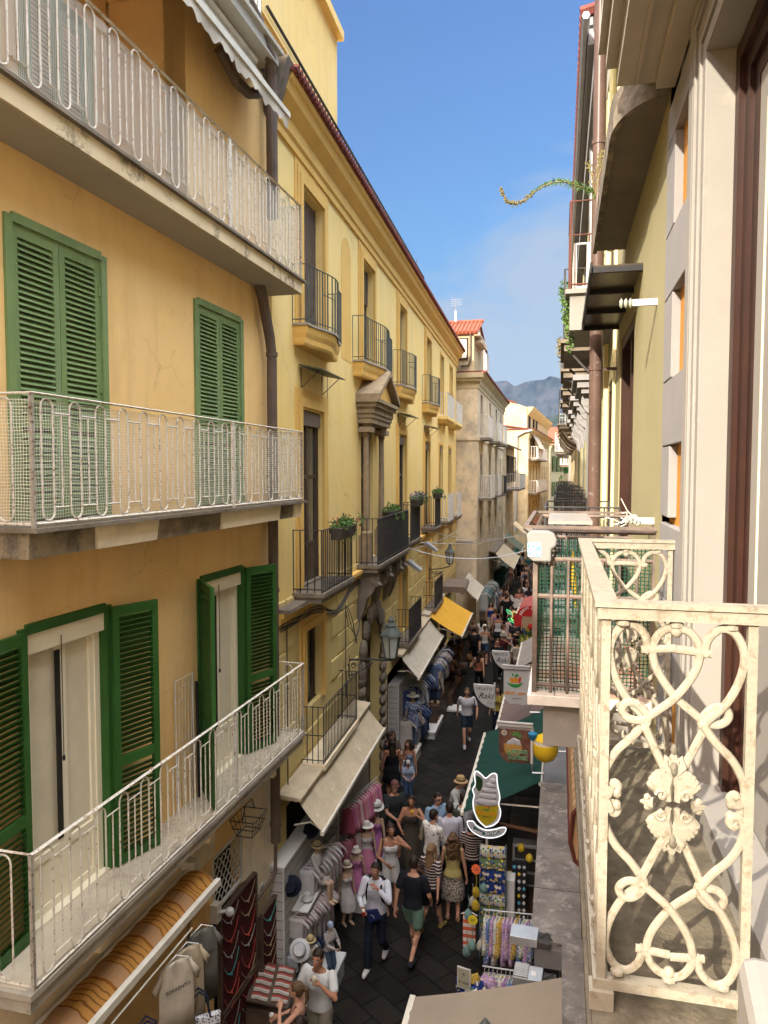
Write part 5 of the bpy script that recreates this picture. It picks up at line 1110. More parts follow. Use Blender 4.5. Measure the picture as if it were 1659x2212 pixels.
def gm(kind,pose,fem):
    key=(kind,pose,fem)
    if key not in MESHC: MESHC[key]=body_mesh(pose,fem) if kind=='body' else garment(kind,pose,fem)
    return MESHC[key]
CLN=dict(tee='t_shirt',shirt='shirt',polo='polo_shirt',tank='tank_top',sleeveless='sleeveless_top',shorts='shorts',miniskirt='skirt',skirt='skirt',dress='dress',minidress='dress',longdress='dress',trousers='trousers',shoeL='shoe',shoeR='shoe',short='hair',long='hair',curly='hair',bun='hair',bob='hair',pony='hair')
def colm(c):
    if isinstance(c,bpy.types.Material): return c
    c=tuple(v*.78 for v in c)
    key='cloth_%d_%d_%d'%tuple(int(v*255) for v in c)
    if key not in MC: mat(key,c,.9,tuple(v*.82 for v in c),5,1,bump=.35,bs=22)
    return MC[key]
HAIR=dict(dark=mat('dark_brown_hair',(.014,.009,.006),.55,(.03,.018,.012),30,1,st=(20,20,2)),brown=mat('brown_hair',(.07,.04,.02),.55,(.12,.07,.035),30,1,bump=.6,bs=60),fair=mat('fair_hair',(.22,.14,.07),.55,(.14,.08,.04),30,1,bump=.6,bs=60))
def piece(kind,pose,fem,m,parent):
    o=bpy.data.objects.new(CLN.get(kind,kind),gm(kind,pose,fem)); COL.objects.link(o); o.parent=parent
    o.material_slots[0].link='OBJECT'; o.material_slots[0].material=colm(m); return o
def hat(parent,k,kind,m,band=None):
    h=k.head; b=B(); c=(h.x,h.y-.012,h.z)
    if kind=='cap': b.rings([(h.z+.045,.088,.104),(h.z+.09,.084,.098),(h.z+.125,.055,.065),(h.z+.135,.01,.01)],16,(c[0],c[1])); b.rings([(h.z+.045,.075,.05,0,.10),(h.z+.055,.078,.055,0,.10)],14,(c[0],c[1]))
    elif kind=='bucket': b.rings([(h.z+.0,.145,.155),(h.z+.05,.094,.108),(h.z+.12,.08,.09),(h.z+.135,.04,.05)],18,(c[0],c[1]))
    elif kind=='beanie': b.rings([(h.z-.01,.090,.106),(h.z+.07,.094,.108),(h.z+.13,.06,.07),(h.z+.15,.01,.01)],16,(c[0],c[1]))
    else:
        R_=.20 if kind=='wide' else .155; b.rings([(h.z+.035,R_,R_*1.05),(h.z+.055,.10,.115),(h.z+.060,.094,.108),(h.z+.125,.088,.100),(h.z+.155,.07,.08),(h.z+.150,.03,.05)],22,(c[0],c[1])); b.rings([(h.z+.03,R_*.99,R_*1.04),(h.z+.035,R_,R_*1.05)],22,(c[0],c[1]))
    o=b.build('hat',colm(m),parent,smooth=True)
    if band: B().rings([(h.z+.058,.0975,.1115),(h.z+.088,.0955,.109)],22,(c[0],c[1]),cap=False).build('hat_band',colm(band),o)
    return o
def person(lab,x,y,face,pose,fem,h,cl,hair=('short','dark'),skin='skin',hatk=None,glasses=False,group=None,mann=False,z=0,name=None,cat=None):
    """face: heading in degrees, 0 = away from the camera (+Y), 180 = towards it"""
    t=thing(name or 'person',lab,cat or 'person',(x,y,z),R(-face),group,sc=h/1.75); k=skel(pose,fem)
    o=bpy.data.objects.new('body',gm('body',pose,fem)); COL.objects.link(o); o.parent=t
    if skin!='skin': o.material_slots[0].link='OBJECT'; o.material_slots[0].material=M[skin]
    if mann:
        for i in (1,2,3): o.material_slots[i].link='OBJECT'; o.material_slots[i].material=M['mann']
    for kd,c in cl:
        for kk in (('shoeL','shoeR') if kd=='shoes' else (kd,)): piece(kk,pose,fem,c,t)
    if hair and not mann: piece(hair[0],pose,fem,HAIR[hair[1]],t)
    if hatk: hat(t,k,*hatk)
    if glasses:
        b=B(); hd=k.head
        for s in (1,-1): b.ell(hd+Vector((s*.033,.088,.012)),(.028,.008,.019),10,6); b.tube([hd+Vector((s*.058,.085,.015)),hd+Vector((s*.082,.0,.012))],.004,4)
        b.tube([hd+Vector((-.01,.095,.016)),hd+Vector((.01,.095,.016))],.004,4); b.build('sunglasses',M['black'],t)
    t['k']=0; del t['k']; return t,k
def wpt(t,p):
    a=t.rotation_euler.z; s=t.scale.x; p=Vector(p)*s; return Vector((t.location.x+p.x*math.cos(a)-p.y*math.sin(a),t.location.y+p.x*math.sin(a)+p.y*math.cos(a),t.location.z+p.z))
def cup(t,k,i,lab,c=(.6,.58,.55),top=(.75,.65,.5),cone=False):
    w=k.wr[i]; d=(w-k.el[i]).normalized(); q=wpt(t,w+d*.085+Vector((0,.02,.0))); o=thing('gelato_cone' if cone else 'gelato_cup',lab,'gelato',q)
    if cone: B().lathe([(.004,-.09),(.027,.03)],(0,0,0),10).build('cone',mat('wafer',(.45,.26,.10),.8) if 'wafer' not in MC else MC['wafer'],o)
    else: B().lathe([(.026,-.045),(.036,.03),(.038,.032)],(0,0,0),12).build('cup',colm(c),o)
    B().ell((0,0,.045),(.033,.033,.032),10,7).build('gelato',colm(top),o); return o
def backpack(t,c,lab):
    q=wpt(t,(0,-.17,1.22)); o=thing('backpack',lab,'backpack',q,t.rotation_euler.z,sc=t.scale.x)
    b=B(); b.rings([(-.22,.13,.05),(-.19,.15,.075),(0,.15,.085),(.16,.13,.07),(.21,.08,.04)],14); b.build('bag',colm(c),o,smooth=True)
    b=B()
    for s in (1,-1): b.tube([(s*.09,.06,.2),(s*.10,.14,.26),(s*.115,.27,.20),(s*.13,.31,.05),(s*.15,.2,-.14)],.018,6,flat=.4)
    b.build('strap',colm(c),o); return o
def bag(t,k,c,lab,i=0,z=-.30,sz=.14,name='shoulder_bag'):
    q=wpt(t,(k.sh[i].x*1.35,.02,.98)); o=thing(name,lab,'bag',q,t.rotation_euler.z,sc=t.scale.x)
    b=B(); b.rings([(-sz*1.2,sz*.8,.03),(-sz*.9,sz,.05),(sz*.5,sz*.9,.045),(sz*.9,sz*.75,.02)],10); b.v=[(v[1],v[0],v[2]) for v in b.v]; b.build('bag',colm(c),o)
    s=-1 if i else 1; b=B(); b.tube([(0,sz*.6,sz*.8),(-s*.05,.05,.47),(-s*.07,-.02,.50),(-s*.05,-.08,.46),(0,-sz*.6,sz*.8)],.009,5); b.build('strap',colm(c),o); return o
M['tropic']=blotch('printed_shirt',(.62,.60,.54),[(.15,.18,.15),(.35,.2,.1),(.1,.12,.2)],14,th=.28)
M['leopard']=blotch('leopard_print',(.10,.085,.07),[(.40,.36,.30),(.46,.41,.34)],38,th=.52)
M['breton']=stripes('striped_knit',2,.055,[(0,(.05,.03,.03)),(.72,(.55,.5,.45))])
M['blues']=blotch('blue_print',(.10,.13,.22),[(.55,.55,.55),(.2,.25,.4)],22,th=.4)
ORD='first second third fourth fifth sixth seventh eighth ninth tenth eleventh twelfth thirteenth fourteenth fifteenth sixteenth seventeenth eighteenth'.split()
# ======================================================= awnings, stalls, signs
def T1(u,w,z):
    a=R(D1); return Vector((-4.4+u*math.cos(a)+w*math.sin(a),4.7+u*math.sin(a)-w*math.cos(a),z))
def shade(lab,org,deg,sg,u0,u1,wb,zb,wf,zf,m,wbelt=0,belt=None,val=0,group=None):
    t=thing('shop_awning',lab,'awning',org,R(deg),group)
    n=int((u1-u0)*8)
    def f(i,j): u=u0+(u1-u0)*i; return (u,wb+(wf-wb)*j,zb+(zf-zb)*j-.035*math.sin(PI*j)*(1+.4*math.sin(u*3.1))+.006*math.sin(u*17))
    B(sg).sheet(f,n,8).build('canvas',m,t,smooth='all')
    b=B(sg); b.box(u0-.02,u1+.02,wf-.03,wf+.03,zf-.05,zf+.01); b.tube([(u0,wb,zb-.05),(u1,wb,zb-.05)],.04,8)
    for u in (u0+.08,u1-.08): b.tube([(u,wb-.05,zb-.5),(u,(wb+wf)/2,(zb+zf)/2-.16),(u,wf,zf-.03)],.015,5)
    b.build('frame',M['alu'],t)
    if belt: b=B(sg); b.hexa([(u0-.1,.0,zb-.02),(u1+.05,.0,zb-.02),(u1+.05,wb+.12,zb-.03),(u0-.1,wb+.12,zb-.03)],[(u0-.1,.0,zb+.06),(u1+.05,.0,zb+.06),(u1+.05,wb+.12,zb+.015),(u0-.1,wb+.12,zb+.015)]); b.build('cover_board',belt,t)
    if val:
        def v(i,j): u=u0+(u1-u0)*i; return (u,wf+.035,zf-(val+.03*abs(math.sin(u*9)))*j)
        B(sg).sheet(v,n*3,2).build('valance',m,t)
    return t
shade('large bird-spotted cream awning with a flat cover board, nearest of the left awnings',O2,D2,LEFT,.15,5.0,.28,3.25,.72,2.72,M['cloth'],belt=M['cloth'])
shade('pale striped awning directly before the ochre one',O2,D2,LEFT,9.5,15.1,.22,3.25,.78,2.6,M['clothw'],belt=M['cloth'])
shade('ochre yellow awning spread over the bag stall',O2,D2,LEFT,15.0,19.4,.20,3.35,1.45,2.62,M['cloy'],belt=M['clothw'])
shade('pale grey awning with brown roller beyond the ochre one',O2,D2,LEFT,22.3,26.3,.7,3.35,1.42,2.66,M['clothw'])
b=B(LEFT); b.box(19.9,22.3,.05,1.0,3.35,3.6); b.tube([(19.9,1.0,3.45),(22.4,.9,3.45)],.16,10); tag(b.build('awning_box',M['rolls']),'brown box of a rolled awning against the yellow wall','awning').matrix_world=H2.matrix_basis
shade('beige awning on the weathered house beside the dress rack',(-4.05,37.1,0),90,LEFT,6.6,13.2,.3,3.7,1.45,2.75,M['cloth'],belt=M['grest'])
shade('small sunlit cream awning farthest down on the left',(-4.05,37.1,0),90,LEFT,24.5,28.5,.3,4.1,1.7,3.0,M['cloth'])
shade('dark brown flat awning below the cream house balcony',(-2.85,68,0),90-3.4,LEFT,1,9,.2,3.9,1.5,3.2,mat('rust_canvas',(.22,.08,.04),.9))
shade('second small cream awning past the sunlit one','x' and (-3.3,64,0),90-2,LEFT,0,3.5,.3,3.7,1.5,2.8,M['clothw'])
shade('grey green awning between weathered house and narrow house',(-4.05,37.1,0),90,LEFT,15,19,.3,3.9,1.5,2.9,mat('sage_canvas',(.12,.15,.11),.9))
t=thing('hanging_blind','beige roller blind hanging across the alley mouth by the lantern','blind',(0,37.05,0)); B().box(-5.1,-4.28,0,.02,2.5,4.9).build('cloth',M['cloth'],t); b=B(); b.box(-5.15,-4.2,-.05,.05,4.9,5.0); b.box(-5.1,-4.28,-.01,.035,2.75,2.79); b.build('bar',M['alu'],t)
RG='awnings on the right hand shops'
shade('dark green awning behind the lemon sorbet banner',(WX,0,0),90,RIGHT,12.95,17.1,.85,3.0,2.22,2.30,M['clog'],val=0,group=RG)
shade('mauve brown awning behind the fruit banner',(WX,0,0),90,RIGHT,17.2,20.6,.85,3.0,1.98,2.30,M['clom'],group=RG)
shade('light grey awning between the lemon stall and the mauve awning',(WX,0,0),90,RIGHT,22.9,26.7,.9,3.0,1.84,2.30,M['clogr'],group=RG)
shade('broad taupe awning cut off by the bottom edge',(WX,0,0),90,RIGHT,3.8,7.75,.46,3.1,2.1,2.60,mat('taupe_canvas',(.26,.215,.16),.9,(.23,.19,.14),1.5,1,bump=.15,bs=20),group=RG)
shade('dusty pink awning over the fresh juice sign',(WX,0,0),90,RIGHT,29.5,33.5,.7,3.3,2.2,2.75,mat('pink_canvas',(.33,.09,.08),.9,(.28,.075,.07),2,1),group=RG)
for k,(y,c) in enumerate(((46,(.05,.045,.04)),(54,(.16,.15,.13)),(62,(.08,.03,.02)))):
    shade(['blackish','grey','dark rust'][k]+' far awning on the right beyond the lemon stall',(WX-.1,0,0),90,RIGHT,y,y+5,.5,3.6,1.9,2.8,mat('far_canvas_%s'%'abc'[k],c,.9),group=RG)
# brown striped roller awning seen just outside the balcony
t=thing('rolled_awning','rounded brown striped rolled awning with red piping below the cream railing','awning',(WX,0,0),R(90))
b=B(); prof=[(.05,4.95),(.30,5.0),(.42,5.10),(.46,5.25),(.44,5.5),(.30,5.7),(.05,5.8)]
b.ext(prof,6.35,8.9,'x'); b.build('rolled_cloth',stripes('brown_striped_canvas',0,.35,[(0,(.42,.27,.14)),(.3,(.32,.19,.09)),(.55,(.46,.32,.19)),(.8,(.36,.22,.11))]),t); 
b=B(); b.tube([(6.34,w,z) for w,z in prof],.02,6); b.tube([(6.34,.46,5.25),(8.9,.46,5.25)],.018,6); b.build('piping',mat('red_piping',(.10,.03,.022),.7),t)
# shop roofs and front walls under the right hand balconies
S1=HR('right_shop_fronts','low grey roofed shop fronts below the right hand balconies','shop front')
m=mat('roof_felt',(.21,.19,.17),.95,(.13,.117,.105),2.2,1,bump=.8,bs=40,dc=(.30,.275,.25),ds=7,da=.8,dt=(.52,.62),st=(1,.3,1),ss=6,streak=(.09,.08,.07),sa=.6)
b=B(); b.box(8.3,9.38,-.0,.84,3.02,3.10); b.box(9.40,12.7,0,.84,3.02,3.10); b.box(-6,8.2,0,.50,3.05,3.18); b.build('flat_roof',m,S1)
b=B(); b.box(8.28,9.4,.0,.80,2.8,3.02); b.box(9.4,40,0,.5,0,3.0); b.box(-6,40,-.01,.0+.02,0,3.3) if 0 else None; b.build('fascia',mat('shop_fascia',(.17,.17,.165),.8),S1)
b=B(); b.box(12.7,20,.0,.80,3.02,3.07); b.build('grey_cover',mat('grey_tarpaulin',(.16,.16,.165),.9,(.13,.13,.135),2,1),S1)
def scallop(i,j): u=12.68; w=.80*i; return (u-.02*j,w,3.05-(.10+.05*abs(math.sin(w*9)))*j)
B().sheet(scallop,30,1).build('scalloped_edge',M['clogr'],S1)
# --- souvenir display on the right
def tbox(name,lab,cat,c,s,m,rz=0,group=None,parts=None):
    t=thing(name,lab,cat,c,rz,group); B().box(-s[0]/2,s[0]/2,-s[1]/2,s[1]/2,0,s[2]).build(parts or 'body',m,t,bevel=.008); return t
LEM=[blotch('lemon_print_%s'%n,g,[(.60,.42,.03),(.50,.45,.35),(.05,.16,.04),(.02,.05,.22)],sc,th=.5) for n,g,sc in (('white',(.42,.42,.38),26),('blue',(.015,.03,.13),18),('green',(.10,.14,.08),24))]
t=thing('pouch_rack','tall rack with rows of lemon printed pouches beside the white sorbet pole','display rack',(-1.04,12.45,0)); b=B()
for x in (-.22,.22): b.box(x-.012,x+.012,-.01,.01,0,2.05)
for z in (.4,.8,1.2,1.6,2.0): b.box(-.22,.22,-.008,.008,z-.01,z+.01)
b.build('frame',mat('blue_grey_post',(.10,.14,.16),.6),t)
pm=None; rq=random.Random(9)
for r in range(8):
    for c in range(2):
        b=B(); 
        def pf(i,j): x=(i-.5)*.21; return (x,-.045-.035*math.sin(PI*i)*math.sin(PI*j)+.012*math.sin(i*9+j*7),(j-.5)*.19*(1-.12*abs(i-.5)))
        if r<2: b.sheet(pf,8,6); b.sheet(lambda i,j:(pf(i,j)[0],-.01,pf(i,j)[2]),2,2)
        if pm is None: pm=[]
        if r<2 and c==0: me=b.mesh('pouch',M['white'],'all'); pm.append(me)
        o=bpy.data.objects.new('printed_pouch',pm[(r+c)%len(pm)]); COL.objects.link(o); o.location=(-1.04-.105+.21*c,12.42,1.93-.21*r); o.rotation_euler=(R(-12),rq.uniform(-.12,.12),rq.uniform(-.1,.1))
        o.material_slots[0].link='OBJECT'; o.material_slots[0].material=LEM[(r*2+c*3+(r//3))%3 if r<7 else 1]
        tag(o,'lemon printed pouch, row %s from the top, %s column of the tall rack'%(['one','two','three','four','five','six','seven','eight'][r],'left' if c==0 else 'right'),'pouch','lemon printed pouches')
t=thing('magnet_stand','narrow black stand dotted with little souvenir magnets','display stand',(-.62,12.9,0),R(5)); b=B(); b.box(-.13,.13,-.02,.02,.2,1.55); b.build('panel',M['black'],t)
b=B(); rq=random.Random(3)
for r in range(9):
    for c in range(3): x=-.085+c*.085; z=1.46-r*.13; b.mi=rq.randint(0,2); b.rings([(z-.03,.012,.006),(z,.03,.008),(z+.03,.016,.006)],8,(x,-.028))
b.build('magnets',[mat('magnet_blue',(.08,.35,.5),.5),mat('magnet_yellow',(.55,.40,.03),.5),mat('magnet_white',(.5,.5,.48),.5)],tag(t)); t.children[-1]['kind']='stuff' if False else 'part'; del t.children[-1]['kind']
tbox('white_crate_tower','white shelf tower between the pouch rack and the magnet stand','shelf',(-.78,12.75,0),(.2,.3,1.35),M['white'])
# hanging little dresses
FL=[blotch('floral_cloth_%s'%n,g,cs,34,th=.42) for n,g,cs in (('white',(.50,.50,.48),[(.10,.16,.35),(.55,.40,.05),(.12,.25,.10)]),('blue',(.10,.15,.36),[(.5,.5,.5),(.5,.4,.1),(.1,.2,.1)]),('lilac',(.34,.22,.38),[(.5,.5,.5),(.4,.3,.1),(.2,.1,.3)]),('mustard',(.42,.26,.04),[(.5,.5,.45),(.2,.2,.05),(.5,.4,.1)]))]
def dress_mesh(nm,L_,w0,w1,sl=False,cap=.28):
    b=B(); n=16; rr=[]
    for i in range(7):
        t=i/6; z=-.02-L_*t; w=w0+(w1-w0)*t**1.3
        rr.append([(w/2*math.cos(2*PI*j/n)*(1+.1*math.sin(j*3+i)*t),(.028+.03*t+.014*math.sin(j*2.7)*t)*math.sin(2*PI*j/n),z-.012*math.sin(j*1.9)*t) for j in range(n)])
    b.loft(rr)
    if sl:
        for s in (1,-1): b.tube([(s*w0*.4,0,-.045),(s*(w0*.5+.08),0,-.15),(s*(w0*.5+.12),0,-.24)],[.04,.038,.036],7,flat=.6)
    b.mi=1; b.tube([(-w0*.48,0,-.03),(0,0,.03),(w0*.48,0,-.03)],.006,4); b.tube([(0,0,.03),(0,0,.07),(.02,0,.09),(.0,0,.11)],.004,4)
    return b.mesh(nm,[M['white'],M['wiron']],'all')
DM={'frock':dress_mesh('frock',.5,.20,.34),'gown':dress_mesh('gown',.62,.19,.30),'shirt':dress_mesh('shirt_on_hanger',.42,.30,.30,True),'tunic':dress_mesh('tunic',.68,.30,.36,True)}
def hang(kind,c,rz,m,lab,cat,group,sc=1,name=None):
    o=bpy.data.objects.new(name or 'hanging_'+cat.replace(' ','_'),DM[kind]); COL.objects.link(o); o.location=c; o.rotation_euler=(0,0,rz); o.scale=(sc,)*3
    o.material_slots[0].link='OBJECT'; o.material_slots[0].material=colm(m); return tag(o,lab,cat,group)
def railrow(lab,cat,p,q,n,kinds,ms,group,rz,sc=1,tilt=.2,rail=True,seed=1):
    p=Vector(p);q=Vector(q); rq=random.Random(seed)
    if rail:
        t=thing('clothes_rail','metal rail carrying each '+lab,'clothes rail',p); b=B(); b.tube([(0,0,.11*sc),tuple(q-p+Vector((0,0,.11*sc)))],.010,6); b.build('bar',M['galv'],t)
    for i in range(n):
        c=p.lerp(q,(i+.5)/n); hang(kinds[i%len(kinds)],c,rz+rq.uniform(-tilt,tilt),ms[rq.randrange(len(ms))],lab+', %s from the near end'%ORD[i],cat,group,sc*rq.uniform(.93,1.05))
railrow('floral little dress on the upper rail of the right stall','dress',(-1.02,10.62,1.86),(-.30,10.66,1.86),13,['frock','gown'],FL,'floral dresses on the right stall',R(75),1.0,seed=2)
railrow('floral little dress on the lower rail behind the grey lamps','dress',(-.98,10.1,1.35),(-.45,10.1,1.35),9,['frock'],FL[1:]+FL[:1],'floral dresses on the right stall',R(70),1.05,seed=3)
for k in range(9):
    x=-1.12+.10*(k%3)*1.3; y=9.75+.22*(k//3); z=.95+.13*((k*7)%4)
    b=B(); rq=random.Random(k); b.sheet(lambda i,j:((i-.5)*.2,(j-.5)*.22,.05*math.sin(i*5+k)*math.sin(j*4)+.03*math.sin(i*17)),9,9); o=b.build('folded_cloth',(LEM+FL)[k%7],loc=(x,y,z),rot=(R(25),R(-20),R(20*k)),smooth='all'); tag(o,'crumpled printed cloth heaped at the near end of the right stall','cloth','printed cloths on the right stall')
tbox('stall_table','table carrying printed cloths at the near end of the right stall','table',(-.95,9.95,0),(.5,.9,.85),M['dwood'])
t=thing('price_card','framed cream price card with handwriting clipped to the right stall','price card',(-1.22,9.95,1.35),R(-15)); b=B(); b.box(-.10,.10,-.008,.008,-.15,.15); b.build('frame',M['white'],t); B().box(-.085,.085,-.012,-.009,-.135,.135).build('card',mat('card',(.33,.33,.25),.8),t)
def text(body,size,m,parent,loc,rot=(R(90),0,0),ext=.002,align='CENTER',shear=0,sx=1,bold=0,name='lettering'):
    c=bpy.data.curves.new('t','FONT'); c.body=body; c.size=size; c.extrude=ext; c.align_x=align; c.align_y='CENTER'; c.shear=shear; c.offset=bold; c.resolution_u=2
    o=bpy.data.objects.new('t',c); COL.objects.link(o); bpy.context.view_layer.update(); me=bpy.data.meshes.new_from_object(o.evaluated_get(bpy.context.evaluated_depsgraph_get())); bpy.data.objects.remove(o,do_unlink=True)
    me.materials.clear(); me.materials.append(m); r=bpy.data.objects.new(name,me); COL.objects.link(r); r.parent=parent; r.location=loc; r.rotation_euler=rot; r.scale=(sx,1,1); return r
INK=mat('black_ink',(.02,.02,.02),.7); text('€ 10.00',.045,INK,t,(0,-.014,-.06)); text('A',.05,INK,t,(0,-.014,.06))
t=thing('tag_sign','jagged fluorescent orange price tag above the net bags','price tag',(-1.30,12.15,1.72)); b=B(); n=22; b.ext([((.085 if i%2 else .065)*math.cos(2*PI*i/n),(.10 if i%2 else .08)*math.sin(2*PI*i/n)) for i in range(n)],-.003,.003,'y'); b.build('card',mat('fluorescent_orange',(.80,.16,.06),.8),t); text('15',.07,INK,t,(0,-.006,0))
t=thing('tag_sign','round yellow hand lettered tag between the hanging net bags','price tag',(-1.22,11.0,1.55)); B().ext([(.075*math.cos(2*PI*i/18),.075*math.sin(2*PI*i/18)) for i in range(18)],-.003,.003,'y').build('card',mat('tag_yellow',(.60,.50,.03),.8),t); text('20',.06,INK,t,(0,-.006,0))
for k,(x,y,z,c,nm) in enumerate([(-1.28,12.0,1.45,(.50,.36,.03),'yellow'),(-1.16,12.05,1.5,(.16,.30,.26),'mint green'),(-1.34,12.05,1.25,(.45,.42,.35),'cream'),(-1.2,11.2,1.7,(.45,.32,.03),'yellow lemon'),(-1.30,11.1,1.6,(.17,.30,.28),'sage green'),(-1.22,10.9,1.25,(.20,.33,.30),'pale teal'),(-1.3,10.9,1.15,(.16,.27,.25),'dark sage'),(-1.1,11.0,1.2,(.5,.48,.4),'off white')]):
    t=thing('net_bag','%s hanging bag on the outer edge of the right stall'%nm,'bag',(x,y,z),group='small bags on the outer edge of the right stall'); B().rings([(-.12,.02,.02),(-.09,.06,.05),(-.02,.065,.055),(.03,.04,.03),(.06,.01,.01)],10).build('pouch',colm(c),t,smooth=True); B().tube([(0,0,.05),(.01,0,.16),(0,0,.27)],.006,4).build('cord',colm(c),t)
t=thing('striped_towel','orange and white striped towel on a white hanger at the right stall','towel',(-1.33,11.5,1.3)); B().box(-.10,.10,-.01,.01,-.52,.02).build('cloth',stripes('towel_stripes',2,.12,[(0,(.50,.10,.04)),(.5,(.6,.55,.5))]),t); B().tube([(-.13,0,.02),(0,0,.08),(.13,0,.02)],.009,5).build('hanger',M['white'],t)
t=thing('lemon_towel','navy towel with big yellow lemons low on the right stall','towel',(-1.15,10.45,1.0)); b=B(); b.sheet(lambda i,j:((i-.5)*.5,.02*math.sin(i*14),-.35+.35*j),20,4); b.build('cloth',LEM[1],t)
# grey floodlight boxes
for k,(x,y,z,lab) in enumerate(((-.30,8.35,3.05,'grey flood lamp lying flat beyond the ribbed one'),(-.24,7.95,2.85,'grey ribbed flood lamp with a white sticker'))):
    t=thing('flood_lamp',lab,'floodlight',(x,y,z),R(-3),'flood lamps over the right stall'); b=B(); b.box(-.19,.12,-.12,.12,0,.10)
    if k:
        for i in range(9): b.box(-.185,-.03,-.115+.026*i,-.105+.026*i,.10,.125)
    b.build('housing',M['galv'],t,bevel=.006); b=B(); b.tube([(.12,.0,.05),(.22,.0,.12),(.3,-.02,.02),(.6,-.03,.03)],.014,6); b.box(.12,.26,-.1,.1,0,.06); b.build('cable_box',M['iron'],t)
    if k: B().box(.0,.05,-.05,.03,.1001,.103).build('sticker',M['white'],t)
t=thing('street_lantern','top of a street lantern poking up at the bottom edge','street lamp',(-.55,5.95,3.05),0,'street lanterns'); lantern(t,(0,0,.0),1.05); B().tube([(0,0,-.06),(0,0,-.3),(1.1,0,-.3)],.02,6).build('bracket',M['iron'],t)
# --- lit sorbet sign on its white pole
def outline(pts,n=4): return [(p.x,p.y) for p in spl([(x,z,0) for x,z in pts]+[(pts[0][0],pts[0][1],0)],n)[:-1]]
t=thing('sorbet_sign','glowing outlined sorbet cup sign on a thin white pole','sign',(-1.16,12.55,2.30))
cupo=[(-.02,-.02),(-.14,.08),(-.22,.24),(-.24,.40),(-.22,.52),(-.25,.62),(-.20,.72),(-.22,.86),(-.185,.95),(-.10,.90),(-.02,.84),(.08,.93),(.16,.92),(.17,.80),(.19,.68),(.22,.52),(.20,.40),(.235,.28),(.20,.12),(.10,.02)]
o1=outline(cupo,3); B().ext(o1,-.012,.012,'y').build('board',mat('sign_white',(.40,.40,.42),.6),t)
GL=mat('white_neon',(.9,.93,.95),.5,emit=.16); B().tube([(x,-.016,z) for x,z in o1],.011,5,closed=True).build('light_outline',GL,t)
b=B(); b.ext(outline([(-.20,.34),(-.19,.22),(-.12,.09),(-.02,.01),(.05,.04),(.16,.15),(.185,.30),(.18,.38)],4),-.016,-.0125,'y'); b.build('lemon_cup',mat('lemon_yellow',(.42,.33,.02),.5,(.35,.26,.01),6,1),t)
b=B(); b.ext(outline([(-.19,.88),(-.09,.82),(-.08,.70),(-.13,.60),(-.19,.68)],4),-.017,-.0125,'y'); b.build('leaf',mat('leaf_dark',(.02,.05,.02),.5),t)
b=B()
for x,z,rx,rz in ((.0,.42,.19,.07),(.02,.53,.16,.06),(.03,.63,.125,.055),(.06,.72,.09,.05),(.09,.80,.055,.06)): b.ell((x,-.018,z),(rx,.022,rz),14,7)
b.build('sorbet_swirl',mat('sorbet_white',(.42,.42,.44),.6),t,smooth='all')
b=B(); ban=outline([(-.34,.05),(-.24,.06),(-.16,-.02),(-.02,-.07),(.14,-.04),(.24,.0),(.33,.0),(.28,-.11),(.12,-.19),(-.06,-.20),(-.22,-.14),(-.31,-.05)],4); b.ext(ban,-.02,.02,'y'); b.build('banner_board',MC['sign_white'],t); B().tube([(x,-.022,z) for x,z in ban],.009,5,closed=True).build('banner_light',GL,t)
b=B(); b.ext(outline([(-.23,-.02),(-.02,-.115),(.20,-.06),(.19,-.11),(-.02,-.165),(-.22,-.085)],3),-.0225,-.0205,'y'); b.build('green_ribbon',mat('ribbon_green',(.01,.09,.07),.6),t)
def arctext(s,r,c,a0,a1,size,m,parent,y,flip=1,bold=.001,name='lettering'):
    for i,ch in enumerate(s):
        if ch==' ': continue
        a=a0+(a1-a0)*i/(len(s)-1); text(ch,size,m,parent,(c[0]+r*math.cos(a),y,c[1]+r*math.sin(a)),(R(90),PI/2-a if flip>0 else -(a+PI/2),0) ,bold=bold,name=name)
LW=mat('letter_white',(.7,.7,.7),.6); LO=mat('letter_orange',(.60,.24,.02),.6); LG=mat('letter_green',(.03,.22,.04),.6)
arctext('Lemon Sorbet',.42,(-.02,.29),R(-121),R(-62),.072,LW,t,-.026,-1,.002)
text('FRUIT - JOY',.062,LO,t,(-.01,-.020,.22),bold=.003); text('SORRENTO',.030,INK,t,(-.01,-.020,.165))
def fruitlogo(t,c,s,y):
    b=B(); b.ext([(c[0]+x*s,c[1]+z*s) for x,z in outline([(-.5,.0),(-.2,-.1),(.2,-.1),(.5,.02),(.3,-.25),(.0,-.33),(-.3,-.22)],3)],y-.002,y,'y'); b.build('green_bowl',LG,t)
    b=B(); b.ext([(c[0]+x*s,c[1]+z*s) for x,z in [(-.30,.28),(-.06,.24),(-.06,-.06),(-.24,-.06)]],y-.003,y-.001,'y'); b.ext([(c[0]+(x+.07)*s,c[1]+(z+.13)*s) for x,z in [(.15*math.cos(a*PI/6),.17*math.sin(a*PI/6)) for a in range(12)]],y-.004,y-.001,'y'); b.build('orange_fruit',LO,t)
    b=B(); b.ext([(c[0]+x*s,c[1]+z*s) for x,z in [(.22,.30),(.40,.34),(.34,-.04),(.22,-.06)]],y-.003,y-.001,'y'); b.build('red_fruit',mat('fruit_red',(.45,.05,.03),.6) if 'fruit_red' not in MC else MC['fruit_red'],t)
    b=B(); b.ext([(c[0]+x*s,c[1]+z*s) for x,z in outline([(-.05,.30),(.08,.48),(.24,.46),(.12,.33)],3)],y-.003,y-.001,'y'); b.ext([(c[0]+x*s,c[1]+z*s) for x,z in outline([(-.15,.35),(-.16,.55),(-.06,.45)],3)],y-.003,y-.001,'y'); b.build('leaves',LG,t)
fruitlogo(t,(-.01,.31),.13,-.019)
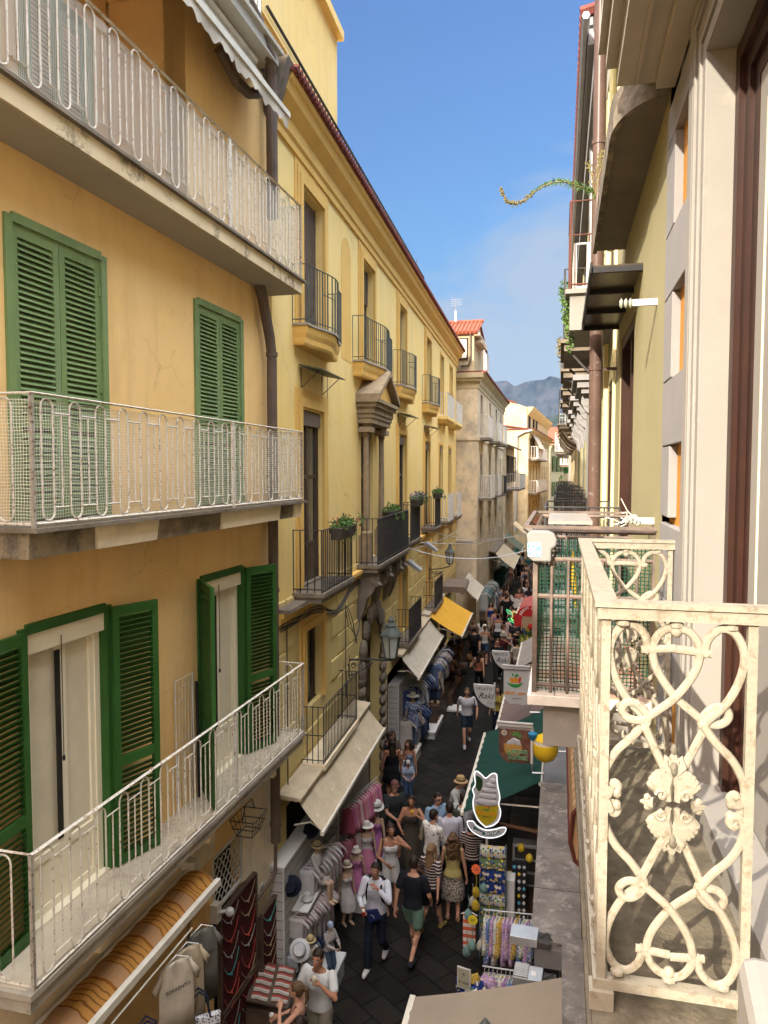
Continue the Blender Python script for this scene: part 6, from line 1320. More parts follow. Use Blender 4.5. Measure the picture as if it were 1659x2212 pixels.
t=thing('sign_pole','thin white pole holding up the glowing sorbet sign','pole',(-1.16,12.56,0)); B().tube([(0,0,0),(0,0,2.12)],.020,8).build('tube',M['white'],t)
# --- banners
def banner(name,lab,c,w,h,shape,m,header=True,arm=True):
    t=thing(name,lab,'banner sign',c)
    if shape=='quarter': pts=[(-w/2,0),(w/2,0),(w/2,-h)]+[(w/2-w*math.sin(a),-h+ (h)*(1-math.cos(a))) for a in [PI/2*i/10 for i in range(1,10)]]
    else: pts=[(-w/2,0),(w/2,0),(w/2,-h*.97),(w*.25,-h),(-.0,-h*.97),(-w*.22,-h),(-w*.40,-h*.88),(-w/2,-h*.72)]
    b=B(); b.ext(pts,-.004,.004,'y'); b.build('cloth',m,t)
    if header: b=B(); b.box(-w/2-.04,w/2+.04,-.05,.05,-.005,.06); b.box(-w/2-.04,w/2+.04,-.07,-.03,.06,.09); b.box(w/2,w/2+.05,-.03,.03,-h*.97,-.02); b.build('case',M['white'],t,bevel=.006)
    else: b=B(); b.tube([(-w/2,0,.0),(w/2,0,.0)],.012,6); b.tube([(w/2+.012,0,.02),(w/2+.012,0,-h-.15)],.012,6); b.build('pole',M['galv'],t)
    if arm: b=B(); b.tube([(w/2+.03,0,-h*.97),(w/2+.03,0,-h-.15),(w/2+.75,0,-h-.12)],.02,6); b.build('wall_arm',M['galv'],t)
    return t
SH=mat('banner_white',(.46,.46,.45),.8,(.42,.42,.41),2,1)
t=banner('fruit_banner','white banner with green fruit bowl emblem',(-.93,17.0,3.90),.56,.84,'wavy',SH); fruitlogo(t,(-.03,-.32),.38,-.006); text('FRUIT - JOY',.088,LO,t,(-.02,-.008,-.58),bold=.004); text('SORRENTO',.042,INK,t,(.02,-.008,-.70))
brn=mat('sorbet_photo_ground',(.10,.035,.03),.6,(.20,.10,.06),5,1)
t=banner('sorbet_banner','dark picture banner of a sorbet glass reading Lemon Sorbet',(-.74,13.3,3.83),.56,.68,'wavy',brn)
B().box(-.28,.28,-.006,.006,-.06,.0).build('top_strip',M['white'],t)
b=B(); b.rings([(-.52,.10,.02),(-.48,.15,.025),(-.38,.165,.03),(-.33,.155,.03)],14,(-.03,-.012)); b.build('glass_cup',mat('amber_cup',(.42,.22,.05),.4,(.5,.3,.08),6,1),t)
b=B(); 
for x,z,r in ((-.06,-.30,.07),(.03,-.28,.075),(-.01,-.25,.06),(-.1,-.32,.05),(.07,-.32,.05)): b.ell((x,-.02,z),(r,.02,r*.7),10,6)
b.build('sorbet',MC['sorbet_white'],t,smooth='all')
b=B(); 
for a in (.3,1.2,2.1,2.8,-.3): b.ext([(.03+p[0]*math.cos(a)-p[1]*math.sin(a),-.17+p[0]*math.sin(a)+p[1]*math.cos(a)) for p in outline([(0,0),(.05,.025),(.10,0),(.05,-.025)],3)],-.022-.002*a,-.020-.002*a,'y')
b.build('mint_leaves',mat('mint',(.10,.22,.06),.6),t)
for s_,z in (('Lemon',-.44),('Sorbet',-.555)): text(s_,.15,LW,t,(.05,-.040,z),bold=.005,ext=.001,sx=.86); text(s_,.15,LG,t,(.05,-.045,z),bold=.0022,ext=.002,sx=.86)
t2=B(); t2.ext([(-.19+.05*math.cos(a*PI/8),-.13+.05*math.sin(a*PI/8)) for a in range(16)],-.009,-.006,'y'); t2.build('round_badge',M['white'],t); fruitlogo(t,(-.19,-.13),.07,-.010)
for y,x,z,nm in ((17.4,-1.70,3.36,'nearer'),(21.2,-1.60,3.27,'farther')):
    t=banner('gelato_flag','white quarter round gelato flag, the %s of the two'%nm,(x,y,z),.50,.55,'quarter',SH,False,False); t['group']='gelato flags'
    text('GELATO',.095,INK,t,(.0,-.006,-.10),sx=1.1); text('Raki',.20,INK,t,(.03,-.006,-.27),shear=.45); b=B(); b.tube([(.14+.055*math.cos(a*PI/8),-.006,-.44+.055*math.sin(a*PI/8)) for a in range(16)],.003,4,closed=True); b.build('round_stamp',INK,t); text('Natural',.028,INK,t,(.14,-.006,-.44))
# big lemon
t=thing('lemon_figure','big plastic half open yellow lemon with white band and blue flower','ornament',(-.19,12.5,3.78))
b=B(); b.rings([(-.24,.01,.01),(-.235,.07,.07),(-.19,.15,.15),(-.10,.20,.20),(.0,.212,.212),(.07,.20,.20)],20); b.build('lower_half',mat('lemon_plastic',(.62,.42,.02),.4),t,smooth=True)
b=B(); b.rings([(.07,.185,.185),(.11,.175,.175),(.15,.15,.15)],20); b.build('white_band',M['white'],t,smooth=True)
b=B(); b.rings([(.13,.20,.20,.03),(.135,.205,.205,.03),(.19,.16,.16,.03),(.235,.06,.06,.02),(.24,.01,.01,.02)],20); b.build('lid',MC['lemon_plastic'],t,smooth=True)
b=B(); b.lathe([(.02,-.06),(.07,0),(.08,.06),(.05,.08)],(-.21,0,.16),12); b.build('blue_flower',mat('blue_plastic',(.02,.16,.30),.5),t)
B().tube([(.2,0,-.05),(.75,0,-.02)],.018,6).build('wall_arm',M['galv'],t)
# juice stall further on
t=thing('juice_sign','red arched sign reading fresh juices above pictures of drinks','sign',(-1.05,29.0,2.75)); rd=mat('sign_red',(.38,.02,.02),.6)
b=B(); b.ext([(.55*math.cos(PI*i/14),.05+.42*math.sin(PI*i/14)) for i in range(15)],-.02,.0,'y'); b.build('arch',rd,t); arctext('FRESH JUICES',.40,(0,.0),R(160),R(20),.13,LW,t,-.026,1,.005)
b=B(); b.ext([(-.62,-.35),(-.36,-.35),(-.32,.08),(-.66,.08)],-.04,-.02,'y'); b.ell((0,-.06,-.33),(.12,.03,.11),10,6); b.build('red_cup',rd,t); b=B(); b.ext([(.36,-.35),(.62,-.35),(.66,.08),(.32,.08)],-.04,-.02,'y'); b.ell((.22,-.06,-.35),(.12,.03,.12),10,6); b.build('orange_cup',LO,t); B().box(-.3,.3,-.015,0,-.42,.06).build('board',mat('sign_cream',(.35,.25,.15),.7),t)
t=thing('neon_lemon','small green and yellow neon lemon glass sign reading Lemon Sorbet','neon sign',(-1.66,29.1,2.78),sc=.62); NG=mat('green_neon',(.10,1,.35),.4,emit=.22); NY=mat('yellow_neon',(1,.75,.2),.4,emit=.2)
b=B(); b.tube([(p[0],0,p[1]) for p in outline([(-.10,.25),(-.16,.10),(-.12,-.02),(-.20,-.15),(-.12,-.30),(.08,-.30),(.18,-.15),(.12,-.02),(.15,.12),(.06,.27)],4)],.014,5,closed=True); b.build('yellow_tube',NY,t)
b=B(); b.tube([(p[0],0,p[1]) for p in outline([(-.52,.38),(-.30,.30),(-.20,.12),(-.40,.14),(-.50,.26)],4)],.014,5,closed=True); b.tube([(.18,0,.10),(.26,0,.26),(.40,0,.46)],.016,5); b.tube([(-.42,0,-.18),(-.3,0,-.36),(0,0,-.46),(.3,0,-.36),(.42,0,-.18)],.016,5); b.build('green_tube',NG,t)
arctext('LEMON SORBET',.36,(0,.05),R(-145),R(-35),.085,NG,t,-.02,-1,.002); B().ext(outline([(-.10,.20),(-.16,.10),(-.12,-.02),(-.18,-.15),(-.12,-.28),(.08,-.28),(.16,-.15),(.12,-.02),(.12,.12)],4),.005,.02,'y').build('back_plate',mat('olive_plate',(.16,.12,.02),.6),t)
t=thing('shaped_sign','plain pale back of a fruit shaped sign above the pink awning','sign',(-1.72,31.2,3.0),sc=.62); B().ext(outline([(-.1,-.5),(-.25,-.3),(-.15,-.1),(-.35,.05),(-.42,.35),(-.30,.38),(-.12,.15),(.05,.22),(.18,.12),(.40,.22),(.42,-.02),(.2,-.15),(.22,-.35)],4),-.01,.01,'y').build('board',SH,t)
# lemons
LM=B(); LM.rings([(-.062,.004,.004),(-.05,.022,.022),(-.025,.040,.040),(.01,.044,.044),(.035,.033,.033),(.05,.014,.014),(.06,.004,.004)],10); lme=LM.mesh('lemon',mat('lemon_skin',(.58,.42,.03),.5,(.50,.40,.03),20,1),'all'); rq=random.Random(6)
for k in range(64):
    x=-1.35+.85*rq.random(); y=27.6+.5*(k%4); z=1.0+.28*(k%4)+.08*rq.random()+(.35 if k>40 else 0)
    o=bpy.data.objects.new('lemon',lme); COL.objects.link(o); o.location=(x,y,z); o.rotation_euler=(rq.random()*3,rq.random()*3,rq.random()*3); o.scale=(1.7,)*3; tag(o,'yellow lemon piled on the juice stall','lemon','lemons on the juice stall')
t=thing('fruit_counter','stepped dark counter holding lemons under the pink awning','counter',(-.95,28.3,0)); b=B(); 
for k in range(4): b.box(-.5,.6,-1.0+.5*k,-.5+.5*k,0,.92+.28*k)
b.build('steps',M['dwood'],t)
t=thing('lemon_leaves','lemon branches with leaves hanging over the juice counter','plant',(-.9,28.6,1.9)); b=B(); foliage(b,(0,0,0),.6,1.0,.35,700,.11,rn); b.build('leaves',M['leaf'],t)
# dark shop interiors and sorbet kiosk under the green awning
t=thing('sorbet_kiosk','dark kiosk with steel fridge and lemons under the green awning','kiosk',(.0,14.6,0)); b=B(); b.box(-.95,.3,-1.3,2.2,.0,1.0); b.build('counter',M['dwood'],t)
b=B(); b.box(-.75,-.25,-1.5,-1.25,1.0,1.75); b.build('steel_fridge',M['galv'],t,bevel=.01); b=B(); 
for k in range(3): b.box(-.71,-.29,-1.52,-1.5,1.06+.23*k,1.24+.23*k)
b.build('fridge_glass',M['dark'],t)
b=B(); b.hexa([(-1.3,-1.75,2.25),(.1,-1.75,2.05),(.1,-1.2,1.85),(-1.3,-1.2,1.9)],[(-1.3,-1.75,2.28),(.1,-1.75,2.08),(.1,-1.2,1.88),(-1.3,-1.2,1.93)]); b.build('brown_canopy',mat('brown_canvas',(.14,.075,.035),.9,(.10,.05,.025),3,1),t)
for k,(x,y,z) in enumerate(((-.95,12.95,1.25),(-.85,12.85,1.2),(-.78,13.0,1.22),(-.6,13.1,1.7),(-.45,13.05,1.55))):
    o=bpy.data.objects.new('lemon',lme); COL.objects.link(o); o.location=(x,y,z); o.scale=(1.5,)*3; tag(o,'lemon decorating the sorbet kiosk','lemon','lemons on the sorbet kiosk')
# --- left hand displays
SLAT=stripes('slat_wall_white',2,.15,[(0,(.40,.38,.35)),(.92,(.10,.09,.08))],.7)
def slat(lab,x,y,w,L_,z0,z1):
    t=thing('slat_wall',lab,'display wall',(x,y,0)); b=B(); b.box(-w,0,0,.03,z0,z1); b.box(-.03,0,.03,L_,z0,z1); b.box(-w,-.03,L_-.03,L_,z0,z1); b.build('panel',SLAT,t); b=B(); b.box(-w-.015,.015,-.015,L_,z1,z1+.03); b.box(-w-.02,-w,-.02,.0,z0,z1); b.box(-.012,.012,-.02,.0,z0,z1); b.build('edge_trim',M['white'],t); return t
slat('nearest white slatted display wall hung with pale baby clothes',-4.05,10.38,.24,1.95,.35,2.32)
slat('white slatted display wall hung with pink dresses',-4.02,13.15,.36,2.3,.2,2.35)
slat('narrow white slatted wall hung with blue and white shirts',-4.42,20.35,.28,3.0,.2,2.3)
def plat(lab,x0,x1,y0,y1,h): t=thing('platform',lab,'platform',((x0+x1)/2,y0,0)); w=(x1-x0)/2; b=B(); b.box(-w,w,0,y1-y0,0,h-.07); b.build('base',M['white'],t); B().box(-w-.03,w+.03,-.03,y1-y0+.03,h-.07,h).build('top',M['white'],t,bevel=.01); return t
plat('long white platform in front of the baby clothes at the bottom edge',-4.0,-3.42,9.0,11.5,.36); plat('white platform under the pink dresses',-4.0,-3.50,13.2,15.1,.22)
plat('small white stepped platform by the blue shirts',-4.35,-3.95,19.9,21.3,.34); plat('farther white stepped platform with a mannequin leg on it',-4.2,-3.75,22.6,24.3,.24)
PK=[(.42,.14,.19),(.52,.22,.28),(.34,.07,.11),(.50,.40,.38),(.45,.13,.26)]; PW=[(.46,.36,.36),(.52,.50,.50),(.40,.30,.31),(.50,.46,.44),(.42,.36,.38)]; BL=[(.03,.05,.13),(.12,.17,.30),(.48,.48,.50),(.06,.09,.2),(.5,.44,.4)]
railrow('pink frilly dress on the upper pink rail','dress',(-3.88,13.25,1.98),(-3.62,14.6,1.98),14,['frock'],PK,'pink and white dresses',R(5),.95,seed=5)
railrow('pink frilly dress on the lower pink rail','dress',(-3.90,13.2,1.38),(-3.64,14.5,1.38),14,['gown','frock'],PK,'pink and white dresses',R(5),1.0,seed=6)
railrow('pale baby tunic on the top slatted wall rail','baby outfit',(-3.95,11.05,1.95),(-3.75,12.1,1.95),9,['tunic'],PW,'pale baby clothes',R(8),.85,seed=7)
railrow('pale baby outfit on the middle slatted wall rail','baby outfit',(-3.95,10.6,1.42),(-3.75,11.6,1.42),14,['shirt','tunic'],PW,'pale baby clothes',R(8),.85,seed=8)
railrow('small blue baby outfit on the bottom rail','baby outfit',(-3.98,10.5,.86),(-3.75,11.3,.86),10,['shirt'],[(.2,.24,.3),(.42,.42,.44),(.05,.07,.13)],'pale baby clothes',R(8),.6,seed=9)
railrow('shirt on the upper rail by the portal','shirt',(-4.35,21.0,1.95),(-4.1,23.2,1.95),12,['tunic','shirt'],BL,'blue and white shirts',R(8),1.1,seed=10)
railrow('long shirt on the low rail by the portal','shirt',(-4.3,20.6,1.2),(-4.05,22.4,1.2),9,['tunic'],BL,'blue and white shirts',R(8),1.25,seed=11)
railrow('shirt under the pale striped awning','shirt',(-4.0,23.6,2.1),(-3.9,26.3,2.1),12,['tunic'],[(.35,.27,.25),(.03,.04,.09),(.10,.14,.25),(.4,.4,.4)],'shirts below the pale awning',R(8),1.2,seed=12)
tb=thing('shirt_table','low shelf of folded shirts under the pale striped awning','table',(-4.2,23.4,0)); b=B(); b.box(-.3,.4,0,3,0,.8); b.build('top',M['dwood'],tb)
sh=thing('wall_shelf','white shelf with a toy sailor hat on the slatted wall','shelf',(-3.98,10.75,1.52)); B().box(-.05,.22,-.1,.55,-.02,.0).build('board',M['white'],sh)
def looseh(lab,c,kind,m,band,rot,sc=1):
    t=thing('hat',lab,'hat',c); t.rotation_euler=rot; k=Sk(); k.head=Vector((0,0,-.05)); hat(t,k,kind,m,band); t.scale=(sc,)*3; ob=t.children[0]; ob.name='brim_and_crown'; return t
looseh('navy felt hat hooked on the slatted wall edge',(-3.98,10.55,1.98),'fedora',(.012,.016,.03),None,(R(70),R(20),0)); looseh('black felt hat at the top of the slatted wall',(-4.0,11.5,2.42),'fedora',(.012,.014,.02),None,(R(35),R(-20),0)); looseh('white sun hat with navy ribbon propped above the platform',(-3.72,10.15,1.25),'fedora',(.55,.55,.55),(.02,.03,.1),(R(50),R(-30),R(30)))
looseh('white straw hat with black ribbon beside the purple dress',(-3.55,14.3,1.62),'fedora',(.55,.53,.5),(.02,.02,.02),(R(10),R(6),0)); looseh('small white toy sailor hat on the shelf',(-3.87,10.95,1.6),'bucket',(.55,.54,.52),None,(0,0,0),.7)
def doll(lab,x,y,face,pose,h,cl,hk,z,g='child mannequins'):
    return person(lab,x,y,face,pose,True,h,cl,None,'mann',hk,False,g,True,z,'mannequin','mannequin')[0]
ST=(.45,.34,.17); BK_=(.02,.02,.02)
doll('seated mannequin in straw hat with black band and white shirt on the slatted wall shelf',-3.86,11.35,100,'sit',1.15,[('shirt',(.5,.48,.46)),('shorts',(.45,.4,.36))],('fedora',ST,BK_),1.12)
doll('standing mannequin in beige fedora and white dress beside the baby clothes',-3.62,12.3,130,'stand',1.12,[('dress',(.42,.39,.37))],('fedora',(.36,.30,.22),(.05,.03,.025)),.36)
doll('mannequin in straw hat with dark band and cream shirt at the platform end',-3.62,10.35,150,'stand',.98,[('tee',(.48,.44,.38)),('shorts',(.42,.40,.36))],('fedora',ST,BK_),.36)
doll('baby mannequin in pale blue cap and denim dungarees',-3.47,10.85,120,'hold',.92,[('shirt',(.40,.36,.33)),('trousers',(.07,.11,.17))],('beanie',(.34,.40,.50)),.36)
doll('mannequin in pink tiered dress and pale bucket hat nearest the pink rail',-3.68,13.2,170,'stand2',1.08,[('dress',(.45,.15,.30))],('bucket',(.55,.50,.45)),.22)
doll('mannequin in white top, pink skirt and floppy pale hat',-3.62,13.75,160,'stand',1.22,[('tank',(.5,.48,.47)),('skirt',(.45,.16,.26))],('wide',(.55,.51,.47)),.30)
doll('taller mannequin in lilac pink dress at the back of the pink platform',-3.58,14.35,185,'stand',1.3,[('dress',(.36,.13,.33))],None,.25)
doll('mannequin in wide cream hat and blue floral blouse by the portal',-4.10,20.9,170,'stand2',1.62,[('tee',M['blues']),('trousers',(.20,.25,.36))],('wide',(.55,.50,.42)),.34,'shop mannequins')
doll('mannequin in white collared shirt behind the cream hat',-4.15,22.2,160,'stand',1.75,[('shirt',(.50,.50,.50)),('trousers',(.05,.08,.2))],None,.34,'shop mannequins')
doll('mannequin in sand linen shirt and navy shorts under the pale awning',-3.95,23.9,170,'stand',1.78,[('shirt',(.42,.34,.28)),('shorts',(.03,.045,.08))],None,.3,'shop mannequins')
# bag stall
rq=random.Random(14); hb=B(); hb.rings([(-.14,.13,.05),(-.1,.15,.07),(.05,.12,.06),(.09,.09,.02)],12); hb.tube([(-.08,0,.08),(-.06,0,.2),(.06,0,.2),(.08,0,.08)],.010,5); hbm=hb.mesh('handbag',M['white'],'all')
for k in range(60):
    a=rq.random(); o=bpy.data.objects.new('handbag',hbm); COL.objects.link(o); o.location=(-4.25+.75*a,25.9+4.4*rq.random(),.55+1.75*(1-a*.75)*rq.random()); o.rotation_euler=(rq.uniform(-.3,.3),rq.uniform(-.3,.3),rq.random()*3); o.scale=(rq.uniform(.8,1.3),)*3
    o.material_slots[0].link='OBJECT'; o.material_slots[0].material=colm(rq.choice([(.10,.035,.02),(.05,.022,.015),(.16,.07,.03),(.07,.03,.03),(.22,.12,.05),(.02,.015,.014)])); tag(o,'brown leather bag heaped under the ochre awning','handbag','leather bags under the ochre awning')
t=thing('bag_stall','dark stepped stand of the leather bags under the ochre awning','stall',(-4.0,25.8,0)); b=B(); b.box(-.35,.0,0,4.6,0,1.5); b.box(0,.35,0,4.6,0,.5); b.build('steps',M['dwood'],t); plat('pale kerb board in front of the leather bags',-3.75,-3.2,25.4,26.0,.08)
# dress carousel
t=thing('dress_carousel','round white rack of blue and white floral dresses','clothes rack',(-3.95,42.6,0)); b=B(); b.tube([(0,0,0),(0,0,1.9)],.02,6); b.tube([(.38*math.cos(a),.38*math.sin(a),1.78) for a in [2*PI*i/16 for i in range(16)]],.012,5,closed=True); b.box(-.45,.45,-.45,.45,0,.06); b.build('stand',M['white'],t)
for i in range(16): a=2*PI*i/16; hang('tunic',(-3.95+.38*math.cos(a),42.6+.38*math.sin(a),1.68),a,FL[0] if i%3 else (.22,.24,.28),'blue and white floral dress on the round rack','dress','dresses on the round rack',1.6)
for s,(xa,ya,n) in enumerate(((-3.85,38.5,10),(-3.8,47,14),(-3.75,58,18))):
    railrow('garment on the far rail %s'%['before the beige awning','under the beige awning','by the sunlit awning'][s],'garment',(xa,ya,2.1),(xa+.1,ya+n*.45,2.1),n,['tunic'],[(.04,.16,.12),(.10,.25,.2),(.4,.4,.38),(.15,.2,.25),(.3,.22,.18)],'garments on the far rails',R(4),1.5,seed=30+s)
# jewellery boards of the orange house
RDV=mat('dark_red_velvet',(.055,.008,.008),.95); SIL=[mat('silver_chain',(.42,.40,.38),.35,metal=.7),mat('coral_beads',(.40,.06,.04),.4),mat('turquoise_beads',(.04,.26,.24),.4),mat('wood_beads',(.30,.20,.12),.5)]
def jew(lab,u0,u1,z0,z1,rows,cols,seed,w=.09):
    t=thing('necklace_board',lab,'necklace board',(-4.4,4.7,0),R(D1)); B(LEFT).box(u0,u1,w-.04,w,z0,z1).build('velvet',RDV,t); b=B(LEFT)
    for q in ((u0-.03,u0,z0,z1),(u1,u1+.03,z0,z1),(u0,u1,z1,z1+.03),(u0,u1,z0-.03,z0)): b.box(q[0],q[1],w-.05,w+.02,q[2],q[3])
    b.build('frame',M['dwood'],t); rq=random.Random(seed)
    for r in range(rows):
        for c in range(cols):
            uc=u0+(u1-u0)*(c+.5)/cols; zt=z1-.05-(z1-z0)*r/rows; hw=(u1-u0)/cols*.42; dp=(z1-z0)/rows*rq.uniform(.7,1.2)
            b=B(LEFT); pts=[(uc+hw*x,w+.012,zt-dp*(1-x*x)) for x in [-1+i/6 for i in range(13)]]; b.tube(pts,.006,4)
            if rq.random()<.6:
                for p in pts[3:10]: b.ell(p,(.011,.011,.011),5,4)
            b.ell((uc,w+.015,zt-dp-.02),(.02,.01,.025),6,5)
            b.build('necklace',rq.choice(SIL),t)
jew('upper dark red board of necklaces beside number sixty five',3.92,5.0,1.28,2.6,6,2,1); jew('lower dark board of necklaces',3.95,5.0,.35,1.18,4,2,2); jew('narrow sideways board of turquoise and coral necklaces',5.15,5.7,.62,1.88,7,1,3,.12)
t=thing('number_plate','small white house number plate reading 65','house number',T1(5.26,.06,2.22),R(D1)); B(LEFT).box(-.09,.09,0,.012,-.075,.075).build('plate',M['white'],t,bevel=.003); text('65',.12,INK,t,(0,-.016,0))
t=thing('bracelet_tray','tilted wooden tray crowded with rows of striped bracelets','tray',(-3.98,9.72,.98),R(12)); b=B(); b.box(-.30,.30,-.42,.42,-.03,0); b.build('tray_base',M['dwood'],t,rot=(0,R(12),0))
for k in range(2):
    for r in range(20):
        b=B(); x=-.24+.28*k; y=-.38+.039*r; b.tube([(x,y,.012),(x+.08,y+.01,.02),(x+.16,y-.005,.02),(x+.23,y+.004,.012)],.011,5); b.build('bracelet',[mat('cream_beads',(.42,.37,.30),.6),mat('brown_beads',(.12,.05,.04),.6),SIL[1],mat('white_beads',(.5,.48,.45),.6)][(r*3+k)%4] if 'cream_beads' not in MC else [MC['cream_beads'],MC['brown_beads'],SIL[1],MC['white_beads']][(r*3+k)%4],t,rot=(0,R(12),0))
tbox('tray_stand','dark stand below the bracelet tray','stand',(-4.02,9.7,0),(.5,.75,.85),M['dwood'])
# hanging t-shirts and totes of the near souvenir shop
t=thing('clothes_rail','thin rail with souvenir t-shirts under the striped awning','clothes rail',(-4.4,4.7,0),R(D1)); B(LEFT).tube([(-1,.5,3.42),(2.45,.5,3.42)],.010,6).build('bar',M['alu'],t)
sb=mat('shirt_cream',(.40,.35,.26),.9,(.34,.30,.22),4,1,bump=.3,bs=16)
for k,(u,c,lab,s_) in enumerate(((2.62,(.17,.165,.14),'grey souvenir t-shirt hung farthest in','SORRENTO'),(2.30,(.55,.46,.32),'cream souvenir t-shirt with dark lettering','SORRENTO'),(2.08,(.62,.54,.42),'off white souvenir t-shirt nearest the edge','SORRENTO'))):
    o=thing('souvenir_shirt',lab,'t-shirt',T1(u,.52,3.30),R(D1-32),'souvenir t-shirts'); b=B(); n=18; rr=[]
    for z,w in ((0,.14),(-.04,.36),(-.22,.40),(-.5,.40),(-.85,.43)): rr.append([(w/2*math.cos(2*PI*j/n),(.022+.012*math.sin(j*2.3))*math.sin(2*PI*j/n),z) for j in range(n)])
    b.loft(rr)
    for q in (1,-1): b.hexa([(q*.14,-.02,-.02),(q*.14,.02,-.02),(q*.19,.025,-.20),(q*.19,-.025,-.20)],[(q*.27,-.012,-.20),(q*.27,.012,-.20),(q*.24,.018,-.30),(q*.24,-.018,-.30)])
    b.build('cloth',colm(c),o,smooth='all'); B().tube([(-.14,0,-.02),(0,0,.06),(.14,0,-.02)],.008,5).build('hanger',M['wiron'],o); text(s_,.055,INK,o,(0,-.04,-.28),ext=.001)
TT=blotch('black_white_print',(.5,.5,.5),[(.03,.03,.04),(.06,.06,.07),(.3,.3,.3)],40,th=.42); TC=blotch('orange_print',(.36,.34,.28),[(.45,.22,.03),(.03,.05,.15),(.4,.36,.3)],22,th=.45)
for k,(u,w,z,m,lab) in enumerate(((2.35,.62,2.35,TT,'black and white printed tote bag reading Sorrento'),(1.55,.5,2.6,TC,'cream tote with orange and navy pattern'),(1.05,.5,2.65,TC,'patterned tote nearest the bottom left corner'))):
    o=thing('tote_bag',lab,'bag',T1(u,w,z),R(D1-50),'tote bags of the souvenir shop'); b=B(); b.hexa([(-.2,-.05,-.22),(.2,-.05,-.22),(.2,.05,-.22),(-.2,.05,-.22)],[(-.24,-.03,.16),(.24,-.03,.16),(.24,.03,.16),(-.24,.03,.16)]); b.build('bag',m,o,bevel=.015); b=B()
    for q in (-.035,.035): b.tube([(-.12,q,.14),(-.09,q,.38),(0,q,.46),(.09,q,.38),(.12,q,.14)],.011,5)
    b.build('handles',colm((.02,.025,.05)),o)
    if k==0: B().box(-.2,.2,-.056,-.05,-.06,.06).build('label_band',colm((.03,.03,.035)),o); text('SORRENTO',.075,LW,o,(0,-.060,0),ext=.001)
t=thing('wire_basket','black wire basket fixed to the wall over the fan light','basket',T1(4.45,.25,3.62),R(D1)); b=B(LEFT)
for z,s in ((-.12,.14),(.0,.19),(.12,.22)): b.tube([(s*x,.8*s*y,z) for x,y in ((-1,-1),(1,-1),(1,1),(-1,1))],.008,4,closed=True)
for i in range(5): x=-1+.5*i; b.tube([(.14*x,-.11,-.12),(.22*x,-.17,.12)],.005,4); b.tube([(.14*x,.11,-.12),(.22*x,.17,.12)],.005,4)
b.tube([(-.2,0,.12),(-.1,0,.3),(.1,0,.3),(.2,0,.12)],.009,4); b.build('wires',M['iron'],t)
t=thing('security_lamp','small white bulb lamp on the wall by the necklaces','lamp',T1(3.82,.1,2.72),R(D1)); B(LEFT).box(-.06,.06,-.08,.02,-.12,.12).build('box',M['alu'],t); b=B(LEFT); b.ell((.1,.12,-.03),(.06,.06,.06),10,7); b.tube([(0,.0,0),(.06,.08,0)],.02,6); b.build('bulb',M['white'],t)
# ======================================================= people in the street
WH=(.66,.64,.62); BK=(.012,.012,.014); NV=(.012,.016,.035)
t,k=person('man in white shirt and dark trousers walking with red gelato cup and navy belt bag',-2.95,11.83,184,'eatwalk',0,1.80,[('shirt',(.62,.62,.68)),('trousers',(.014,.016,.028)),('shoes',WH)],skin='skint')
cup(t,k,0,'red gelato cup held by the man in the white shirt',(.45,.03,.04)); backpack(t,BK,'dark backpack on the man in the white shirt')
q=wpt(t,(-.03,.20,.98)); o=thing('belt_bag','navy belt bag worn over a white shirt','bag',q,t.rotation_euler.z); b=B(); b.hexa([(-.13,-.02,-.02),(.06,-.02,-.12),(.06,.05,-.12),(-.13,.05,-.02)],[(-.05,-.02,.12),(.14,-.02,.06),(.14,.05,.06),(-.05,.05,.12)]); b.build('pouch',colm((.012,.02,.09)),o,bevel=.01); b=B(); b.tube([(-.02,.053,-.02),(.0,.056,.02),(.04,.053,.03)],.004,4); b.build('emblem',M['white'],o)
t,k=person('woman in white tank top and white shorts tasting gelato with dark hair tied back',-3.08,13.45,150,'eat',1,1.70,[('tank',WH),('shorts',(.60,.58,.54)),('shoes',(.35,.2,.13))],('bun','dark'),'skint'); bag(t,k,(.015,.012,.01),'small black shoulder bag on the woman in white',0,sz=.10)
t,k=person('woman in long brown dress biting a yellow gelato',-2.92,14.75,176,'eat',1,1.70,[('longdress',(.075,.06,.045)),('shoes',BK)],('pony','dark'),'skint'); cup(t,k,1,'bright yellow gelato of the woman in brown',(.5,.3,.05),(.75,.50,.02)); bag(t,k,(.40,.33,.22),'striped woven bag beside the brown dress',1,sz=.13)
t,k=person('man in dark t-shirt and cap bending over a small white cup',-3.38,15.15,150,'hold',0,1.80,[('tee',(.03,.035,.035)),('shorts',BK),('shoes',BK)],('short','brown'),hatk=('cap',(.16,.07,.06))); cup(t,k,0,'white paper cup of the man in the dark t-shirt')
t,k=person('man seen from behind in navy t-shirt and sage green shorts',-2.37,12.12,12,'walk2',0,1.80,[('tee',(.012,.013,.02)),('shorts',(.16,.27,.20)),('shoes',(.03,.035,.05))],skin='skin')
t,k=person('woman in black and white striped top with long fair hair, from behind',-2.20,12.9,20,'walk',1,1.66,[('tee',M['breton']),('shorts',BK),('shoes',(.3,.22,.06))],('long','fair'))
t,k=person('woman from behind with curly hair, yellow top and leopard print skirt',-1.86,13.38,-4,'stand',1,1.67,[('sleeveless',(.50,.42,.15)),('skirt',M['leopard']),('shoes',(.30,.16,.10))],('curly','brown'))
t,k=person('man in palm print shirt looking into his hands',-2.36,14.0,35,'hold',0,1.78,[('shirt',M['tropic']),('trousers',(.2,.15,.14)),('shoes',WH)])
t,k=person('man in plain white shirt between the palm print shirt and the awning',-2.06,14.32,-14,'stand2',0,1.80,[('shirt',(.60,.58,.66)),('trousers',BK),('shoes',BK)])
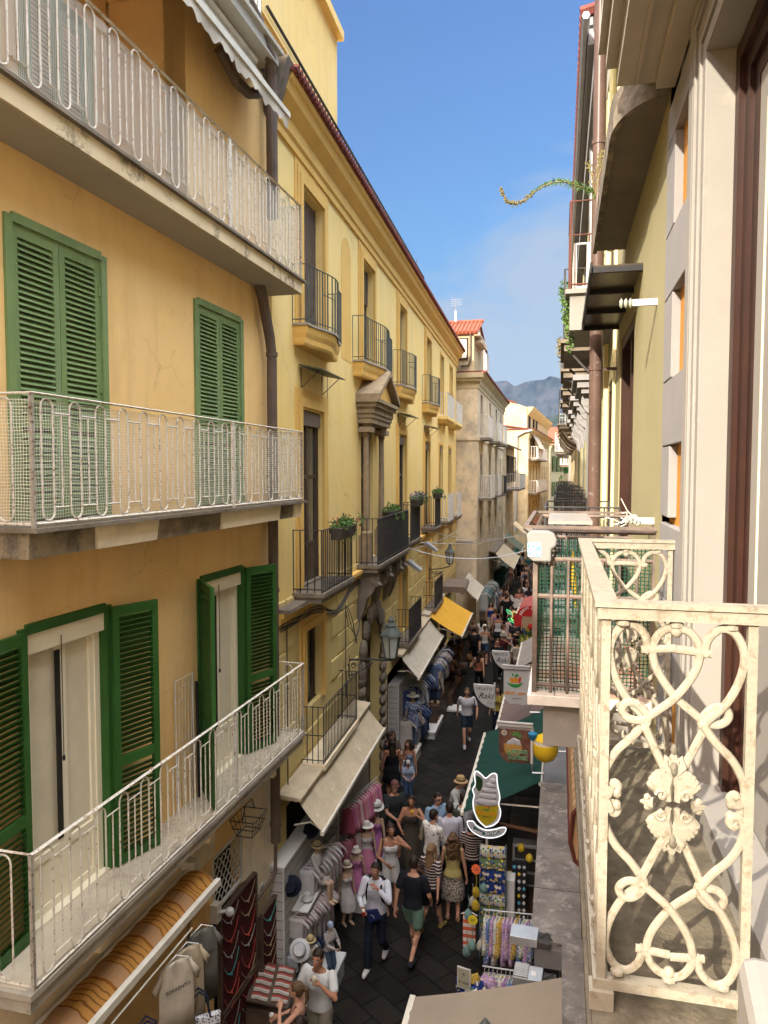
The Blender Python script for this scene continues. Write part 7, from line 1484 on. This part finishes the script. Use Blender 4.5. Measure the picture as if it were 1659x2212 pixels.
t,k=person('man in pale blue polo shirt and sunglasses',-2.40,14.78,140,'stand',0,1.80,[('polo',(.28,.42,.58)),('trousers',NV),('shoes',BK)],glasses=True)
t,k=person('person in white top and straw hat leaning forward over the counter',-2.25,15.95,110,'lean',1,1.72,[('shirt',(.56,.57,.54)),('trousers',(.10,.09,.09)),('shoes',WH)],('short','dark'),hatk=('fedora',(.45,.30,.14),(.06,.04,.03))); bag(t,k,(.02,.02,.02),'black crossbody bag of the person in the straw hat',1,sz=.1)
t,k=person('man in white t-shirt with a green backpack under the green awning edge',-1.88,14.95,30,'hold',0,1.76,[('tee',(.56,.58,.58)),('trousers',NV),('shoes',BK)]); backpack(t,(.05,.055,.035),'olive green backpack under the green awning edge')
person('person in zigzag striped top behind the sorbet pole',-1.60,14.1,10,'stand2',1,1.62,[('tee',M['breton']),('trousers',BK),('shoes',BK)],('bob','dark'))
t,k=person('man in white t-shirt eating gelato beside the white platform',-3.17,9.45,186,'eat',0,1.80,[('tee',(.66,.66,.63)),('shorts',(.3,.27,.2)),('shoes',WH)],skin='skint'); cup(t,k,1,'pale gelato held by the man at the white platform',(.6,.5,.35)); 
t,k=person('woman with brown hair and black straps holding a wafer cone at the bottom edge',-3.27,8.92,262,'eat',1,1.66,[('tank',BK),('shorts',(.3,.3,.3)),('shoes',WH)],('pony','brown')); cup(t,k,0,'wafer cone wrapped in a napkin at the bottom edge',cone=True,top=(.7,.68,.62))
person('dark haired person cut off by the bottom edge',-3.08,8.45,200,'stand',1,1.58,[('tee',BK),('trousers',BK),('shoes',BK)],('long','dark'))
person('woman in black dress with long loose dark hair from behind',-4.02,17.8,-20,'stand2',1,1.70,[('minidress',BK),('shoes',(.2,.15,.12))],('long','dark'),'skint')
t,k=person('person in navy top and denim shorts holding a phone behind the big awning',-4.18,18.05,70,'hold',0,1.78,[('tee',(.015,.02,.035)),('shorts',(.02,.03,.06)),('shoes',(.3,.28,.27))],skin='skint'); 
q=wpt(t,(k.wr[1]+Vector((.02,.1,.02)))); o=thing('phone','dark phone in the hands of the person in navy','phone',q); B().box(-.035,.035,-.07,.07,-.004,.004).build('phone_case',M['black'],o,bevel=.003)
person('girl with curly dark hair in a pale blue dress',-3.70,18.35,200,'stand',1,1.52,[('dress',(.20,.26,.36)),('shoes',WH)],('curly','dark'),'skint')
person('small child in white cap, pale blue t-shirt and jeans',-3.66,18.0,160,'hold',0,1.12,[('tee',(.32,.38,.50)),('trousers',(.05,.10,.19)),('shoes',WH)],hatk=('cap',(.6,.56,.5)))
person('woman with sunglasses peering from behind the black dress',-4.2,18.6,175,'stand',1,1.64,[('tee',(.16,.12,.1)),('shorts',BK),('shoes',BK)],('long','dark'),glasses=True)
t,k=person('man in white t-shirt and navy shorts strolling up the middle of the street',-2.70,22.35,168,'walk',0,1.79,[('tee',(.62,.60,.62)),('shorts',(.022,.035,.055)),('shoes',(.5,.48,.47))],('short','brown')); bag(t,k,NV,'navy strap bag on the strolling man in white',1,sz=.13)
person('woman in yellow t-shirt behind the gelato banner',-1.83,23.2,180,'stand',1,1.66,[('tee',(.42,.32,.07)),('trousers',NV),('shoes',WH)],('long','dark'))
t,k=person('man in black with backpack and shorts walking away beside the bag stall',-3.47,31.1,4,'walk',0,1.82,[('tee',BK),('shorts',BK),('shoes',BK)]); backpack(t,BK,'black backpack on the man walking away')
t,k=person('woman in open backed white top and denim shorts with fair hair up',-3.12,32.1,-4,'walk2',1,1.70,[('tank',(.5,.45,.38)),('shorts',(.06,.10,.17)),('shoes',(.3,.2,.15))],('bun','fair'),'skint'); bag(t,k,(.42,.40,.36),'long white tote on the denim shorts woman',1,sz=.17,name='tote_bag')
person('woman in white vest and black skirt left of the fruit stall',-2.77,34.8,0,'stand2',1,1.70,[('tank',WH),('miniskirt',BK),('shoes',WH)],('bun','dark'),'skint')
person('person in pale pink shirt reaching to the fruit stall',-2.36,34.2,60,'lean',0,1.72,[('shirt',(.50,.36,.33)),('trousers',(.12,.12,.1)),('shoes',BK)])
person('man in sand coloured shirt with hand on the lemons',-2.36,32.5,70,'hold',0,1.70,[('shirt',(.42,.36,.28)),('trousers',(.12,.1,.1)),('shoes',BK)],('short','brown'))
person('person in burgundy shirt and pale straw hat with raised hand',-2.22,30.7,170,'eat',0,1.74,[('tee',(.10,.018,.018)),('trousers',BK),('shoes',WH)],hatk=('fedora',(.45,.40,.30),BK))
t,k=person('person in dark red top and brown brimmed hat at the lemon stall',-1.66,31.0,20,'hold',1,1.70,[('tee',(.07,.015,.018)),('longdress',(.03,.012,.012)),('shoes',BK)],('bob','dark'),hatk=('wide',(.30,.20,.12),BK)); bag(t,k,WH,'white shoulder bag of the brown hatted shopper',0,sz=.13)
person('woman in patterned blouse under the ochre awning tip',-3.79,33.6,180,'stand',1,1.68,[('tee',(.30,.18,.14)),('skirt',(.12,.06,.06)),('shoes',BK)],('short','brown'))
person('woman with long dark hair and floral kimono beside the ochre awning',-3.42,33.8,15,'stand2',1,1.68,[('shirt',M['tropic']),('shorts',BK),('shoes',BK)],('long','dark'))
person('man in black t-shirt seen behind the glowing lemon sign',-2.74,39.7,6,'stand',0,1.80,[('tee',BK),('trousers',BK),('shoes',BK)])
person('person in cream trousers and white trainers behind the far gelato flag',-2.35,29.4,175,'walk',0,1.75,[('tee',BK),('trousers',BK),('shoes',(.5,.48,.42))])
far=[('woman in rust coloured top below the pale far awning',-4.0,52.3,180,'stand',1,1.7,[('tank',(.25,.10,.07)),('shorts',BK),('shoes',BK)],('long','dark')),
('woman in terracotta vest and pale shorts far down the street',-3.41,52.8,175,'walk',1,1.7,[('tank',(.30,.12,.08)),('shorts',(.3,.2,.16)),('shoes',BK)],('pony','fair')),
('man in dark grey t-shirt and navy shorts with hands by his sides',-2.87,56.1,180,'stand',0,1.8,[('tee',(.06,.06,.065)),('shorts',NV),('shoes',BK)],('short','dark')),
('woman in long black dress at the far right kerb',-1.66,52.6,10,'stand',1,1.7,[('longdress',BK),('shoes',BK)],('long','dark')),
('man in mauve shirt and black trousers walking away',-3.08,70.8,0,'walk',0,1.78,[('tee',(.20,.11,.11)),('trousers',BK),('shoes',BK)],('short','dark')),
('person in beige shirt and jeans with a dark crossbody strap',-2.13,64.3,0,'walk2',0,1.75,[('tee',(.32,.28,.24)),('trousers',(.05,.08,.13)),('shoes',WH)],('short','dark')),
('man in white shirt with black rucksack strap beyond the beige shirt',-1.95,71,5,'walk',0,1.75,[('tee',WH),('trousers',NV),('shoes',BK)],('short','dark')),
('man in slate grey shirt left of the mauve shirt',-3.65,70,0,'stand',0,1.75,[('tee',(.08,.09,.11)),('trousers',BK),('shoes',BK)],('short','dark')),
('man in bright white t-shirt in the far crowd',-2.13,88.5,0,'walk2',0,1.75,[('tee',(.7,.7,.7)),('trousers',BK),('shoes',BK)],('short','dark')),
('person in pale shirt at the end of the crowd',-2.87,94.5,0,'walk',0,1.75,[('tee',(.5,.5,.52)),('shorts',BK),('shoes',BK)],('short','dark')),
('worker in fluorescent yellow striped jacket by the netted balcony',-1.30,66.6,0,'stand',0,1.76,[('shirt',stripes('hi_vis',2,.22,[(0,(.45,.62,.03)),(.68,(.65,.65,.65))])),('trousers',BK),('shoes',BK)],('short','dark'))]
for f in far: person(f[0],f[1],f[2],f[3],f[4],f[5],f[6],f[7],f[8],group='people far down the street')
rq=random.Random(21); cols=[('white',WH),('grey',(.25,.25,.26)),('black',BK),('navy',NV),('pale blue',(.2,.28,.4)),('red',(.28,.03,.03)),('beige',(.4,.33,.25)),('olive',(.12,.13,.06)),('pink',(.42,.2,.2)),('teal',(.04,.18,.17))]
bot=[('black trousers','trousers',BK),('denim shorts','shorts',(.06,.09,.15)),('white shorts','shorts',WH),('beige trousers','trousers',(.35,.28,.2)),('dark skirt','miniskirt',BK)]
pp=0
for i in range(30):
    yy=45+i*1.75+rq.uniform(-.6,.6); xx=-3.6+rq.random()*2.5+max(0,(yy-70))*.03; cn,cc=cols[i%10]; bn,bk,bc=bot[(i*3+i//10)%5]; fem=bk=='miniskirt' or rq.random()<.5
    hr=rq.choice([('short','dark'),('short','brown')]) if not fem else rq.choice([('long','dark'),('pony','brown'),('bun','fair')])
    hn={'short':'short hair','long':'long hair','pony':'a ponytail','bun':'a hair bun'}[hr[0]]
    if any(math.hypot(xx-f[1],yy-f[2])<.7 for f in far): xx+=.8
    away=i%3!=0
    person('%s top, %s and %s, %s in the far crowd'%(cn,bn,hn,'walking away' if away else 'coming closer'),xx,yy,rq.uniform(-15,15)+(0 if away else 180),('walk','walk2','stand')[i%3],fem,1.6+.2*rq.random(),[('tee' if i%2 else 'tank' if fem else 'tee',cc),(bk,bc),('shoes',BK)],hr,group='people far down the street')

rq=random.Random(77); cols2=[('rust',(.30,.10,.05)),('charcoal',(.04,.04,.045)),('lilac',(.3,.22,.36)),('cream',(.5,.46,.38)),('royal blue',(.03,.07,.28)),('mustard',(.42,.28,.04)),('mint',(.25,.42,.33)),('coral',(.5,.18,.13))]
spots=[(-3.2,25.2),(-2.2,26.4),(-2.9,27.6),(-1.9,33.3),(-3.0,36.3),(-2.2,37.2),(-3.4,37.9),(-1.8,38.3),(-2.9,41.0),(-2.2,42.3),(-3.1,43.4),(-1.7,44.1),(-1.5,35.9),(-1.6,29.8)]
for i,(xx,yy) in enumerate(spots[2:]):
    cn,cc=cols2[i%8]; bn,bk,bc=bot[(i*2+i//8)%5]; fem=bk=='miniskirt' or i%2==0; hr=('long','dark') if fem and i%4<2 else ('pony','brown') if fem else ('short','dark'); hn={'short':'short hair','long':'long hair','pony':'a ponytail'}[hr[0]]; away=i%3!=1
    person('%s top, %s and %s, %s in mid street'%(cn,bn,hn,'walking away' if away else 'coming closer'),xx,yy,rq.uniform(-20,20)+(0 if away else 180),('walk','stand2','walk2')[i%3],fem,1.62+.18*rq.random(),[('tee' if i%2 else 'tank' if fem else 'tee',cc),(bk,bc),('shoes',BK)],hr,group='people in mid street')
